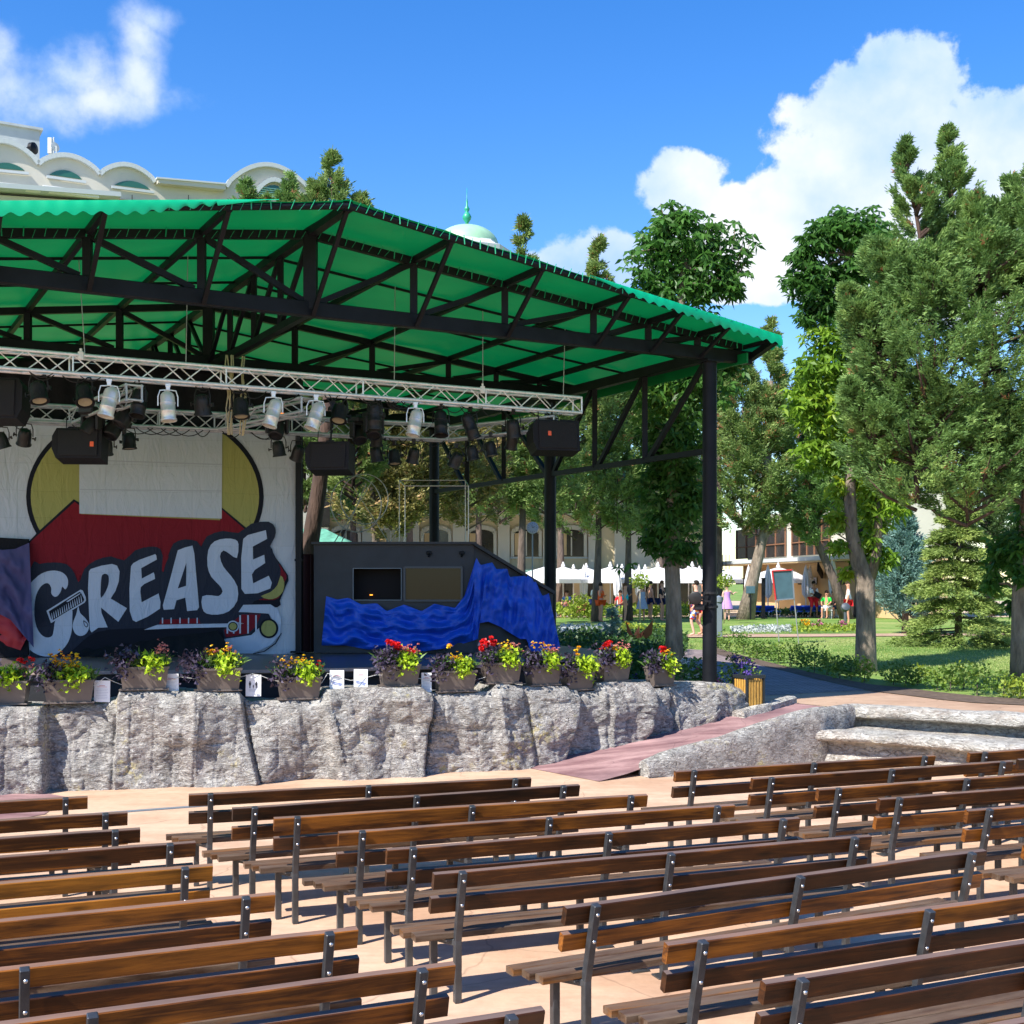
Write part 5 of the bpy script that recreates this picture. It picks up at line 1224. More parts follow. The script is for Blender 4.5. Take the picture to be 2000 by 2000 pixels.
# ------------------------------------------------------------------ flower boxes on the wall
def planter(u, width, label, seed, fl, depth=.2, dz=0.0, rot=0.0, lime=(.3, 1), purple=(-.8, -.1), pn=150, ln=130):
    rnd = random.Random(seed)
    p, d = wall_at(u); nin = Vector((-d.y, d.x)); c = p+nin*depth
    z = top_z(u)+.005+dz; ang = math.atan2(d.y, d.x)+rot
    k = (u-1000)/F
    t = thing('flower_box', (c.x, c.y, z), label, 'planter', 'flower boxes along the rock wall')
    Rm = Matrix.Rotation(ang, 3, 'Z'); L = width; H = .30; Wb = .19; Wt = .25
    O = Vector((c.x, c.y, z))
    def W(x, y, zz): return O+Rm @ Vector((x, y, zz))
    mb = MB()
    bt_ = [(-L/2+.035, -Wb/2), (L/2-.035, -Wb/2), (L/2-.035, Wb/2), (-L/2+.035, Wb/2)]; tp_ = [(-L/2, -Wt/2), (L/2, -Wt/2), (L/2, Wt/2), (-L/2, Wt/2)]
    rim = [(-L/2-.012, -Wt/2-.012), (L/2+.012, -Wt/2-.012), (L/2+.012, Wt/2+.012), (-L/2-.012, Wt/2+.012)]; inn = [(x*.95, y*.85) for x, y in tp_]
    rings = [(bt_, .015), (tp_, H-.03), (rim, H-.03), (rim, H), (inn, H), (inn, H-.03)]
    V = [W(x, y, zz) for ring_, zz in rings for x, y in ring_]; Fc = []
    for i in range(len(rings)-1):
        for j in range(4): Fc.append((i*4+j, i*4+(j+1) % 4, (i+1)*4+(j+1) % 4, (i+1)*4+j))
    Fc.append((3, 2, 1, 0)); mb.add(V, Fc); mb.build('box', MT['planter'], t)
    mb = MB(); mb.box(W(0, 0, H-.03), (L*.94, Wt*.85, .02), Rm); mb.build('soil', MT['soil'], t)
    mb = MB(); mb.box(W(0, 0, .008), (L+.02, Wb+.06, .02), Rm, .004); mb.build('saucer', MT['planter'], t)
    def cl(x0, x1, y, zc, r, n):
        P = np.array([Rm @ Vector((rnd.uniform(x0, x1)*L/2, y+rnd.uniform(-.05, .05), zc)) for _ in range(n)])+np.array(O)
        return P+RNG.normal(size=(n, 3))*np.array(r)
    # chartreuse vine, spilling over the front
    n = ln; P = cl(lime[0]-.15, lime[1]*.75, -.04, H+.08, (.04, .04, .05), n); q = int(n*.35)
    P[:q, 2] -= RNG.uniform(.02, .14, q); P[:q] += np.array(Rm @ Vector((0, -.11, 0)))
    D = rdir(n, .1); D[:, 1] -= .9; leaves_mesh('lime_vine', P, D, RNG.uniform(.045, .09, n), RNG.uniform(.04, .08, n), LF['lime'], RNG.random(n), t, droop=.5)
    n = pn; P = cl(purple[0], purple[1], -.03, H+.11, (.06, .05, .065), n); q = int(n*.35)
    P[:q, 2] -= RNG.uniform(.02, .2, q); P[:q] += np.array(Rm @ Vector((-.06, -.12, 0)))
    D = rdir(n, .1); D[:, 1] -= .7; leaves_mesh('purple_vine', P, D, RNG.uniform(.045, .085, n), RNG.uniform(.04, .075, n), LF['purple'], RNG.random(n), t, droop=.5)
    n = 340; P = cl(-.9, .95, .0, H+.02, (.03, .04, .03), n); D = rdir(n, .8); leaves_mesh('green_foliage', P, D, RNG.uniform(.08, .24, n), RNG.uniform(.014, .032, n), LF['green'], RNG.random(n), t)
    for (key, x0, x1, zc, cnt, r) in fl:
        P = cl(x0, x1, -.01, H+zc*1.25, (.03, .04, .04), int(cnt*1.2))
        if cnt <= 16:
            for pf in P: flower_heads(key+'_flower', pf+RNG.normal(size=(3, 3))*r*.35, r*1.1, key, t, 10)
        else: flower_heads(key+'_flowers', P, r*1.2, key, t, 7)
    return t
Y_, PK, RD = 'yellow', 'pink', 'red'
PL = [(4, .56, 'flower box at the left edge, cut off by the frame, with a red geranium', [(RD, .5, 1.0, .22, 5, .03), (PK, .6, 1.2, .1, 16, .02)]),
 (133, .60, 'flower box with a dome of yellow and orange marigolds, second from left', [(Y_, -.7, .5, .16, 60, .022), (Y_, -.8, .3, .22, 24, .022), (RD, -.9, -.6, .1, 6, .025)]),
 (281, .60, 'flower box with dark vine, lime leaves and pink blooms, left of the slanted paper', [(PK, .35, .95, .17, 46, .02)]),
 (428, .58, 'flower box with long dark vine at its left and yellow flowers above lime leaves', [(Y_, -.5, .5, .17, 34, .022), (PK, -.2, .9, .17, 16, .018)]),
 (588, .56, 'flower box with low yellow flowers standing right of the family pictogram sign', [(Y_, -.8, .5, .14, 60, .02), (RD, .85, 1.0, .1, 6, .022)]),
 (786, .54, 'flower box with two red geranium heads and pink blooms, right of the two white papers', [(RD, -.5, .1, .2, 9, .042), (PK, .1, 1.0, .15, 50, .022), (RD, .2, .5, .12, 4, .035)]),
 (896, .56, 'flower box with two tall yellow daisies standing lower than its neighbours', [(Y_, -.4, .0, .26, 2, .034), (Y_, -.2, .4, .13, 34, .02)]),
 (988, .54, 'flower box with bright red geraniums at its left, beside the yellow daisies', [(RD, -1.2, -.3, .2, 12, .045), (Y_, -.1, .6, .16, 26, .02), (PK, .4, 1.0, .15, 28, .02)]),
 (1073, .50, 'flower box with tall thin yellow stems over pink blooms, above the widest rock', [(PK, .2, 1.0, .16, 40, .02), (Y_, -.6, .3, .2, 12, .02)]),
 (1142, .48, 'darker flower box spilling a large lime green vine, set low between rocks', [(Y_, -.1, .1, .2, 3, .03)]),
 (1212, .50, 'flower box with small red geranium and pink blooms on the high rock, seen slightly turned', [(RD, -.7, -.1, .2, 4, .045), (PK, .1, 1.0, .16, 40, .02), (Y_, -.3, .3, .13, 16, .02)]),
 (1306, .44, 'rightmost flower box with one red geranium, next to the black canopy post', [(RD, -.2, .2, .2, 3, .045), (Y_, .0, .8, .14, 22, .02)])]
for i, (u, w, lab, fl) in enumerate(PL):
    big = i in (9,)
    planter(u, w, lab, 40+i, fl, depth=.17 if u < 900 else .2, rot=0.0, ln=330 if big else 220, pn=260 if i in (3, 2, 5) else 200,
            lime=(.0, 1.3) if big else (-.1 if i in (0, 1) else .2, .9), purple=(-1.5, -.5) if i == 3 else (-1.1, -.35))
# ------------------------------------------------------------------ papers on the wall top
def paper(u0, v0, u1, v1, label, kind, tilt=0.0):
    p, d = wall_at((u0+u1)/2); Y = p.y+.16
    a, b = pY(u0, v0, Y), pY(u1, v1, Y); c = (a+b)/2; w = abs(b.x-a.x); h = abs(a.z-b.z)
    t = thing('paper_sign', c, label, 'sign', 'white papers along the rock wall')
    R = Matrix.Rotation(tilt, 3, 'Y')
    def bxw(x, z, sx, sz, lift): 
        return (c+R @ Vector((x, -lift, z)), (sx, .002, sz))
    mb = MB(); cc, s_ = bxw(0, 0, w, h, 0); mb.box(cc, (w, .004, h), R); mb.build('sheet', MT['paper'], t)
    if kind == 'family':
        mb = MB()
        for x, s in ((-.045, 1.0), (.04, .95), (.0, .5)):
            zc = .018-(.028 if s < .6 else 0); hh = .085*s
            mb.box(*bxw(x, zc, .016*s, hh*.5, .004), R); 
            for q in (-1, 1):
                mb.box(*bxw(x+q*.005*s, zc-hh*.42, .006*s, hh*.4, .004), R); mb.box(*bxw(x+q*.012*s, zc+hh*.05, .005*s, hh*.42, .0045), R)
            cc, s_ = bxw(x, zc+hh*.36, 0, 0, .005); mb.lathe([(0, -.001), (.009*s, -.001), (.009*s, .001), (0, .001)], cc, 12, axis=(0, -1, 0))
        mb.build('pictogram', MT['ink_black'], t)
        mb = MB()
        for k in range(3): mb.box(*bxw(0, -.05-.012*k, w*.6, .0028, .004), R)
        mb.build('printed_lines', MT['ink'], t)
    else:
        mb = MB(); mb.box(*bxw(0, h*.26, w*.35, .006, .004), R); mb.box(*bxw(0, h*.2, w*.62, .004, .004), R); mb.build('red_heading', MT['ink_red'], t)
        mb = MB()
        for k in range(7): mb.box(*bxw(random.uniform(-.005, .005), h*(.1-.075*k), w*random.uniform(.5, .75), .0025, .004), R)
        mb.build('printed_lines', MT['ink'], t)
        if kind == 'blue':
            mb = MB(); cc, _ = bxw(0, -h*.12, 0, 0, .006); R2 = R @ Matrix.Rotation(.25, 3, 'Y'); mb.box(cc, (w*.8, .002, .008), R2); mb.box(cc+Vector((0, 0, -.02)), (w*.7, .002, .005), R2); mb.build('blue_note', MT['ink_blue'], t)
paper(184, 1329, 215, 1371, 'white printed paper between the marigold box and the pink flower box', 'text', .02)
paper(318, 1316, 349, 1352, 'white printed paper half behind the pink flower box', 'text', -.01)
paper(480, 1318, 510, 1360, 'white sheet with a black pictogram of two adults and a child', 'family', .01)
paper(644, 1309, 672, 1349, 'white paper with blue note, left of the pair under the stage edge', 'blue', 0)
paper(691, 1307, 718, 1348, 'white paper with red heading, right of the pair under the stage edge', 'blue', .01)
paper(823, 1314, 843, 1352, 'crumpled white notice half hidden right of the red geranium box', 'text', 0)
mb = MB(); pts = []
us = [(120, 1345), (165, 1350), (205, 1323), (240, 1338), (330, 1328), (352, 1322), (440, 1328), (492, 1316), (505, 1318), (540, 1330), (575, 1332), (620, 1345), (640, 1315), (685, 1329), (735, 1318), (790, 1318), (850, 1330), (905, 1332), (950, 1322), (990, 1316)]
for (u, v) in us: p, d = wall_at(u); pts.append(pY(u, v, p.y+.13))
fine = []
for i in range(len(pts)-1):
    for k in range(6): t = k/6; q = pts[i].lerp(pts[i+1], t); q.z -= .02*4*t*(1-t)*(pts[i]-pts[i+1]).length; fine.append(q)
mb.path(fine, .004, 5); tag(mb.build('white_string', mat('white_string', (.6, .6, .58), .8), smooth=True), 'thin white string strung along the flower boxes and papers', 'string')

# ------------------------------------------------------------------ benches
BT = {}
LEAN = math.radians(14)
def bench_meshes():
    def m_of(mb, name, mt, smooth=False):
        o = mb.build(name, mt, None, smooth, (0,0,0)); me = o.data; bpy.data.objects.remove(o); return me
    Rl = Matrix.Rotation(LEAN, 3, 'X')
    for L in (3.03, 3.12, 3.22):
        def board(h, th, seed, off=0.0):
            rr = random.Random(seed); mb = MB(); n = 24; V = []; Fc = []
            Lx = L+off
            prof = [(-th/2+.005, -h/2), (th/2-.005, -h/2), (th/2, -h/2+.005), (th/2, h/2-.005), (th/2-.005, h/2), (-th/2+.005, h/2), (-th/2, h/2-.005), (-th/2, -h/2+.005)]
            for i in range(n+1):
                x = -off/2+Lx*i/n; w = .004*mnoise.noise(Vector((x*1.3, seed, 0))); w2 = .003*mnoise.noise(Vector((x*1.7, seed, 5)))
                for (y, z) in prof: V.append((x, y+w, z+w2+.0012*mnoise.noise(Vector((x*9, y*50+seed, z*50)))))
            for i in range(n):
                for k in range(8): Fc.append((i*8+k, i*8+(k+1) % 8, (i+1)*8+(k+1) % 8, (i+1)*8+k))
            Fc.append(tuple(range(7, -1, -1))); Fc.append(tuple(range(n*8, n*8+8))); mb.add(V, [f[::-1] for f in Fc]); return mb
        for k in (0, 1):
            mb = board(.104, .045, 11+k+L); mb.v = [tuple(Rl @ Vector(v)) for v in mb.v]
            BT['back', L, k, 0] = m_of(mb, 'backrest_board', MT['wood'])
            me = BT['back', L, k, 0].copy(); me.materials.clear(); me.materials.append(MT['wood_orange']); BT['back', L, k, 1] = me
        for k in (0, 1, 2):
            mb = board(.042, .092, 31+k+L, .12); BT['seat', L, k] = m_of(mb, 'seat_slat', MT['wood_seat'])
    # frame: rear post bent back above the seat, front leg, seat rail
    mb = MB(); w = .045
    zb_, zt = .40, .835; yb = .092; yt = yb-(zt-zb_)*math.tan(LEAN)
    mb.box((0, yb, zb_/2), (w, w, zb_), None, .004)
    mb.beam((0, yb, zb_-.01), (0, yt, zt), w, w, up=(1, 0, 0), bev=.004)
    mb.box((-.10, .27, .19), (w, w, .38), None, .004)
    mb.beam((0, yb, .375), (-.10, .27, .375), w*.9, .04, bev=.003)
    mb.beam((-.05, .10, .388), (-.10, .32, .388), w*.9, .012)
    BT['frame'] = m_of(mb, 'frame', MT['steel_bench'])
    mb2 = MB(); mb2.v, mb2.f, mb2.mi = list(mb.v), list(mb.f), list(mb.mi)
    mb2.box((0, yb, .006), (.13, .11, .012), None, .002); mb2.box((-.10, .27, .006), (.13, .11, .012), None, .002)
    BT['frame_plate'] = m_of(mb2, 'frame', MT['steel_bench'])
    mb = MB(); mb.lathe([(.011, 0), (.011, .004), (.007, .009), (0, .010)], (0, 0, 0), 10, axis=(0, -1, 0.25)); BT['bolt'] = m_of(mb, 'bolt', MT['bolt'], True)
bench_meshes()
CL = math.cos(LEAN); SL = math.sin(LEAN)
def bench(px, py, ang, L, label, group, orange=0):
    t = thing('bench', (px, py, 0), label, 'bench', group); t.rotation_euler = (0, 0, ang)
    def ch(par, name, me, loc):
        o = bpy.data.objects.new(name, me); COL.objects.link(o); o.parent = par; o.location = loc; return o
    # backrest top edge passes through local y=0, z=.83 ; posts stand on the audience side of the boards
    for k in (0, 1):
        zc = .83-.052-.157*k; ch(t, 'backrest_board', BT['back', L, k, 1 if orange & (k+1) else 0], (random.uniform(-.01, .01), (.83-zc)*math.tan(LEAN), zc))
    for k in (0, 1, 2): ch(t, 'seat_slat', BT['seat', L, k], (random.uniform(-.012, .012)-.045*k-.03, .105+.102*k, .418))
    for i, x in enumerate((.17, L/2, L-.17)):
        f = ch(t, 'frame', BT['frame_plate' if i == 1 else 'frame'], (x, -.042, 0))
        # post front face at y = yb-... ; boards bolted through
        for k in (0, 1):
            z = .83-.052-.157*k; yy = .095-(z-.40)*math.tan(LEAN)-.0245
            ch(f, 'bolt', BT['bolt'], (.004, yy, z))
    return t
def zf(u, v, z=.83): return pz(u, v, z)
def from_px(a, b, L=None, ang=None, right=False):
    p = zf(*a)
    if b is not None:
        q = zf(*b); ang = math.atan2(q.y-p.y, q.x-p.x)
    if right: p = p-Vector((math.cos(ang), math.sin(ang), 0))*L
    return p.x, p.y, ang
M_ = [((370,1551),(1044,1518),3.03),((453,1578),(1129,1532),3.03),((535,1597),(1266,1551),3.12),((659,1625),(1430,1571),3.22),((755,1658),(1559,1596),3.22),((847,1705),(1720,1629),3.22),((1102,1771),(1929,1658),3.22)]
rown = ['first', 'second', 'third', 'fourth', 'fifth', 'sixth', 'seventh', 'eighth', 'ninth', 'tenth']
for i, (a, b, L) in enumerate(M_):
    x, y, an = from_px(a, b); bench(x, y, an, L, 'slatted wood bench, '+rown[i]+' row of the middle block counting from the rock wall', 'benches of the middle block')
for i, (a, an) in enumerate((((1304,1842), math.radians(24.0)), ((1492,1917), math.radians(24.0)))):
    p = zf(*a); bench(p.x, p.y, an, 3.22, 'slatted wood bench, '+rown[7+i]+' row of the middle block, cut by the frame at lower right', 'benches of the middle block')
p = zf(1690, 2050); bench(p.x, p.y, math.radians(24), 3.22, 'bench of the middle block nearest the camera, almost out of frame at lower right', 'benches of the middle block')
LB = [((170,1555),21.5),((250,1585),21.5),((272,1617),21.8),((380,1643),22.6),((413,1688),23),((535,1744),23.5),((701,1811),24),((884,1880),24.5),((1060,1967),25.5)]
lblab = ['dark bench of the left block nearest the rock wall', 'second bench of the left block from the rock wall, its lower board honey coloured', 'third bench of the left block from the rock wall',
         'fourth bench of the left block, dark with a bluish top edge', 'honey orange worn bench in the middle of the left block', 'dark reddish bench just in front of the orange worn one',
         'seventh bench of the left block from the rock wall', 'grey topped bench second nearest the camera in the left block', 'nearest bench of the left block, only its right corner in frame']
for i, (a, an) in enumerate(LB):
    x, y, an = from_px(a, None, 3.22, math.radians(an), True); bench(x, y, an, 3.22, lblab[i], 'benches of the left block', 3 if i == 4 else (2 if i == 1 else 0))
RB = [((1320,1506),(1788,1477),3.03),((1470,1520),(1945,1488),3.03),((1599,1541),None,3.12),((1716,1560),None,3.12),((1890,1582),None,3.12)]
for i, (a, b, L) in enumerate(RB):
    x, y, an = from_px(a, b, ang=math.radians(21.6)); bench(x, y, an, L, 'slatted wood bench, '+rown[i]+' row of the right block counting from the tiered wall', 'benches of the right block')
p = zf(2010, 1612); bench(p.x, p.y, math.radians(22), 3.12, 'right block bench at the right edge, only its seat corner in frame', 'benches of the right block')
for i, a in enumerate(((1892,1470), (1990,1483))):
    p = zf(*a); bench(p.x, p.y, math.radians(21.5), 3.03, ['bench of the far right block nearest the tiered wall', 'second bench of the far right block, behind the right block'][i], 'benches of the far right block')
# slot drain across the floor
mb = MB(); a, b = pz(150, 1592, .002), pz(420, 1572, .002); mb.beam(a+Vector((0,0,.003)), b+Vector((0,0,.003)), .05, .01); mb.beam(a+Vector((.01,-.05,.004)), b+Vector((0,-.05,.004)), .03, .01)
tag(mb.build('slot_drain', MT['pole_grey']), 'narrow metal drain strip crossing the floor between the left and middle benches', 'drain')

# ------------------------------------------------------------------ slatted bin with flowers
def bin_():
    Yb = 20.2; c = pY(1462, 1390, Yb); z0 = .52; H = 2.6-(1318-VH)/F*Yb-z0; w = .34
    t = thing('litter_bin', (c.x, c.y, z0), 'square litter bin of honey wood slats in a black metal frame beside the post', 'bin')
    R = Matrix.Rotation(math.radians(28), 3, 'Z'); O = Vector((c.x, c.y, z0))
    mb = MB()
    for sx in (-1, 1):
        for sy in (-1, 1): mb.box(O+R @ Vector((sx*w/2, sy*w/2, H/2)), (.03, .03, H), R)
    mb.box(O+R @ Vector((0, 0, .02)), (w, w, .03), R)
    for s in (-1, 1):
        mb.box(O+R @ Vector((0, s*w/2, H-.02)), (w+.05, .05, .05), R, .004); mb.box(O+R @ Vector((s*w/2, 0, H-.02)), (.05, w-.04, .05), R)
        mb.box(O+R @ Vector((0, s*w/2, .05)), (w, .024, .03), R); mb.box(O+R @ Vector((s*w/2, 0, .05)), (.024, w, .03), R)
    mb.build('frame', MT['bin_metal'], t)
    for s in range(4):
        Rr = R @ Matrix.Rotation(s*PI/2, 3, 'Z')
        for k in range(5):
            x = -w/2+.055+k*(w-.11)/4; mb = MB(); mb.box(O+Rr @ Vector((x, -w/2, H/2-.01)), (.042, .016, H-.1), Rr, .004); mb.build('slat', MT['bin_wood'], t)
    mb = MB(); mb.box(O+R @ Vector((0, 0, H*.45)), (w-.08, w-.08, H*.8), R); mb.build('liner', MT['bin_metal'], t)
bin_()
def bush(name, c, r, n, key, ls, label, cat, group=None, fl=None, wd=.6, up=.3, parent=None, stem=None):
    t = thing(name, c, label, cat, group) if parent is None else parent
    P = clump((c[0], c[1], c[2]+r[2]*.9), r, n); P[:, 2] = np.maximum(P[:, 2], c[2]+.02)
    leaves_mesh('foliage', P, rdir(n, up), RNG.uniform(ls*.6, ls*1.3, n), RNG.uniform(ls*.6, ls*1.2, n)*wd, LF[key], RNG.random(n)*.7+.3*(np.sin(P[:, 0]*9+P[:, 2]*7)*.5+.5), t)
    if stem:
        mb = MB(); mb.path([(c[0], c[1], c[2]-.05), (c[0]+.01, c[1], c[2]+r[2]*.9)], [stem, stem*.6], 7); mb.build('stem', MT['trunk_dark'], t)
    if fl:
        for (k2, cnt, rr_) in fl:
            Pf = clump((c[0], c[1]-r[1]*.2, c[2]+r[2]*1.1), (r[0]*.95, r[1]*.9, r[2]*.85), cnt)
            for pf in Pf: flower_heads(k2+'_bloom', pf+RNG.normal(size=(14, 3))*rr_*.45, rr_*.6, k2, t, 4)
    return t
c = gu(1440, 20.6); c.z = .62
bush('flowering_bush', tuple(c+Vector((0,0,.05))), (.36, .3, .42), 520, 'hedge', .07, 'bush of violet hydrangea blooms behind the slatted bin', 'flowers', fl=[('violet', 11, .075)])
c = gu(1395, 20.9); bush('flowering_bush', (c.x-.1, c.y, .66), (.26, .3, .32), 320, 'hedge', .07, 'pink hydrangea bush right beside the black post', 'flowers', fl=[('magenta', 6, .06)])
c = gu(1350, 20.8); bush('flowering_bush', (c.x, c.y, .80), (.34, .3, .30), 420, 'green', .08, 'green bush with white blooms between last flower box and post', 'flowers', fl=[('white', 7, .05)])
c = gu(1268, 21.2); bush('flowering_bush', (c.x, c.y, .85), (.42, .3, .22), 320, 'ground', .08, 'dark bush with blue violet blooms behind the last two flower boxes', 'flowers', fl=[('violet', 6, .05)])
# ------------------------------------------------------------------ trees
TL = {
 'leyland': leaf_mat('cypress_leaves', [(0, (.08, .16, .045)), (.45, (.18, .31, .085)), (.88, (.36, .50, .15)), (1, (.36, .17, .08))], .32, .6),
 'olive': leaf_mat('olive_cypress_leaves', [(0, (.09, .15, .04)), (.5, (.22, .32, .09)), (.88, (.40, .48, .16)), (1, (.40, .20, .09))], .32, .6),
 'warm': leaf_mat('tanned_cypress_leaves', [(0, (.09, .09, .03)), (.5, (.26, .25, .08)), (1, (.45, .29, .13))], .2, .6),
 'dark': leaf_mat('dark_cypress_leaves', [(0, (.03, .065, .022)), (.7, (.09, .15, .045)), (1, (.18, .24, .07))], .15, .6),
 'spruce': leaf_mat('spruce_needles', [(0, (.09, .14, .03)), (.5, (.25, .34, .08)), (1, (.46, .52, .14))], .15, .6),
 'blue': leaf_mat('blue_cypress_leaves', [(0, (.09, .19, .16)), (1, (.26, .43, .37))], .15, .6),
 'chestnut': leaf_mat('chestnut_leaves', [(0, (.05, .13, .025)), (.6, (.10, .25, .045)), (1, (.24, .40, .06))], .5, .4),
 'chestnut_y': leaf_mat('young_chestnut_leaves', [(0, (.08, .19, .02)), (.6, (.24, .40, .035)), (1, (.48, .56, .04))], .45, .42),
}
def sprays(P, D, m, L, W, spread):
    """turn spray positions and directions into many slim leaflets"""
    C = np.repeat(P, m, 0); Dd = np.repeat(D, m, 0); n = len(C)
    Dd = Dd+RNG.normal(size=(n, 3))*spread
    C = C+Dd*(RNG.uniform(-.3, .6, n)*L)[:, None]+RNG.normal(size=(n, 3))*L*.22
    return C, Dd, L*RNG.uniform(.6, 1.25, n), W*RNG.uniform(.7, 1.2, n)
def crown_points(base, H, R, prof, up, nb, nt, inner=.3, jit=.12, flat=1.0, taper=None, lean=0.0, tiers=0):
    """branch by branch spray positions for one leader"""
    h = RNG.random(nb)**.85
    if tiers: h = (np.floor(h*tiers)+RNG.uniform(.0, .62, nb))/tiers
    az = RNG.uniform(0, 2*PI, nb)
    r = np.array([prof(x) for x in h])*R*RNG.uniform(.72, 1.12, nb)
    P = []; D = []; br = []; global LASTB; LASTB = np.repeat(RNG.normal(size=nb), nt)
    for i in range(nb):
        s = RNG.uniform(inner, 1.0, nt)**.8
        a = az[i]; out = np.array([math.cos(a), math.sin(a), 0]); upv = up(h[i]) if callable(up) else up
        st = np.array(base)+np.array([lean*h[i], 0, h[i]*H])
        d = out+np.array([0, 0, upv]); 
        bend = s**2*r[i]*.25*(1 if upv > 0 else -.6)
        pts = st+np.outer(s*r[i], d)+np.outer(bend, [0, 0, 1])
        wd = (jit+.17*s)*min(r[i], 1.2)
        side = np.cross(out, [0, 0, 1])
        pts = pts+np.outer(RNG.normal(size=nt)*wd*.5, side)+np.outer(RNG.normal(size=nt)*wd*.28*flat, [0, 0, 1])+np.outer(RNG.normal(size=nt)*wd*.2, out)
        P.append(pts); dd = np.tile(d/np.linalg.norm(d), (nt, 1))+side*RNG.normal(size=(nt, 1))*.5; D.append(dd)
        br.append((st, st+d*r[i]*.5, st+d*r[i]*.85+np.array([0, 0, .18*r[i]])))
    return np.concatenate(P), np.concatenate(D), br
def col_prof(x): return (1-x)**.62*(0.6+.4*min(1, x*4))*1.08
def cone_prof(x): return (1-x)**.85*(.75+.25*min(1, x*8))+.02
def bushy_prof(x): return math.sin(min(1, x*1.15+.18)*PI)**.6*(1-.2*x)+.05
def conifer(label, trunk, leaders, key, nb, nt, m, L, W, spread=.45, tr=.25, tmat='trunk_dark', group=None, up=.8, prof=col_prof, patches=0.03, name='conifer_tree', jit=.12, flat=1.0, limbs=True, tiers=0):
    """trunk: list of points; leaders: (base xyz, H, R)"""
    t = thing(name, trunk[0], label, 'tree', group)
    mb = MB(); n = len(trunk); mb.path([(p[0], p[1], p[2]-(.1 if i == 0 else 0)) for i, p in enumerate(trunk)], [tr*(1.25 if i == 0 else 1)*(1-.62*i/max(1, n-1)) for i in range(n)], 12)
    Cs, Ds, Ls, Ws, Ts = [], [], [], [], []
    for ld_ in leaders:
        b, H, R = ld_[:3]; pf, up_, ln_ = (ld_[3], ld_[4], ld_[5]) if len(ld_) > 3 else (prof, up, 0.0)
        P, D, br = crown_points(b, H, R, pf, up_, max(6, int(nb)), nt, jit=jit, flat=flat, lean=ln_, tiers=tiers)
        if limbs:
            for k, (a, c, d) in enumerate(br):
                if k % 3 == 0: mb.path([a, c, d], [tr*.14+.008, tr*.09+.006, .006], 5)
            mb.path([(b[0]+ln_*.12, b[1], b[2]+H*.12), (b[0]+ln_*.5, b[1], b[2]+H*.5), (b[0]+ln_*.88, b[1], b[2]+H*.88)], [.05, .035, .006], 6)
        sp = RNG.random(len(P)); ph = np.sin(P[:, 0]*2.1+P[:, 2]*1.3)*np.sin(P[:, 1]*1.7-P[:, 2]*1.9)
        tint = .42+.10*ph+.22*(sp-.5)+.13*LASTB
        dead = RNG.random(len(P)) < patches
        cl = np.sin(P[:, 0]*5.3+3)*np.sin(P[:, 2]*4.7)*np.sin(P[:, 1]*4.1+1) > .72
        tint = np.where(dead | (cl & (RNG.random(len(P)) < patches*5)), 1.0, np.clip(tint, 0, .86))
        C, Dd, LL, WW = sprays(P, D, m, L, W, spread)
        Cs.append(C); Ds.append(Dd); Ls.append(LL); Ws.append(WW); Ts.append(np.repeat(tint, m))
    mb.build('trunk', MT[tmat], t, True)
    leaves_mesh('crown', np.concatenate(Cs), np.concatenate(Ds), np.concatenate(Ls), np.concatenate(Ws), TL[key], np.concatenate(Ts), t, droop=.0, curl=.15)
    return t
def pcrown(u, vb, vt, Rpx, Y):      # leader from picture rows at depth Y
    b = pY(u, vb, Y); return ((b.x, b.y, b.z), (vb-vt)/F*Y, Rpx/F*Y)
def gbase(u, Y): p = gu(u, Y); return (p.x, p.y, p.z)
def jl(l, seed):                    # vary depth of leaders a little
    r = random.Random(seed); out = []
    for (b, H, R) in l: out.append(((b[0], b[1]+r.uniform(-.4, .9), b[2]), H, R))
    return out
def big_prof(x): return (1-x)**.55*(0.72+.28*min(1, x*4))*1.12
# the big cypress at the right edge
Yc = 21.0
def tipf(x): return (1-x)**.85*(.6+.4*min(1, x*3))*1.15
def tipl(u0, vb, u1, vt, R, Y, up=.8): b, H, Rm = pcrown(u0, vb, vt, R, Y); return (b, H, Rm, tipf, up, (u1-u0)/F*Y)
ld = [tipl(1830,640,1762,272,78,Yc), tipl(1868,560,1852,252,66,Yc+.5), tipl(1935,620,1975,345,85,Yc+.6), tipl(1990,600,2040,300,90,Yc+.3), tipl(1800,640,1700,470,100,Yc,.6), tipl(1900,640,1905,380,80,Yc,.7),
      pcrown(1745,800,560,115,Yc), pcrown(1820,860,500,160,Yc-.3), pcrown(1925,900,460,180,Yc-.3), pcrown(2030,950,430,200,Yc), pcrown(1725,950,720,100,Yc+.3), pcrown(1790,1010,740,140,Yc-.2), pcrown(1890,1030,760,170,Yc), pcrown(2000,1030,800,180,Yc+.3), pcrown(2120,950,430,200,Yc), tipl(1740,760,1650,560,80,Yc-.2,.5), tipl(1730,900,1655,740,70,Yc-.2,.4)]
t0 = gbase(2085, Yc+.4)
conifer('huge spreading cypress with several pointed tops filling the right edge', [t0, pY(2075,1150,Yc+.4), pY(2050,1000,Yc+.4), pY(2000,850,Yc+.3), pY(1940,700,Yc+.3), pY(1920,520,Yc+.3)],
        ld, 'leyland', 84, 30, 12, .085, .022, .33, .20, 'trunk_red', up=.42, prof=big_prof, patches=.006, jit=.07)
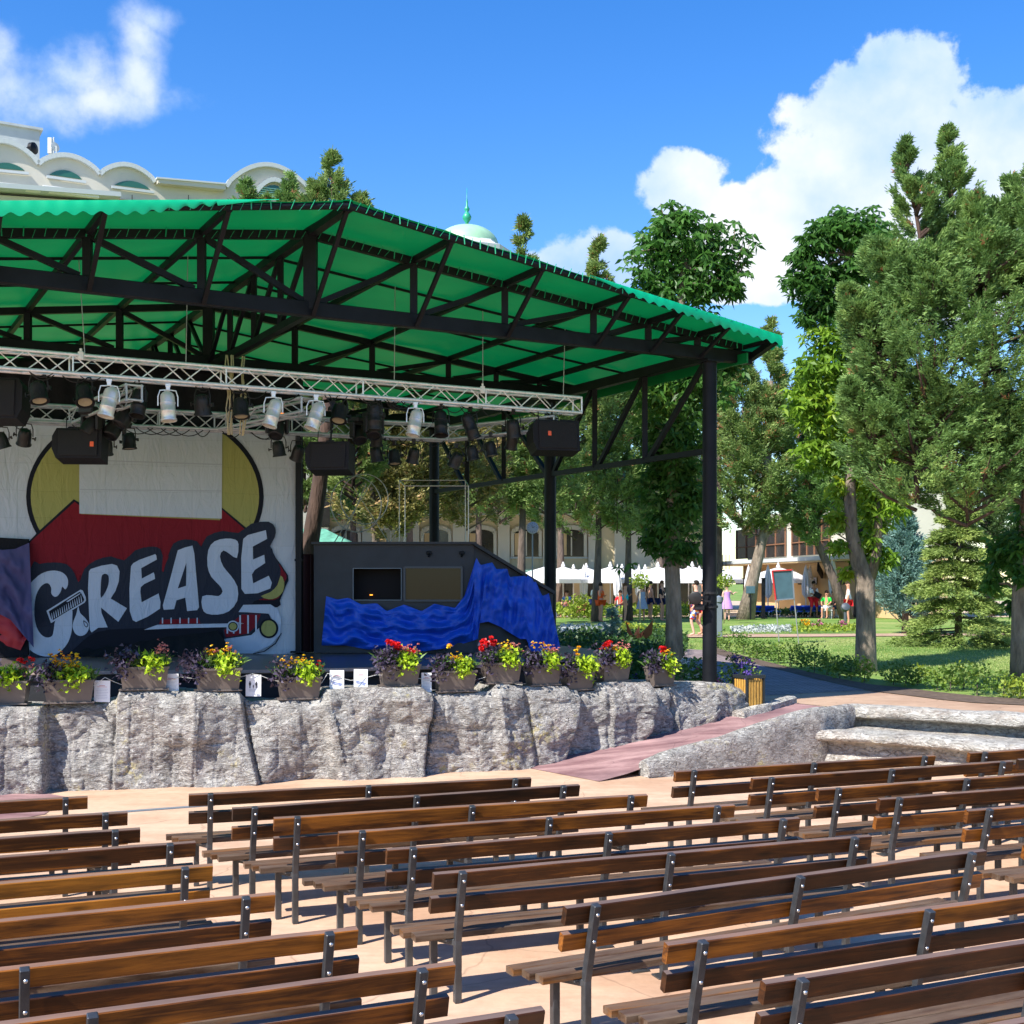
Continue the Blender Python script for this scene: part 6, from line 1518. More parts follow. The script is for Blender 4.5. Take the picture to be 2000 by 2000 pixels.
# spruce on the lawn
b = pg(1872, 1262)
def tier_prof(x): return (1-x)**.8*(.86+.14*math.sin(x*23))
conifer('young golden green spruce with flat tiered boughs on the lawn', [tuple(b), (b.x, b.y, b.z+4.3)], [((b.x, b.y, b.z+.25), 4.2, 1.95)], 'spruce', 260, 60, 8, .13, .03, .35, .09, 'trunk_dark', up=-.10, prof=tier_prof, patches=.01, name='spruce_tree', jit=.12, flat=.16, tiers=9)
b = pg(1768, 1238)
conifer('blue green feathery cypress half hidden behind the spruce', [tuple(b), (b.x, b.y, b.z+3.5)], [((b.x, b.y, b.z+.1), 3.9, 1.15), ((b.x+.35, b.y+.2, b.z+.1), 3.0, .9)], 'blue', 130, 22, 8, .15, .04, .4, .1, up=.9, prof=cone_prof, patches=0)
# the cypress group on the lawn
def lawn_conifer(label, u, vtrunk, tw, ldpx, key, nb=85, nt=26, m=9, L=.20, W=.055, tm='trunk_dark', lean=0, Yf=None, patches=.03, up=.55, grp='conifers standing on the lawn'):
    b = pg(u, vtrunk) if Yf is None else gu(u, Yf); Y = b.y
    ld = [pcrown(a, vb, vt, r*1.1, Y)+((tipf, up, 0.0) if vt < 660 else (col_prof, up, 0.0)) for (a, vb, vt, r) in ldpx]
    top = ld[0]; tx = top[0][0]
    return conifer(label, [tuple(b), (b.x*.7+tx*.3+lean, b.y, b.z+1.8), (b.x*.2+tx*.8, b.y, top[0][2]+.3), (tx, b.y, top[0][2]+top[1]*.7)], ld, key, nb, nt, m, L, W, .5, tw/F*Y/2, tm, grp, up=up, patches=patches)
lawn_conifer('tall conifer behind the two middle posts whose tip shows above the canopy', 1165, 1214, 20, [(1170,1070,468,75),(1125,1060,680,90),(1205,1070,660,80)], 'olive', 110, 28)
lawn_conifer('dark conifer just left of the chestnut trunk by the canopy post', 1226, 1212, 18, [(1228,1060,620,72),(1262,1060,720,72)], 'leyland', 80)
lawn_conifer('conifer between the two rear posts, tip beside the green dome', 1016, 1206, 22, [(1022,1020,430,66),(970,1020,680,88),(1065,1050,660,78)], 'olive', 110, 28, Yf=50)
lawn_conifer('tanned conifer behind the booth, left of the rear post', 870, 1200, 20, [(845,1030,670,100),(910,1045,680,95)], 'warm', 120, 26, Yf=44, patches=.1)
lawn_conifer('conifer with yellowish boughs behind the wire frames', 750, 1200, 20, [(725,1050,660,95),(800,1040,670,90),(765,1060,760,70)], 'warm', 120, 26, Yf=40, patches=.06)
for u, vt, vb, R, lab in ((800, 640, 1025, 95, 'broad conifer farther back, between the banner column and the rear post'), (935, 660, 1030, 90, 'broad conifer farther back, just right of the rear post'), (1095, 640, 1050, 95, 'broad conifer farther back, just right of the middle post'), (1290, 660, 1070, 80, 'broad conifer farther back, behind the chestnut by the front post'), (690, 700, 1035, 80, 'broad conifer farther back, behind the leaning reddish trunk')):
    lawn_conifer(lab, u, 1205, 20, [(u, vb, vt, R), (u+40, vb+10, vt+60, R*.9)], 'leyland', 110, 24, 8, .30, .08, Yf=76)
# big one with the reddish leaning trunk
Yb = 29.0
tr0 = gbase(585, Yb)
conifer('large conifer with a thick reddish leaning trunk, its top above the canopy', [tr0, pY(600,1100,Yb), pY(622,960,Yb), pY(640,820,Yb), pY(650,650,Yb), pY(655,420,Yb)],
        [pcrown(648,800,305,125,Yb)+(tipf, .6, 0.0), pcrown(705,700,385,90,Yb)+(tipf, .6, 0.0), pcrown(690,990,680,80,Yb+1), pcrown(615,640,360,60,Yb), pcrown(595,1020,740,70,Yb+2.5)], 'olive', 100, 28, 10, .12, .03, .4, .24, 'trunk_red', up=.6, patches=.02)
for u, vt, R, lab in ((480, 356, 34, 'small conifer tip poking over the canopy, leftmost'), (563, 340, 30, 'slim conifer tip over the canopy before the round hotel arch'), (520, 385, 24, 'lowest conifer tip just over the canopy edge, between two others')):
    b = gu(u, 33); conifer(lab, [tuple(b), tuple(pY(u, 800, 33)), tuple(pY(u, vt+20, 33))], [pcrown(u, 680, vt, R*2.2, 33)+(tipf, .7, 0.0)], 'leyland', 90, 22, 9, .12, .03, .4, .16, up=.6, group='conifer tips over the canopy')
# right-hand group
lawn_conifer('tall cypress right of the canopy post with a thin crooked tip', 1455, 1210, 30, [(1505,1040,618,56),(1450,1060,700,72),(1490,1060,760,80)], 'olive', 110, 28, tm='trunk', patches=.05)
lawn_conifer('dense conifer left of the forked chestnut on the lawn', 1655, 1209, 22, [(1570,1050,730,70),(1625,1060,740,75),(1600,1080,860,90)], 'leyland', 110, 28)
lawn_conifer('pale olive conifer hugging the right side of the black post', 1402, 1208, 20, [(1405,1010,700,55)], 'olive', 70, Yf=60)
for i, (u, vt, R, lab) in enumerate(((1680, 760, 85, 'background conifer right behind the forked chestnut'), (1790, 800, 90, 'background conifer behind the blue green cypress'), (1930, 780, 110, 'background conifer behind the spruce at right'), (2030, 800, 110, 'background conifer at the far right edge'))):
    b = gu(u, 62); lawn_conifer(lab, u, 1200, 22, [(u, 1150, vt, R), (u+45, 1150, vt+70, R*.8)], 'dark' if i else 'leyland', 110, 28, Yf=62+i)
def ragged(c, r, n):
    D = RNG.normal(size=(n, 3)); D /= np.linalg.norm(D, axis=1, keepdims=True); ph = RNG.uniform(0, 6, 3)
    k = 1+.30*np.sin(D[:, 0]*4.1+ph[0])*np.sin(D[:, 2]*5.3+ph[1])+.22*np.sin(D[:, 2]*9+ph[2]+D[:, 0]*6); q = RNG.random(n)**.5
    return np.array(c)+D*(q*k)[:, None]*np.array(r)
# ---- chestnuts
def palm_clusters(C, sz, n=6):
    m = len(C); Cn = np.repeat(C, n, 0); k = m*n
    up = RNG.normal(size=(m, 3))*.45; up[:, 2] += 1; up[:, 1] -= .3; up /= np.linalg.norm(up, axis=1, keepdims=True)
    a = np.cross(up, RNG.normal(size=(m, 3))); a /= np.linalg.norm(a, axis=1, keepdims=True); b = np.cross(up, a)
    th = np.tile(np.linspace(0, 2*PI*(n-1)/n, n), m)+RNG.normal(size=k)*.15
    A = np.repeat(a, n, 0); B = np.repeat(b, n, 0); U = np.repeat(up, n, 0)
    D = A*np.cos(th)[:, None]+B*np.sin(th)[:, None]-U*.25
    return Cn, D, sz*RNG.uniform(.75, 1.2, k), sz*.42*RNG.uniform(.8, 1.1, k), U
def chestnut(label, trunk, radii, blobs, Y, key='chestnut', dens=1.0, lf=.17, limbs=(), twigs=(), name='chestnut_tree'):
    t = thing(name, trunk[0], label, 'tree')
    mb = MB(); mb.path(trunk, radii, 16)
    for pts, r in limbs: mb.path(pts, r, 9)
    Cs = []; Tn = []
    for (u, v, ru, rv, kk) in blobs:
        c = pY(u, v, Y); r = (ru/F*Y, min(ru, rv)/F*Y*.95, rv/F*Y); c = np.array(c)+np.array([0, RNG.uniform(-.2, .3), 0])
        n = int(dens*ru*rv*.052*(Y/24)**2)+8
        P = ragged(c, r, n); Cs.append(P); Tn.append(kk+.45*RNG.random(n)+.12*np.sin(P[:, 0]*6)*np.sin(P[:, 2]*5))
        base = min(trunk, key=lambda q: (Vector(q)-Vector(c)).length)
        mb.path([base, tuple((Vector(base)+Vector(c))/2+Vector((0, 0, .1))), tuple(c)], [.045, .03, .012], 6)
        for q in range(3):
            e = P[RNG.integers(n)]; mb.path([tuple(c), tuple(e)], [.014, .006], 5)
    for (u0, v0, u1, v1) in twigs:
        a = np.array(pY(u0, v0, Y)); b = np.array(pY(u1, v1, Y)); mb.path([a, (a+b)/2, b], [.014, .009, .004], 5)
        k = int(np.linalg.norm(b-a)/.11)+2; s = np.linspace(.15, 1, k)[:, None]
        P = a+(b-a)*s+RNG.normal(size=(k, 3))*np.array([.09, .09, .03]); Cs.append(P); Tn.append(np.full(k, .35))
    mb.build('trunk', MT['trunk'], t, True)
    C = np.concatenate(Cs); Tt = np.concatenate(Tn); n = 6
    Cn, D, LL, WW, U = palm_clusters(C, lf, n)
    leaves_mesh('crown', Cn, D, LL, WW, TL[key], np.repeat(Tt, n)+RNG.normal(size=len(Cn))*.05, t, droop=.25, roll=None, curl=.1)
    return t
Y1 = 23.5
chestnut('chestnut tree with leafy trunk just behind the front canopy post, round crown above the canopy', [gbase(1317, Y1), pY(1316,1200,Y1), pY(1312,1080,Y1), pY(1316,950,Y1), pY(1320,800,Y1), pY(1325,650,Y1), pY(1335,520,Y1), pY(1338,440,Y1)], [.19,.15,.14,.13,.12,.10,.05,.02],
  [(1298,478,62,52,.1),(1372,490,62,46,.1),(1330,555,76,46,.05),(1392,555,50,36,.05),(1272,545,34,32,.1),(1330,440,26,26,.15),(1420,530,22,38,.0),(1295,440,22,20,.15),(1255,590,40,20,.2),(1430,570,18,24,0),
   (1330,660,95,60,.1),(1290,760,60,70,.4),(1360,740,70,60,.1),(1330,860,55,80,.0),(1290,900,45,70,.0),(1340,960,48,60,.0),(1310,1010,52,55,.0),(1280,1055,30,32,.1),(1330,1075,40,28,.0),(1420,700,38,40,.0)], Y1, 'chestnut', 1.0, .175,
  twigs=[(1300,440,1290,398),(1360,470,1362,412),(1405,520,1412,440),(1275,510,1255,462),(1255,540,1232,520),(1430,560,1452,510),(1325,440,1312,395),(1345,440,1330,400),(1360,440,1345,405),(1385,460,1386,430),(1388,470,1390,432),(1430,500,1437,432),(1440,520,1455,455),(1445,540,1468,462),(1250,520,1228,498),(1290,430,1285,410),(1240,1100,1222,1112),(1370,700,1440,720)])
Y2 = 27.0
b = pg(1690, 1312); bb = (b.x, b.y, b.z-.1); Y2 = b.y
chestnut('forked chestnut tree with stout pale trunk on the lawn, yellow green shoots on its bole', [bb, pY(1691,1280,Y2), pY(1691,1200,Y2), pY(1690,1135,Y2), pY(1676,1095,Y2), pY(1663,1040,Y2), pY(1660,960,Y2), pY(1664,880,Y2), pY(1668,760,Y2), pY(1665,620,Y2), pY(1660,500,Y2)], [.26,.225,.20,.205,.17,.135,.125,.115,.10,.08,.04],
  [(1605,470,48,40,.0),(1590,545,58,50,.0),(1625,600,45,40,.0),(1660,450,58,38,.15),(1700,480,60,60,.1),(1655,540,50,50,.0),(1585,610,30,26,.0),(1570,500,30,24,.0),(1640,420,34,20,.2)], Y2, 'chestnut', 1.0, .19,
  limbs=[([pY(1697,1130,Y2), pY(1712,1080,Y2), pY(1716,1020,Y2), pY(1712,960,Y2)], [.15,.11,.085,.03])])
ob = bpy.data.objects['chestnut_tree.001']
Cs = []; Tn = []
for (u, v, ru, rv, kk) in [(1600,720,50,55,.1),(1575,790,48,55,.2),(1620,800,50,60,.3),(1650,860,60,45,.25),(1690,820,45,60,.1),(1600,890,55,40,.1),(1665,700,50,60,.0),(1640,950,26,24,.5),(1700,920,50,60,.3),(1725,985,52,48,.25),(1635,1010,22,30,.4),(1700,1060,34,36,.2),(1725,1090,30,24,.1),(1655,1118,14,14,.7),(1610,660,46,36,.1),(1640,1070,20,20,.3)]:
    c = np.array(pY(u, v, Y2+.1)); r = (ru/F*Y2, min(ru, rv)/F*Y2*.9, rv/F*Y2); n = int(ru*rv*.05)+8; P = clump(c, r, n); Cs.append(P); Tn.append(kk+.5*RNG.random(n))
C = np.concatenate(Cs); Cn, D, LL, WW, U = palm_clusters(C, .18, 6)
leaves_mesh('young_shoots', Cn, D, LL, WW, TL['chestnut_y'], np.repeat(np.concatenate(Tn), 6), ob, droop=.25, curl=.1)
Y4 = 24.0
chestnut('chestnut trunk with a few big leaves at the right edge of the lawn', [gbase(1998, Y4), pY(1996,1250,Y4), pY(1997,1160,Y4), pY(2004,1090,Y4), pY(2010,960,Y4), pY(2015,700,Y4)], [.25,.2,.19,.17,.15,.1],
  [(1962,1080,32,48,.1),(1985,1120,24,30,.0),(1990,1060,30,30,.1),(1950,1140,18,18,.1),(2030,1000,60,60,.1),(1990,1185,10,14,.1)], Y4, 'chestnut', .8, .19)
# small round standard trees on the lawn
for u, vb, lab in ((1250, 1222, 'small round topped standard tree on a thin pale stake, left of the shirtless man'), (1414, 1218, 'small round topped standard tree before the woman in the lavender dress')):
    b = pg(u, vb); Y = b.y; t = thing('standard_tree', tuple(b), lab, 'tree', 'small standard trees on the lawn'); mb = MB(); mb.path([tuple(b), (b.x, b.y, b.z+1.65)], [.025, .02], 7); mb.build('trunk', mat('pale_stake', (.4, .34, .24), .8), t, True)
    P = clump((b.x, b.y, b.z+1.75), (.42, .42, .34), 300); leaves_mesh('crown', P, rdir(300, .1), RNG.uniform(.08, .16, 300), RNG.uniform(.05, .1, 300), LF['yewgold'], RNG.random(300)*.6, t)
# ------------------------------------------------------------------ shrubs and beds
sh = [(1398,1266),(1424,1274),(1452,1278),(1478,1287),(1500,1291),(1520,1296),(1543,1303),(1566,1306),(1590,1314),(1615,1318),(1640,1326),(1662,1328),(1688,1333),(1745,1338),(1768,1342),(1792,1338),(1830,1348),(1856,1350),(1882,1346),(1908,1358),(1960,1363),(1992,1366)]
places = ['nearest the canopy post', 'second from the canopy post']+[ordn[k]+' from the canopy post' for k in range(2, 16)]
for i, (u, v) in enumerate(sh):
    b = pg(u, v); rz = random.uniform(.2, .34); key = 'hedge' if i % 3 else 'yewgold'
    if i < 12: key = 'hedge'
    lab = ('small bright shrub in the soil strip, ' if key == 'yewgold' else 'small green edging shrub in the soil strip, ')+(places[i] if i < 16 else ['fourth from the right edge and low', 'just right of the chestnut shadow', 'third shrub from the last tree', 'third from the right edge', 'second from the right edge', 'last one at the right edge'][i-16])
    bush('edging_shrub', (b.x, b.y, b.z), (random.uniform(.24, .36), .25, rz), 210, key, .085, lab, 'shrub', 'edging shrubs along the lawn', stem=.012)
def bed(name, px, n, h, key, ls, label, cat, kind='stuff', wd=.6, jitter=1.0, fl=None):
    P = []; 
    xs = [p[0] for p in px]; ys = [p[1] for p in px]
    def inside(x, y):
        c = False; j = len(px)-1
        for i in range(len(px)):
            if (px[i][1] > y) != (px[j][1] > y) and x < (px[j][0]-px[i][0])*(y-px[i][1])/(px[j][1]-px[i][1])+px[i][0]: c = not c
            j = i
        return c
    while len(P) < n:
        u = random.uniform(min(xs), max(xs)); v = random.uniform(min(ys), max(ys))
        if not inside(u, v): continue
        q = pg(u, v); hh = h*(.55+.45*mnoise.noise(Vector((q.x*2.2, q.y*1.2, 3)))+.3*random.random()); P.append((q.x, q.y, q.z+max(.01, random.random()**.5*hh)))
    P = np.array(P); o0 = tuple(P.mean(0)); o0 = (o0[0], o0[1], P[:, 2].min())
    if kind == 'stuff':
        o = leaves_mesh(name, P, rdir(n, .5), RNG.uniform(ls*.6, ls*1.3, n), RNG.uniform(ls*.5, ls, n)*wd*1.4, LF[key], RNG.random(n), None, origin=o0, label=label, cat=cat); o['kind'] = 'stuff'; return o
bed('ground_cover', [(1085,1250),(1200,1246),(1300,1246),(1345,1262),(1330,1300),(1250,1330),(1085,1330)], 9000, .42, 'ground', .12, 'dense dark ground cover behind the flower boxes', 'ground cover')
bed('white_flower_border', [(1095,1228),(1212,1228),(1216,1241),(1090,1242)], 2600, .22, 'silver', .09, 'white and silver bedding plants along the left part of the garden path', 'flower border')
bed('white_flower_border', [(1428,1233),(1520,1229),(1545,1229),(1545,1238),(1428,1239)], 1500, .22, 'silver', .09, 'silver bedding plants along the garden path behind the sign board legs', 'flower border')
bed('yellow_green_border', [(1205,1232),(1300,1236),(1300,1244),(1205,1243)], 1200, .30, 'yewgold', .13, 'yellow green border plants right of the white flowers', 'flower border')
bed('mixed_border', [(1548,1229),(1680,1228),(1680,1237),(1548,1238)], 900, .22, 'yewgold', .12, 'low mixed border with a few yellow and red blooms behind the sign board', 'flower border')
bed('low_hedge', [(1062,1196),(1385,1198),(1385,1208),(1062,1208)], 6500, .62, 'yewgold', .20, 'low yellow green hedge between the lawn and the pool terrace', 'hedge')
bed('low_hedge', [(1470,1199),(1600,1199),(1600,1206),(1470,1206)], 1600, .35, 'ground', .18, 'dark low planting in front of the blue loungers', 'hedge')
# red and yellow blooms dotted in the border
for u, v, k, lab in ((1598, 1232, 'magenta', 'small dark red flowering plant in the border left of centre behind the board'), (1645, 1233, 'magenta', 'small dark red flowering plant in the border next to the forked chestnut'), (1572, 1233, 'yellow', 'yellow flowering plant in the border right of the sign board'), (1228, 1240, 'yellow', 'yellow flowering plant left of the dark tree trunk by the path')):
    b = pg(u, v); bush('flowering_plant', (b.x, b.y, b.z), (.28, .2, .2), 90, 'hedge', .1, lab, 'flowers', fl=[(k, 7, .07)])
b = pg(1138, 1209); bush('shrub', (b.x, b.y-.6, b.z), (1.1, .6, .62), 900, 'yewgold', .17, 'broad yellow green shrub with reddish tips at the left end of the hedge', 'shrub', fl=[('pink', 10, .09)])
b = pg(1420, 1232); bush('spiky_plant', (b.x-.6, b.y, b.z), (.4, .3, .3), 160, 'hedge', .32, 'spiky green plant at the path beside the grey bollard', 'plant', wd=.2, up=.8)
b = pg(1195, 1262); conifer('tiny blue spruce in the dark ground cover', [tuple(b), (b.x, b.y, b.z+.95)], [((b.x, b.y, b.z+.1), .95, .36)], 'blue', 34, 12, 7, .09, .02, .4, .03, up=.15, prof=cone_prof, patches=0, name='small_spruce')
b = pg(1247, 1268); t = thing('canna_plant', tuple(b), 'brown leaved canna with two broad upright leaves before the tree trunk', 'plant')
P = np.array([[b.x, b.y, b.z+.1]]*5); D = np.array([[-.45, 0, 1], [.5, 0, 1], [.05, .1, 1], [-.1, -.3, .8], [.25, -.2, .8]]); leaves_mesh('leaves', P, D, [.85, .88, .6, .5, .5], [.34, .36, .26, .2, .2], leaf_mat('canna_leaves', [(0, (.06, .022, .014)), (1, (.11, .05, .03))], .3), np.random.rand(5), t, droop=.1)
# a little real grass standing up along the near lawn
def grass_tufts():
    n = 30000; P = []
    zone = [(1300,1246,2010,1246),(1400,1290,2010,1345)]
    while len(P) < n:
        u = random.uniform(1290, 2010); v = 1247+(random.random()**.8)*104
        lim = 1262+(u-1395)*.150 if u > 1395 else 1262
        if v > lim+6: continue
        q = pg(u, v); P.append((q.x, q.y, q.z))
    P = np.array(P); D = RNG.normal(size=(n, 3))*.45; D[:, 2] = 1
    o = leaves_mesh('grass_blades', P, D, RNG.uniform(.03, .065, n), .014, leaf_mat('grass_blades', [(0, (.14, .26, .04)), (1, (.44, .47, .17))], .3), RNG.random(n), None, origin=(5, 30, .7), label='short mown grass blades on the near lawn', cat='grass'); o['kind'] = 'stuff'
grass_tufts()
# ------------------------------------------------------------------ hotel buildings
def plane_of(A, D):
    Nn = Vector((D.y, -D.x, 0))
    def fn(u, v, off=0.0):
        k = (u-1000)/F; o = A+Nn*off; t = (k*o.y-o.x)/(D.x-k*D.y); p = o+D*t; p.z = HC-(v-VH)/F*p.y; return p
    return fn, Nn
# tall block with vaulted roofs, upper left
fa, fn_ = plane_of(Vector((-24.5, 60, 0)), AX.copy())
hot = thing('hotel_block', (-18, 64, 1), 'tall cream hotel block with a row of vaulted roof arches behind the canopy', 'building')
def arc(u0, v0, u1, v1, h, n=14):
    return [(u0+(u1-u0)*t, v0+(v1-v0)*t-h*math.sin(PI*t)**.75) for t in [i/n for i in range(n+1)]]
out = [(-130, 1180), (-130, 300)]+arc(-60, 302, 75, 320, 35)+arc(75, 320, 195, 340, 26)+arc(195, 340, 303, 356, 26)+[(306, 351), (312, 348), (438, 361), (441, 365)]+arc(441, 365, 618, 392, 56, 22)+[(640, 420), (640, 1180)]
mb = MB(); pts = [fa(u, v) for u, v in out]
for p in pts: p.z = max(p.z, .9)
mb.slab(pts, -fn_*7); mb.build('wall', MT['wall_white'], hot)
def ribbon(name, px, th, off, m, parent, h=None):
    mb = MB()
    for i in range(len(px)-1): mb.beam(fa(px[i][0], px[i][1], off), fa(px[i+1][0], px[i+1][1], off), th, h or th)
    return mb.build(name, m, parent)
for a in (arc(-60, 302, 75, 320, 35), arc(75, 320, 195, 340, 26), arc(195, 340, 303, 356, 26), arc(441, 365, 618, 392, 56, 22)): ribbon('arch_trim', a, .22, .1, MT['trim_grey'], hot)
ribbon('parapet_cornice', [(306, 354), (438, 367)], .5, .2, MT['wall_white'], hot, .3)
ribbon('parapet_cap', [(304, 350), (440, 362)], .6, .22, MT['trim_grey'], hot, .08)
def fpoly(name, px, off, m, parent, th=.06):
    mb = MB(); mb.slab([fa(u, v, off) for u, v in px], -fn_*th); return mb.build(name, m, parent)
for a, b, c in (((-20, 327), (48, 333), 12), ((97, 341), (160, 350), 13), ((224, 361), (293, 370), 12)):
    w = fpoly('window', arc(a[0], a[1], b[0], b[1], c), .05, MT['green_win'], hot)
    ribbon('sill', [(a[0]-6, a[1]+4), (b[0]+8, b[1]+6)], .12, .1, MT['trim_grey'], w)
w = fpoly('window', arc(500, 384, 572, 391, 26), .06, MT['green_win'], hot); ribbon('frame', arc(494, 386, 578, 393, 38), .22, .16, MT['trim_grey'], w)
for k in range(5): ribbon('slat', [(504+k*1.5, 382-k*4), (570-k*2, 388-k*4)], .05, .12, MT['green_trim'], w)
fpoly('awning', [(-40, 352), (74, 363), (80, 374), (-40, 362)], 2.2, MT['awning'], hot, .3); fpoly('awning', [(84, 361), (190, 374), (194, 386), (84, 373)], 2.2, MT['awning'], hot, .3)
fpoly('terrace_wall', [(-130, 372), (220, 396), (220, 470), (-130, 450)], 1.6, MT['wall_white'], hot, 1.5)
ribbon('terrace_cap', [(-130, 364), (228, 390)], 2.0, 1.3, MT['trim_grey'], hot, .22)
for u0, u1 in ((232, 304), (332, 424)):
    fpoly('loggia_opening', [(u0, 388+(u0-232)*.07), (u1, 392+(u1-232)*.07), (u1, 470), (u0, 470)], .05, MT['brown_frame'], hot)
    mb = MB(); p = fa((u0+u1)/2-10, 400, .2); mb.tube(p+Vector((0, 0, .5)), p, .02); mb.lathe([(0, -.12), (.12, -.06), (.1, .06), (.02, .12)], p-Vector((0, 0, .1)), 10); mb.build('hanging_lamp', MT['black_steel'], hot)
for v in (450, 620, 790, 960):
    for u in range(-90, 620, 70): fpoly('window', [(u, v), (u+34, v+1), (u+34, v+70), (u, v+69)], .04, MT['dark_win'], hot)
mb = MB(); c = pY(2, 286, 66); mb.box((c.x, c.y, 24.7), (3.4, 3, 3.2), Matrix.Rotation(math.radians(29), 3, 'Z')); mb.box((c.x, c.y, 26.32), (3.7, 3.3, .12), Matrix.Rotation(math.radians(29), 3, 'Z')); mb.build('roof_plant_room', mat('zinc_cladding', (.42, .46, .46), .5, var=.1, scale=1), hot)
mb = MB()
for u, h in ((96, 270), (101, 277), (105, 268), (110, 285)): a = pY(u, 322, 64); b = pY(u, h, 64); mb.tube(a, b, .035)
p = pY(108, 287, 64); mb.lathe([(0, -.05), (.25, 0), (0, .03)], p, 12, axis=(.8, -.6, .1)); mb.box(pY(98, 285, 64), (.2, .2, .8)); mb.build('antenna', MT['trim_grey'], hot)
mb = MB(); p = pY(64, 290, 63); mb.lathe([(0, -.2), (.3, -.1), (.3, .1), (0, .2)], p, 12, axis=(1, -.3, 0)); mb.box(p-Vector((.3, 0, 0)), (.5, .1, .1)); mb.build('roof_fan', MT['black_steel'], hot)
# domed tower
tw = thing('domed_tower', pY(915, 1200, 92), 'white tower with pale green dome and finial rising behind the canopy', 'building')
c = pY(912, 474, 92); cx, cy, cz = c
c2 = Vector((cx, cy, 0)); R8 = 2.9
mb = MB(); mb.lathe([(R8, 1), (R8, cz-1.4)], c2, 8); mb.build('wall', MT['wall_white'], tw)
mb = MB(); mb.lathe([(R8, cz-1.4), (R8+.5, cz-1.1), (R8+.55, cz-.75), (R8+.1, cz-.6), (R8-.3, cz-.35), (2.5, cz-.2)], c2, 8); mb.build('cornice', MT['trim_grey'], tw)
mb = MB(); mb.lathe([(2.35, cz-.6)]+[(2.35*math.cos(a), cz-.3+1.55*math.sin(a)) for a in np.linspace(0, PI/2-.02, 10)]+[(0, cz+1.26)], c2, 32); mb.build('dome', MT['dome_green'], tw, True)
mb = MB(); mb.lathe([(.12, cz+1.2), (.12, cz+1.45), (.30, cz+1.7), (.34, cz+1.9), (.2, cz+2.15), (.1, cz+2.25), (.2, cz+2.4), (.2, cz+2.5), (.08, cz+2.7), (.08, cz+3.0), (.03, cz+3.2), (.02, cz+4.0), (0, cz+4.0)], c2, 12); mb.build('finial', MT['finial'], tw, True)
for k in range(8):
    a = PI/8+k*PI/4; mb = MB(); rr2 = R8*math.cos(PI/8)+.02
    Rz = Matrix.Rotation(a+PI/2, 3, 'Z'); mb.lathe([(0, -.03), (.45, -.03), (.45, .03), (0, .03)], (cx+rr2*math.cos(a), cy+rr2*math.sin(a), cz-2.6), 16, axis=(math.cos(a), math.sin(a), 0)); mb.build('round_window', MT['dark_win'], tw)
# long low wing with arched windows
YW = 80.0
lw = thing('hotel_wing', (-4, YW, .95), 'long cream hotel wing with white framed arched windows behind the lawn trees', 'building')
def wz(v, Y=YW): return HC-(v-VH)/F*Y
def wx(u, Y=YW): return (u-1000)/F*Y
mb = MB(); x0, x1 = wx(480), wx(1403); mb.box(((x0+x1)/2, YW+5, (wz(950)+.95)/2), (x1-x0, 10, wz(950)-.95)); mb.build('wall', MT['wall_cream'], lw)
mb = MB(); zt = wz(950); mb.add([(x0-.6, YW-.6, zt), (x1+.6, YW-.6, zt), (x1+.6, YW+10.6, zt), (x0-.6, YW+10.6, zt), (x0+2, YW+5, zt+2.6), (x1-2, YW+5, zt+2.6)], [(0,1,5,4),(1,2,5),(2,3,4,5),(3,0,4),(3,2,1,0)]); mb.build('roof', MT['green_roof'], lw)
mb = MB()
for u in list(np.arange(500, 1200, 88.0)): mb.box((wx(u+44), YW-.15, (3.4+wz(965))/2), (.75, .3, wz(965)-3.4))
mb.box((wx(1245), YW-.08, (3.4+wz(960))/2), (wx(1290)-wx(1200), .16, wz(960)-3.4)); mb.build('pilaster', MT['wall_white'], lw)
def arched(uc, v0, v1, wpx, Y, par):
    z0, z1 = wz(v1, Y), wz(v0, Y); w = wpx/F*Y; x = wx(uc, Y); ar = [(x-w/2, z0)]+[(x-w/2*math.cos(t), z1-w*.22+w*.22*math.sin(t)) for t in np.linspace(0, PI, 11)]+[(x+w/2, z0)]
    mb = MB(); mb.slab([(a, Y-.04, b) for a, b in ar], (0, .03, 0)); o = mb.build('window', MT['dark_win'], par)
    mb = MB()
    for i in range(len(ar)-1): mb.beam((ar[i][0], Y-.12, ar[i][1]), (ar[i+1][0], Y-.12, ar[i+1][1]), .2, .28)
    mb.box((x, Y-.07, (z0+z1)/2-.1), (.08, .04, z1-z0-.3)); mb.build('frame', MT['wall_white'], o)
    mb = MB(); mb.box((x-w*.3, Y-.06, (z0+z1)/2-.15), (w*.25, .03, (z1-z0)*.75)); mb.build('curtain', MT['wall_tan'], o)
    mb = MB(); mb.box((x, Y-.1, z0-.08), (w+.3, .25, .1)); mb.build('sill', MT['trim_grey'], o)
for u in np.arange(500, 1200, 88.0):
    arched(u, 1030, 1087, 54, YW, lw); arched(u, 962, 1002, 54, YW, lw)
mb = MB(); mb.box(((x0+wx(1403))/2, YW-1.2, 3.35), (x1-x0, 2.4, .22)); mb.build('green_ledge', MT['green_trim'], lw)
mb = MB(); mb.box(((x0+x1)/2, YW-1.1, 3.12), (x1-x0, 2.0, .22)); mb.build('ledge_soffit', MT['trim_grey'], lw)
mb = MB()
for u in np.arange(520, 1400, 58.0): mb.box((wx(u), YW-.06, 2.0), (1.2, .08, 2.0))
mb.build('ground_floor_openings', MT['dark_win'], lw)
mb = MB()
for u in (1312, 1345): mb.box((wx(u), YW-.06, wz(1085)), (.85, .08, 1.9))
mb.build('balcony_window', MT['dark_win'], lw)
mb = MB(); mb.box((wx(1330), YW-1.4, 3.5), (3.6, 1.8, .12))
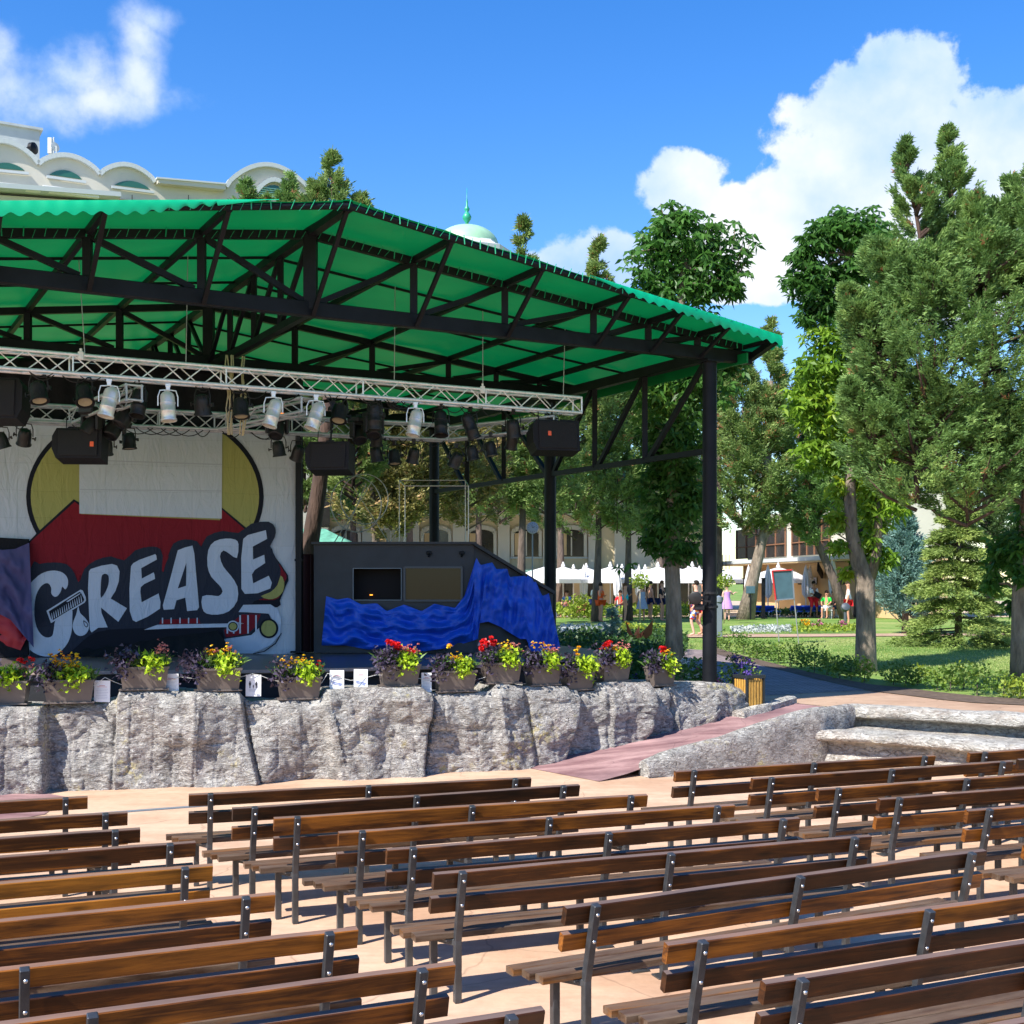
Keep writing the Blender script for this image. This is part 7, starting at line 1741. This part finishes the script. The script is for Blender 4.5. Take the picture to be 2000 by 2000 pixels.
for k in range(19): mb.tube((wx(1302)+k*.2, YW-2.25, 3.5), (wx(1302)+k*.2, YW-2.25, 4.4), .02, 5)
mb.tube((wx(1300), YW-2.25, 4.4), (wx(1362), YW-2.25, 4.4), .03, 6); mb.build('balcony', MT['black_steel'], lw)
# side wing coming forward on the right, with its deep tan eaves
sw = thing('side_wing', (15, 72, .95), 'white and tan side wing with deep flat eaves and brown windows behind the sign board', 'building')
P0 = Vector((13.2, 80.0, 0)); P1 = Vector((16.6, 58.0, 0)); Dw = (P1-P0).normalized(); Nw = Vector((Dw.y, -Dw.x, 0)) 
if Nw.x > 0: Nw = -Nw
f2, n2 = plane_of(P0+Vector((1.6, .3, 0)), Dw)
bk = -Nw
a, b = P0+bk*1.6, P1+bk*1.6
mb = MB(); mb.slab([(a.x, a.y, .95), (b.x, b.y, .95), (b.x, b.y, 3.78), (a.x, a.y, 3.78)], bk*2.2); mb.build('lower_wall', MT['wall_tan'], sw)
mb = MB(); a3, b3 = P0+bk*1.9, P1+bk*1.9; mb.slab([(a3.x, a3.y, 3.8), (b3.x, b3.y, 3.8), (b3.x, b3.y, 6.8), (a3.x, a3.y, 6.8)], bk*1.8); mb.build('upper_wall', MT['wall_white'], sw)
mb = MB(); a2, b2 = P0-bk*.2, P1-bk*.2; mb.slab([(a2.x, a2.y, 3.8), (b2.x, b2.y, 3.8), (b2.x, b2.y, 4.0), (a2.x, a2.y, 4.0)], bk*2.1); mb.build('eaves_fascia', MT['trim_grey'], sw)
mb = MB(); mb.slab([(a2.x+.05, a2.y, 3.72), (b2.x+.05, b2.y, 3.72), (b2.x+.05, b2.y, 3.79), (a2.x+.05, a2.y, 3.79)], bk*1.9); mb.build('eaves_soffit', MT['wall_tan'], sw)
for (u0, u1) in ((1440, 1536), (1549, 1622)):
    q = [f2(u, v, -.1+.35) for u, v in ((u0, 1052), (u1, 1050), (u1, 1100), (u0, 1104))]; o_ = P0+bk*1.9
    def onw(u, z): 
        k = (u-1000)/F; oo = P0+bk*1.87; t = (k*oo.y-oo.x)/(Dw.x-k*Dw.y); p = oo+Dw*t; return Vector((p.x, p.y, z))
    mb = MB(); mb.slab([onw(u0, 4.2), onw(u1, 4.2), onw(u1, 6.1), onw(u0, 6.1)], Nw*.05); w = mb.build('window', MT['dark_win'], sw)
    mb = MB()
    for k in range(6): uu = u0+(u1-u0)*k/5; mb.beam(onw(uu, 4.2)+Nw*.08, onw(uu, 6.1)+Nw*.08, .06, .06)
    mb.beam(onw(u0, 4.95)+Nw*.1, onw(u1, 4.95)+Nw*.1, .06, .06); mb.build('mullion', MT['brown_frame'], w)
def onl(u, z, off=.03):
    k = (u-1000)/F; oo = P0+bk*(1.6-off); t = (k*oo.y-oo.x)/(Dw.x-k*Dw.y); p = oo+Dw*t; return Vector((p.x, p.y, z))
for (u0, u1) in ((1438, 1466), (1488, 1512), (1560, 1596), (1624, 1650)):
    mb = MB(); mb.slab([onl(u0, 2.55), onl(u1, 2.55), onl(u1, 2.95), onl(u0, 2.95)], Nw*.04); mb.build('window', MT['dark_win'], sw)
for u in (1405, 1470, 1598, 1660):
    mb = MB(); p = onl(u, 3.45, 1.0); mb.beam(p, onl(u+8, 3.05, .1), .12, .35); mb.beam(p+Vector((0,0,.1)), p+Vector((0,0,.35)), .08, .08); mb.build('eave_heater', MT['black_steel'], sw)
for u in (1576, 1643):
    mb = MB(); mb.lathe([(0, -.03), (.18, -.03), (.18, .03), (0, .05)], onl(u, 3.25, .05), 14, axis=Nw); mb.build('wall_clock', MT['pole_grey'], sw)
# small pavilion with a green roof behind the booth
pv = thing('pavilion', gu(640, 46), 'low pavilion with pale green shingle roof glimpsed left of the booth', 'building')
c = gu(640, 46); mb = MB(); mb.box((c.x, c.y+2, 2.1), (5.0, 3.5, 2.4)); mb.build('wall', MT['wall_cream'], pv)
mb = MB(); z0 = 3.2; mb.add([(c.x-3.2, c.y-.5, z0), (c.x+2.6, c.y-.5, z0), (c.x+2.6, c.y+4.5, z0), (c.x-3.2, c.y+4.5, z0), (c.x-1.6, c.y+2, z0+1.5), (c.x-.4, c.y+2, z0+1.5)], [(0,1,5,4),(1,2,5),(2,3,4,5),(3,0,4),(3,2,1,0)]); mb.build('roof', MT['green_roof'], pv)

# ------------------------------------------------------------------ pool terrace
def parasol(u, Y, open_, label, h=2.5, r=1.6):
    x = wx(u, Y); z0 = .95; t = thing('parasol', (x, Y, z0), label, 'parasol', 'white parasols on the pool terrace')
    mb = MB(); mb.tube((x, Y, z0), (x, Y, z0+h), .03, 8); mb.build('pole', MT['pole_white'], t); mb = MB(); mb.box((x, Y, z0+.04), (.5, .5, .08), None, .02); mb.build('base', MT['trim_grey'], t)
    mb = MB()
    if open_:
        n = 8; V = [(x, Y, z0+h+.05)]
        for rr_, zz in ((r*.5, h-.22), (r, h-.62), (r*1.0, h-.82)):
            for i in range(n): a = 2*PI*i/n+.3; V.append((x+rr_*math.cos(a), Y+rr_*math.sin(a), z0+zz))
        Fc = [(0, 1+i, 1+(i+1) % n) for i in range(n)]
        for k in range(2):
            for i in range(n): Fc.append((1+k*n+i, 1+(k+1)*n+i, 1+(k+1)*n+(i+1) % n, 1+k*n+(i+1) % n))
        mb.add(V, Fc); mb.lathe([(.02, h+.04), (.12, h+.06), (.03, h+.3), (0, h+.3)], (x, Y, z0), 8)
    else:
        pr = [(.05, h*.35), (.17, h*.42), (.2, h*.6), (.14, h*.8), (.06, h*.95), (0, h+.08)]; V = []; n = 16
        for rr_, zz in pr:
            for i in range(n): a = 2*PI*i/n; q = rr_*(1.15 if i % 2 else .75); V.append((x+q*math.cos(a), Y+q*math.sin(a), z0+zz))
        Fc = []
        for j in range(len(pr)-1):
            for i in range(n): Fc.append((j*n+i, j*n+(i+1) % n, (j+1)*n+(i+1) % n, (j+1)*n+i))
        mb.add(V, Fc)
    mb.build('cloth', MT['umbrella'], t)
    return t
op = [(1068, 64), (1100, 66), (1145, 70), (1192, 66), (1232, 70), (1285, 66), (1322, 70), (1352, 65), (1385, 68), (1520, 68), (1552, 72), (1120, 74), (1170, 74), (1260, 75), (1345, 74), (1215, 73)]
for i, (u, Y) in enumerate(op): parasol(u, Y, True, (ordn[i]+' open white parasol from the left on the pool terrace') if i < 11 else (ordn[i-11]+' open white parasol of the back row on the pool terrace'), r=1.9)
for i, (u, Y) in enumerate([(1140, 65), (1206, 64), (1248, 65), (1305, 64), (1366, 66), (1462, 66), (1500, 65), (1574, 66), (1582, 68), (1627, 62)]): parasol(u, Y, False, ordn[i]+' folded white parasol from the left on the pool terrace', 2.6 if u != 1627 else 3.0)
def lounger(u, Y, label, rz=0.0):
    x = wx(u, Y); t = thing('sun_lounger', (x, Y, .95), label, 'sun lounger', 'blue sun loungers on the pool terrace')
    mb = MB(); mb.box((x, Y, 1.22), (.62, 1.3, .05)); mb.box((x, Y+.9, 1.33), (.56, .08, .42), Matrix.Rotation(.9, 3, 'X')); mb.build('cushion', MT['lounger'], t)
    mb = MB()
    for sx in (-.28, .28):
        for sy in (-.55, .6): mb.tube((x+sx, Y+sy, .95), (x+sx, Y+sy, 1.2), .02, 6)
        mb.beam((x+sx, Y-.65, 1.18), (x+sx, Y+1.1, 1.18), .04, .04)
    mb.build('frame', MT['pole_white'], t)
for i, (u, Y) in enumerate([(1478, 63), (1492, 63.4), (1508, 63), (1562, 62.8), (1574, 63), (1588, 63.2), (1600, 63.4), (1118, 63.5)]): lounger(u, Y, ordn[i]+' blue lounger from the sign board side' if i < 7 else 'single blue lounger at the left end of the terrace')
mb = MB(); x = wx(1491, 60); mb.box((x, 60, 1.7), (.16, .16, 2.3), None, .01); mb.box((x, 60, .97), (.3, .3, .04)); mb.box((x, 60, 2.86), (.2, .2, .04)); tag(mb.build('dark_column', MT['black_steel']), 'dark square column on the pool terrace left of the sign board', 'column')
t = thing('notice_board', (wx(1466, 58), 58, .93), 'small dark board on a post at the pool edge by the tree trunk', 'sign'); mb = MB(); mb.box((wx(1466, 58), 58, wz(1152, 58)), (.42, .04, .34), None, .01); mb.build('panel', MT['board_blue'], t); mb = MB(); mb.tube((wx(1466, 58), 58.04, .93), (wx(1466, 58), 58.04, wz(1156, 58)), .03, 8); mb.build('post', MT['black_steel'], t)

MT['pole_dark'] = mat('slate_grey_paint', (.06, .075, .09), .5)
MT['pole_pale'] = mat('pale_grey_paint', (.33, .34, .34), .5)
# ------------------------------------------------------------------ lawn furniture
b = pg(1543, 1258); Y = b.y
sg = thing('sign_board', tuple(b), 'blank slate blue board in a red and grey frame on two thin legs', 'sign')
def sp(u, v, d=0): return pY(u, v, Y+d)
tl, tr_, br_, bl_ = (1508, 1115), (1547, 1113), (1551, 1169), (1515, 1172)
mb = MB(); mb.slab([sp(*tl), sp(*tr_), sp(*br_), sp(*bl_)], (0, .03, 0)); mb.build('panel', MT['board_blue'], sg)
mb = MB()
for a, c in ((tl, tr_), (bl_, tl)): mb.beam(sp(*a, -.01), sp(*c, -.01), .035, .05, up=(0, 1, 0))
mb.build('frame', MT['board_red'], sg); mb = MB()
for a, c in ((tr_, br_), (br_, bl_)): mb.beam(sp(*a, -.012), sp(*c, -.012), .035, .045, up=(0, 1, 0))
mb.build('frame', MT['pole_grey'], sg)
for a, c in (((1515, 1172), (1522, 1260)), ((1551, 1169), (1560, 1258))): 
    q = sp(*c); q.z = g(q.x, q.y); mb = MB(); mb.tube(sp(*a), q, .016, 8); mb.build('leg', MT['wire'], sg)
def bollard(u, vb, h, m, label):
    b = pg(u, vb); t = thing('bollard_lamp', tuple(b), label, 'bollard lamp'); mb = MB(); mb.lathe([(.06, 0), (.06, h-.3)], b, 14); mb.box((b.x, b.y, b.z+.01), (.2, .2, .02)); mb.build('post', m, t, True, angle=40)
    mb = MB(); mb.lathe([(.05, -.14), (.15, -.1), (.17, 0), (.15, .1), (.05, .14), (0, .14)], b+Vector((0, 0, h-.18)), 16, axis=(0, -.9, .4)); mb.build('head', m, t, True, angle=40)
bollard(1078, 1243, .85, MT['pole_pale'], 'pale bollard lamp at the left end of the garden path beside the blue drape')
bollard(1651, 1226, .95, MT['pole_dark'], 'grey bollard lamp in front of the man in white tee and red shorts')
b = pg(1404, 1245); mb = MB(); mb.box((b.x, b.y, b.z+.55), (.20, .16, 1.1), None, .02); mb.lathe([(.05, 0), (.13, .06), (.13, .2), (0, .26)], (b.x, b.y, b.z+1.05), 14); tag(mb.build('utility_post', MT['pole_grey'], smooth=True, angle=40), 'stout grey utility post beside the garden path, right of the canopy post', 'post')
b = gu(1040, 44); t = thing('street_clock', tuple(b), 'round clock on a thin pole seen between the canopy posts', 'clock'); mb = MB(); mb.tube(b, (b.x, b.y, wz(1035, 44)), .025, 8); mb.build('pole', MT['pole_grey'], t)
mb = MB(); mb.lathe([(0, -.05), (.21, -.05), (.21, .05), (.18, .06), (0, .055)], (b.x, b.y-.05, wz(1031, 44)), 24, axis=(0, -1, 0)); mb.build('face', mat('clock_grey', (.25, .27, .33), .4), t, True, angle=40)
mb = MB(); zc = wz(1031, 44)
for k in range(12): a = k*PI/6; mb.box((b.x+.15*math.sin(a), b.y-.115, zc+.15*math.cos(a)), (.012, .01, .03), Matrix.Rotation(a, 3, 'Y'))
mb.beam((b.x, b.y-.12, zc), (b.x+.08, b.y-.12, zc+.04), .01, .015); mb.beam((b.x, b.y-.12, zc), (b.x-.03, b.y-.12, zc+.11), .01, .012); mb.build('hands', MT['ink_black'], t)
# small floodlight clamped to the front post
p = pY(1372, 1166, 19.85); t = thing('post_lamp', (RX-.1, RY-.1, 2.4), 'black round floodlight on a bracket clamped to the right front canopy post', 'lamp')
mb = MB(); mb.lathe([(0, .06), (.09, .05), (.105, 0), (.105, -.04), (.09, -.05), (0, -.045)], pY(1358, 1168, 19.75), 22, axis=(.25, 1, .1)); mb.build('head', MT['lamp_black'], t, True, angle=40)
mb = MB(); mb.box(pY(1366, 1186, 19.8), (.15, .12, .1), None, .015); mb.build('housing', MT['lamp_black'], t)
mb = MB(); mb.beam(pY(1364, 1180, 19.8), pY(1380, 1152, 19.82), .02, .02); mb.beam(pY(1360, 1172, 19.8), pY(1388, 1175, 19.84), .03, .03)
for v in (1158, 1185): c = pY(1386, v, 20.0); mb.lathe([(.122, -.02), (.135, -.02), (.135, .02), (.122, .02)], (RX, RY, c.z), 20)
mb.build('bracket', MT['lamp_black'], t)

# ------------------------------------------------------------------ people
def skin_mesh(V, E, Rr, lvl=1):
    me = bpy.data.meshes.new('tmp'); me.from_pydata([tuple(v) for v in V], E, []); ob = bpy.data.objects.new('tmp', me); COL.objects.link(ob)
    md = ob.modifiers.new('s', 'SKIN'); md.use_smooth_shade = True; md.branch_smoothing = .6
    for i, sv in enumerate(me.skin_vertices[0].data): sv.radius = Rr[i] if isinstance(Rr[i], tuple) else (Rr[i], Rr[i]); sv.use_root = (i == 0)
    sb = ob.modifiers.new('u', 'SUBSURF'); sb.levels = lvl; sb.render_levels = lvl
    dg = bpy.context.evaluated_depsgraph_get(); dg.update(); m2 = bpy.data.meshes.new_from_object(ob.evaluated_get(dg)); bpy.data.objects.remove(ob); bpy.data.meshes.remove(me)
    return m2
BASE = dict(pel=(0,0,.95), wai=(0,0,1.10), che=(0,0,1.30), nec=(0,0,1.47), hd0=(0,.01,1.56), hd1=(0,.02,1.66))
for s, q in (('L', -1), ('R', 1)):
    BASE.update({'sh'+s: (q*.175,0,1.41), 'el'+s: (q*.23,.0,1.14), 'wr'+s: (q*.235,.07,.90), 'ha'+s: (q*.235,.10,.82), 'hi'+s: (q*.095,0,.90), 'kn'+s: (q*.10,.02,.50), 'an'+s: (q*.10,-.02,.08), 'to'+s: (q*.11,.13,.03)})
RAD = dict(pel=(.15,.115), wai=(.125,.10), che=(.155,.11), nec=.055, hd0=(.075,.09), hd1=(.08,.095), sh=.06, el=.042, wr=.030, ha=.032, hi=.085, kn=.055, an=.038, to=.035)
def person(u, v, h, face, pose, wear, skin_, hair, label, belly=1.0, z=None, Y=None, hairlong=False):
    b = pg(u, v) if Y is None else gu(u, Y)
    J = dict(BASE); J.update(pose); sc = h/1.76
    R = Matrix.Rotation(face, 3, 'Z')
    def T(k): return R @ (Vector(J[k])*sc)
    def rad(k):
        kk = k if k in RAD else k[:-1]; r = RAD[kk]; m_ = belly if kk in ('wai', 'che', 'pel') else 1
        return tuple(x*sc*m_ for x in r) if isinstance(r, tuple) else r*sc
    t = thing('person', tuple(b), label, 'person')
    def put(keys, edges, grow, name, m, ends=None):
        V = [T(k) for k in keys]; idx = {k: i for i, k in enumerate(keys)}; E = [(idx[a], idx[c]) for a, c in edges if a in idx and c in idx]
        Rr = []
        for k in keys:
            r = rad(k); Rr.append(tuple(x*grow+.008 for x in r) if isinstance(r, tuple) else r*grow+(.010 if grow > 1 else 0))
        me = skin_mesh(V, E, Rr); me.name = name; me.materials.clear(); me.materials.append(m)
        o = bpy.data.objects.new(name, me); COL.objects.link(o); o.parent = t; return o
    keys = ['pel', 'wai', 'che', 'nec', 'hd0', 'hd1']+[k+s for s in 'LR' for k in ('sh', 'el', 'wr', 'ha', 'hi', 'kn', 'an', 'to')]
    edges = [('pel','wai'),('wai','che'),('che','nec'),('nec','hd0'),('hd0','hd1')]
    for s in 'LR': edges += [('che','sh'+s),('sh'+s,'el'+s),('el'+s,'wr'+s),('wr'+s,'ha'+s),('pel','hi'+s),('hi'+s,'kn'+s),('kn'+s,'an'+s),('an'+s,'to'+s)]
    body = put(keys, edges, 1.0, 'body', MT[skin_])
    bm = bmesh.new(); bm.from_mesh(body.data)      # fingers, nose, ears joined into the body mesh
    mb = MB()
    for s, q in (('L', -1), ('R', 1)):
        w, hpt = T('wr'+s), T('ha'+s); d = (hpt-w).normalized(); sd_ = R @ Vector((0, 1, 0)); sd_ = (sd_-d*sd_.dot(d)).normalized()
        for k, ln in enumerate((.055, .065, .07, .062)): a = hpt+sd_*(k-1.5)*.017*sc; mb.tube(a-d*.01, a+d*ln*sc+sd_*0, .0085*sc, 5, .006*sc)
        mb.tube(w+d*.03*sc, w+d*.06*sc+sd_*.045*sc, .010*sc, 5, .007*sc)
    hc = T('hd1')*.6+T('hd0')*.4; fw = R @ Vector((0, 1, 0)); mb.tube(hc+fw*.08*sc+Vector((0,0,.02)), hc+fw*.112*sc-Vector((0,0,.012)), .008*sc, 5, .016*sc)
    for q in (-1, 1): e = R @ Vector((q*.083*sc, 0, 0)); mb.box(hc+e, (.02*sc, .03*sc, .05*sc))
    bme = bpy.data.meshes.new('x'); bme.from_pydata(mb.v, [], mb.f); bm.from_mesh(bme); bm.to_mesh(body.data); bm.free(); bpy.data.meshes.remove(bme)
    eye = MB()
    for q in (-1, 1): eye.box(hc+fw*.088*sc+R @ Vector((q*.03*sc, 0, .025*sc)), (.018*sc, .012*sc, .01*sc), R)
    eye.box(hc+fw*.088*sc-Vector((0, 0, .05*sc)), (.04*sc, .012*sc, .008*sc), R)
    o = finish('face_features', [tuple(Vector(v_)+WL[t.name]) for v_ in eye.v], eye.f, MT['hair_dark'], t)
    if hair:
        hm = MB(); top = T('hd1')+Vector((0, 0, .01)); vs = []
        hm.lathe([(0, .115), (.05, .105), (.085, .07), (.1, .02), (.1, -.03 if not hairlong else -.16), (.085, -.035 if not hairlong else -.2)], top-fw*.018*sc, 14)
        hm.v = [tuple(Vector(v_)+WL[t.name]) if True else v_ for v_ in hm.v]
        # clear the face side
        vv = []
        for v_ in hm.v:
            p = Vector(v_)-WL[t.name]-top; fwd = p.dot(fw)
            if fwd > .03 and p.z < .045: p = p-fw*(fwd-.03)*.8
            vv.append(tuple(p+top+WL[t.name]))
        finish('hair', vv, hm.f, MT[hair], t, smooth=True)
    for w in wear:
        kind, m = w[0], w[1]
        if kind == 'shirt': put(['che','wai','pel','nec','shL','shR','slL','slR'] if False else ['che','wai','pel','shL','elL','shR','elR'], [('pel','wai'),('wai','che'),('che','shL'),('che','shR'),('shL','elL'),('shR','elR')], 1.16, 'shirt', MT[m])
        if kind == 'long_shirt': put(['che','wai','pel','shL','elL','wrL','shR','elR','wrR'], [('pel','wai'),('wai','che'),('che','shL'),('che','shR'),('shL','elL'),('shR','elR'),('elL','wrL'),('elR','wrR')], 1.16, 'shirt', MT[m])
        if kind == 'shorts': put(['pel','hiL','knL','hiR','knR'], [('pel','hiL'),('pel','hiR'),('hiL','knL'),('hiR','knR')], 1.24, 'shorts', MT[m])
        if kind == 'trunks':
            sv = dict(J); 
            for s in 'LR': J['kn'+s] = tuple(Vector(J['hi'+s])*.55+Vector(J['kn'+s])*.45)
            put(['pel','hiL','knL','hiR','knR'], [('pel','hiL'),('pel','hiR'),('hiL','knL'),('hiR','knR')], 1.22, 'shorts', MT[m]); J.clear(); J.update(sv)
        if kind == 'swimsuit': put(['che','wai','pel','hiL','hiR'] if False else ['che','wai','pel'], [('pel','wai'),('wai','che')], 1.12, 'swimsuit', MT[m])
        if kind == 'dress':
            c = MB(); n = 20
            pr = [(.16,1.38),(.165,1.28),(.14,1.12),(.19,.98),(.25,.78),(.30,.58)]; 
            for r_, z_ in pr: pass
            V = [];
            for r_, z_ in pr:
                for i in range(n): a = 2*PI*i/n; q = r_*(1+.07*math.sin(i*2.5)*(1.4-z_)); V.append(R @ (Vector((q*math.cos(a), q*.78*math.sin(a), z_))*sc)+WL[t.name])
            Fc = [(j*n+i, j*n+(i+1) % n, (j+1)*n+(i+1) % n, (j+1)*n+i) for j in range(len(pr)-1) for i in range(n)]
            finish('dress', V, Fc, MT[m], t, smooth=True)
        if kind == 'cap':
            c = MB(); top = T('hd1')+WL[t.name]; c.lathe([(0,.12),(.06,.11),(.095,.06),(.1,.02)], top, 14); c.box(top+fw*.12+Vector((0,0,.035)), (.13,.10,.012), R); c.build('cap', MT[m], t, True)
    return t
walk = dict(kaL=0)
def arms(fold=False):
    if fold: return dict(elL=(-.24,.05,1.16), wrL=(.02,.20,1.18), haL=(.10,.2,1.2), elR=(.24,.05,1.16), wrR=(-.02,.22,1.14), haR=(-.1,.22,1.15))
    return {}
flor = bpy.data.materials.new('floral_print'); flor.use_nodes = True; _nt = flor.node_tree; _v = _nt.nodes.new('ShaderNodeTexVoronoi'); _v.inputs['Scale'].default_value = 11
_tc = _nt.nodes.new('ShaderNodeTexCoord'); _nt.links.new(_tc.outputs['Object'], _v.inputs['Vector']); _cr = _nt.nodes.new('ShaderNodeValToRGB'); _cr.color_ramp.interpolation = 'CONSTANT'
for i_, (p_, c_) in enumerate(((0, (.6, .02, .04)), (.3, (.03, .12, .5)), (.55, (.8, .8, .8)), (.8, (.7, .25, .05)))):
    e_ = _cr.color_ramp.elements[i_] if i_ < 2 else _cr.color_ramp.elements.new(p_); e_.position = p_; e_.color = (*c_, 1)
_sp = _nt.nodes.new('ShaderNodeSeparateColor'); _nt.links.new(_v.outputs['Color'], _sp.inputs[0]); _nt.links.new(_sp.outputs[0], _cr.inputs[0]); _nt.links.new(_cr.outputs[0], _nt.nodes['Principled BSDF'].inputs['Base Color']); MT['c_floral'] = flor
D2 = math.radians
stepp = dict(knL=(-.10,.16,.52), anL=(-.10,.06,.10), toL=(-.10,.2,.05), knR=(.10,.0,.50), anR=(.10,-.28,.14), toR=(.11,-.16,.03), elL=(-.22,-.08,1.15), wrL=(-.2,.08,.95), haL=(-.2,.12,.88))
person(1360, 1243, 1.76, D2(78), stepp, [('shorts', 'c_floral')], 'skin_c', 'hair_dark', 'bare chested young man in floral shorts walking left past the black post')
person(1375, 1241, 1.78, D2(80), stepp, [('trunks', 'c_navy')], 'skin_a', 'hair_dark', 'second bare chested man walking half behind the black post')
person(1173, 1215, 1.70, D2(-70), arms(True), [('shirt', 'c_orange'), ('trunks', 'c_orange')], 'skin_a', 'hair_dark', 'person in an orange top with folded arms beside a tree trunk')
person(1161, 1213, 1.72, D2(-60), {}, [('shirt', 'c_white'), ('trunks', 'c_navy')], 'skin_b', 'hair_dark', 'person in a white shirt standing half behind the one in orange')
person(1221, 1216, 1.70, D2(-100), dict(wrL=(-.1,.2,1.2), haL=(-.05,.25,1.25), elL=(-.22,.1,1.18)), [('swimsuit', 'c_cyan')], 'skin_a', 'hair_brown', 'woman in a turquoise swimsuit before a tree trunk')
person(1254, 1213, 1.66, D2(20), {}, [('dress', 'c_grey')], 'skin_a', 'hair_dark', 'person wrapped in a grey towel behind the small round tree')
person(1270, 1211, 1.78, D2(-70), {}, [('trunks', 'c_navy'), ('cap', 'c_black')], 'skin_a', 'hair_dark', 'shirtless man with dark cap and navy swim shorts', belly=1.15)
person(1293, 1213, 1.80, D2(-120), {}, [('shirt', 'c_black'), ('trunks', 'c_navy')], 'skin_a', 'hair_brown', 'man in a black and pink shirt left of the dark chestnut trunk', belly=1.12)
person(1420, 1213, 1.66, D2(10), dict(elR=(.3,.05,1.25), wrR=(.42,.1,1.35), haR=(.5,.1,1.36)), [('dress', 'c_lav')], 'skin_c', 'hair_brown', 'woman in a lavender dress behind the small round tree by the post')
person(1589, 1207, 1.80, D2(-160), dict(elR=(.22,.12,1.16), wrR=(-.02,.22,1.1), haR=(-.1,.24,1.1), hiL=(-.11,0,.9), anL=(-.2,-.02,.08), toL=(-.26,.1,.03), knL=(-.16,.05,.5), anR=(.18,-.02,.08), toR=(.24,.1,.03), knR=(.14,.05,.5)), [('shirt', 'c_white'), ('shorts', 'c_red')], 'skin_b', 'hair_dark', 'man in white tee and red shorts holding a dark folder on the lawn')
c = pg(1589, 1207); 
mb = MB(); mb.box((c.x+.12, c.y-.32, c.z+1.12), (.36, .04, .26), Matrix.Rotation(.5, 3, 'Y'), .005); tag(mb.build('folder', MT['c_black']), 'dark folder held by the man in red shorts', 'folder')
person(1657, 1219, 1.78, D2(75), {}, [('shirt', 'c_white'), ('trunks', 'c_red')], 'skin_a', None, 'shaven headed man in white tee and red shorts left of the forked chestnut')
sit = dict(pel=(0,0,.55), wai=(0,.0,.72), che=(0,.02,.92), nec=(0,.03,1.09), hd0=(0,.05,1.17), hd1=(0,.06,1.27), hiL=(-.1,.05,.52), hiR=(.1,.05,.52), knL=(-.12,.42,.52), knR=(.12,.42,.52), anL=(-.12,.40,.10), anR=(.12,.40,.10), toL=(-.12,.55,.04), toR=(.12,.55,.04),
           shL=(-.175,.02,1.03), shR=(.175,.02,1.03), elL=(-.24,.12,.80), elR=(.24,.12,.80), wrL=(-.15,.34,.68), wrR=(.15,.34,.68), haL=(-.12,.42,.66), haR=(.12,.42,.66))
for u, Y, m, sk, lab in ((1615, 60, 'c_green', 'skin_a', 'seated person in a bright green shirt between the two men in red shorts'), (1628, 60.5, 'c_navy', 'skin_a', 'seated person in navy next to the green shirt'), (1638, 61, 'c_white', 'skin_c', 'seated child in white next to the person in navy'),
                     (1212, 63, 'c_red', 'skin_b', 'seated person in red left of the woman in turquoise'), (1108, 63, 'c_blue', 'skin_a', 'person in blue sitting at the left end of the terrace')):
    pp_ = person(u, 1200, 1.72, D2(150), sit, [('shirt', m), ('shorts', 'c_white' if m == 'c_green' else 'c_navy')], sk, 'hair_dark', lab, Y=Y)
    b = gu(u, Y); t = thing('stool', tuple(b), 'seat under the '+lab.replace('seated ', ''), 'stool', 'seats on the terrace'); mb = MB(); mb.box((b.x, b.y, b.z+.40), (.45, .45, .05), None, .01); mb.build('seat', MT['pole_white'], t)
    for sx in (-.18, .18):
        for sy in (-.18, .18): mb = MB(); mb.tube((b.x+sx, b.y+sy, b.z), (b.x+sx, b.y+sy, b.z+.38), .018, 6); mb.build('leg', MT['pole_white'], t)
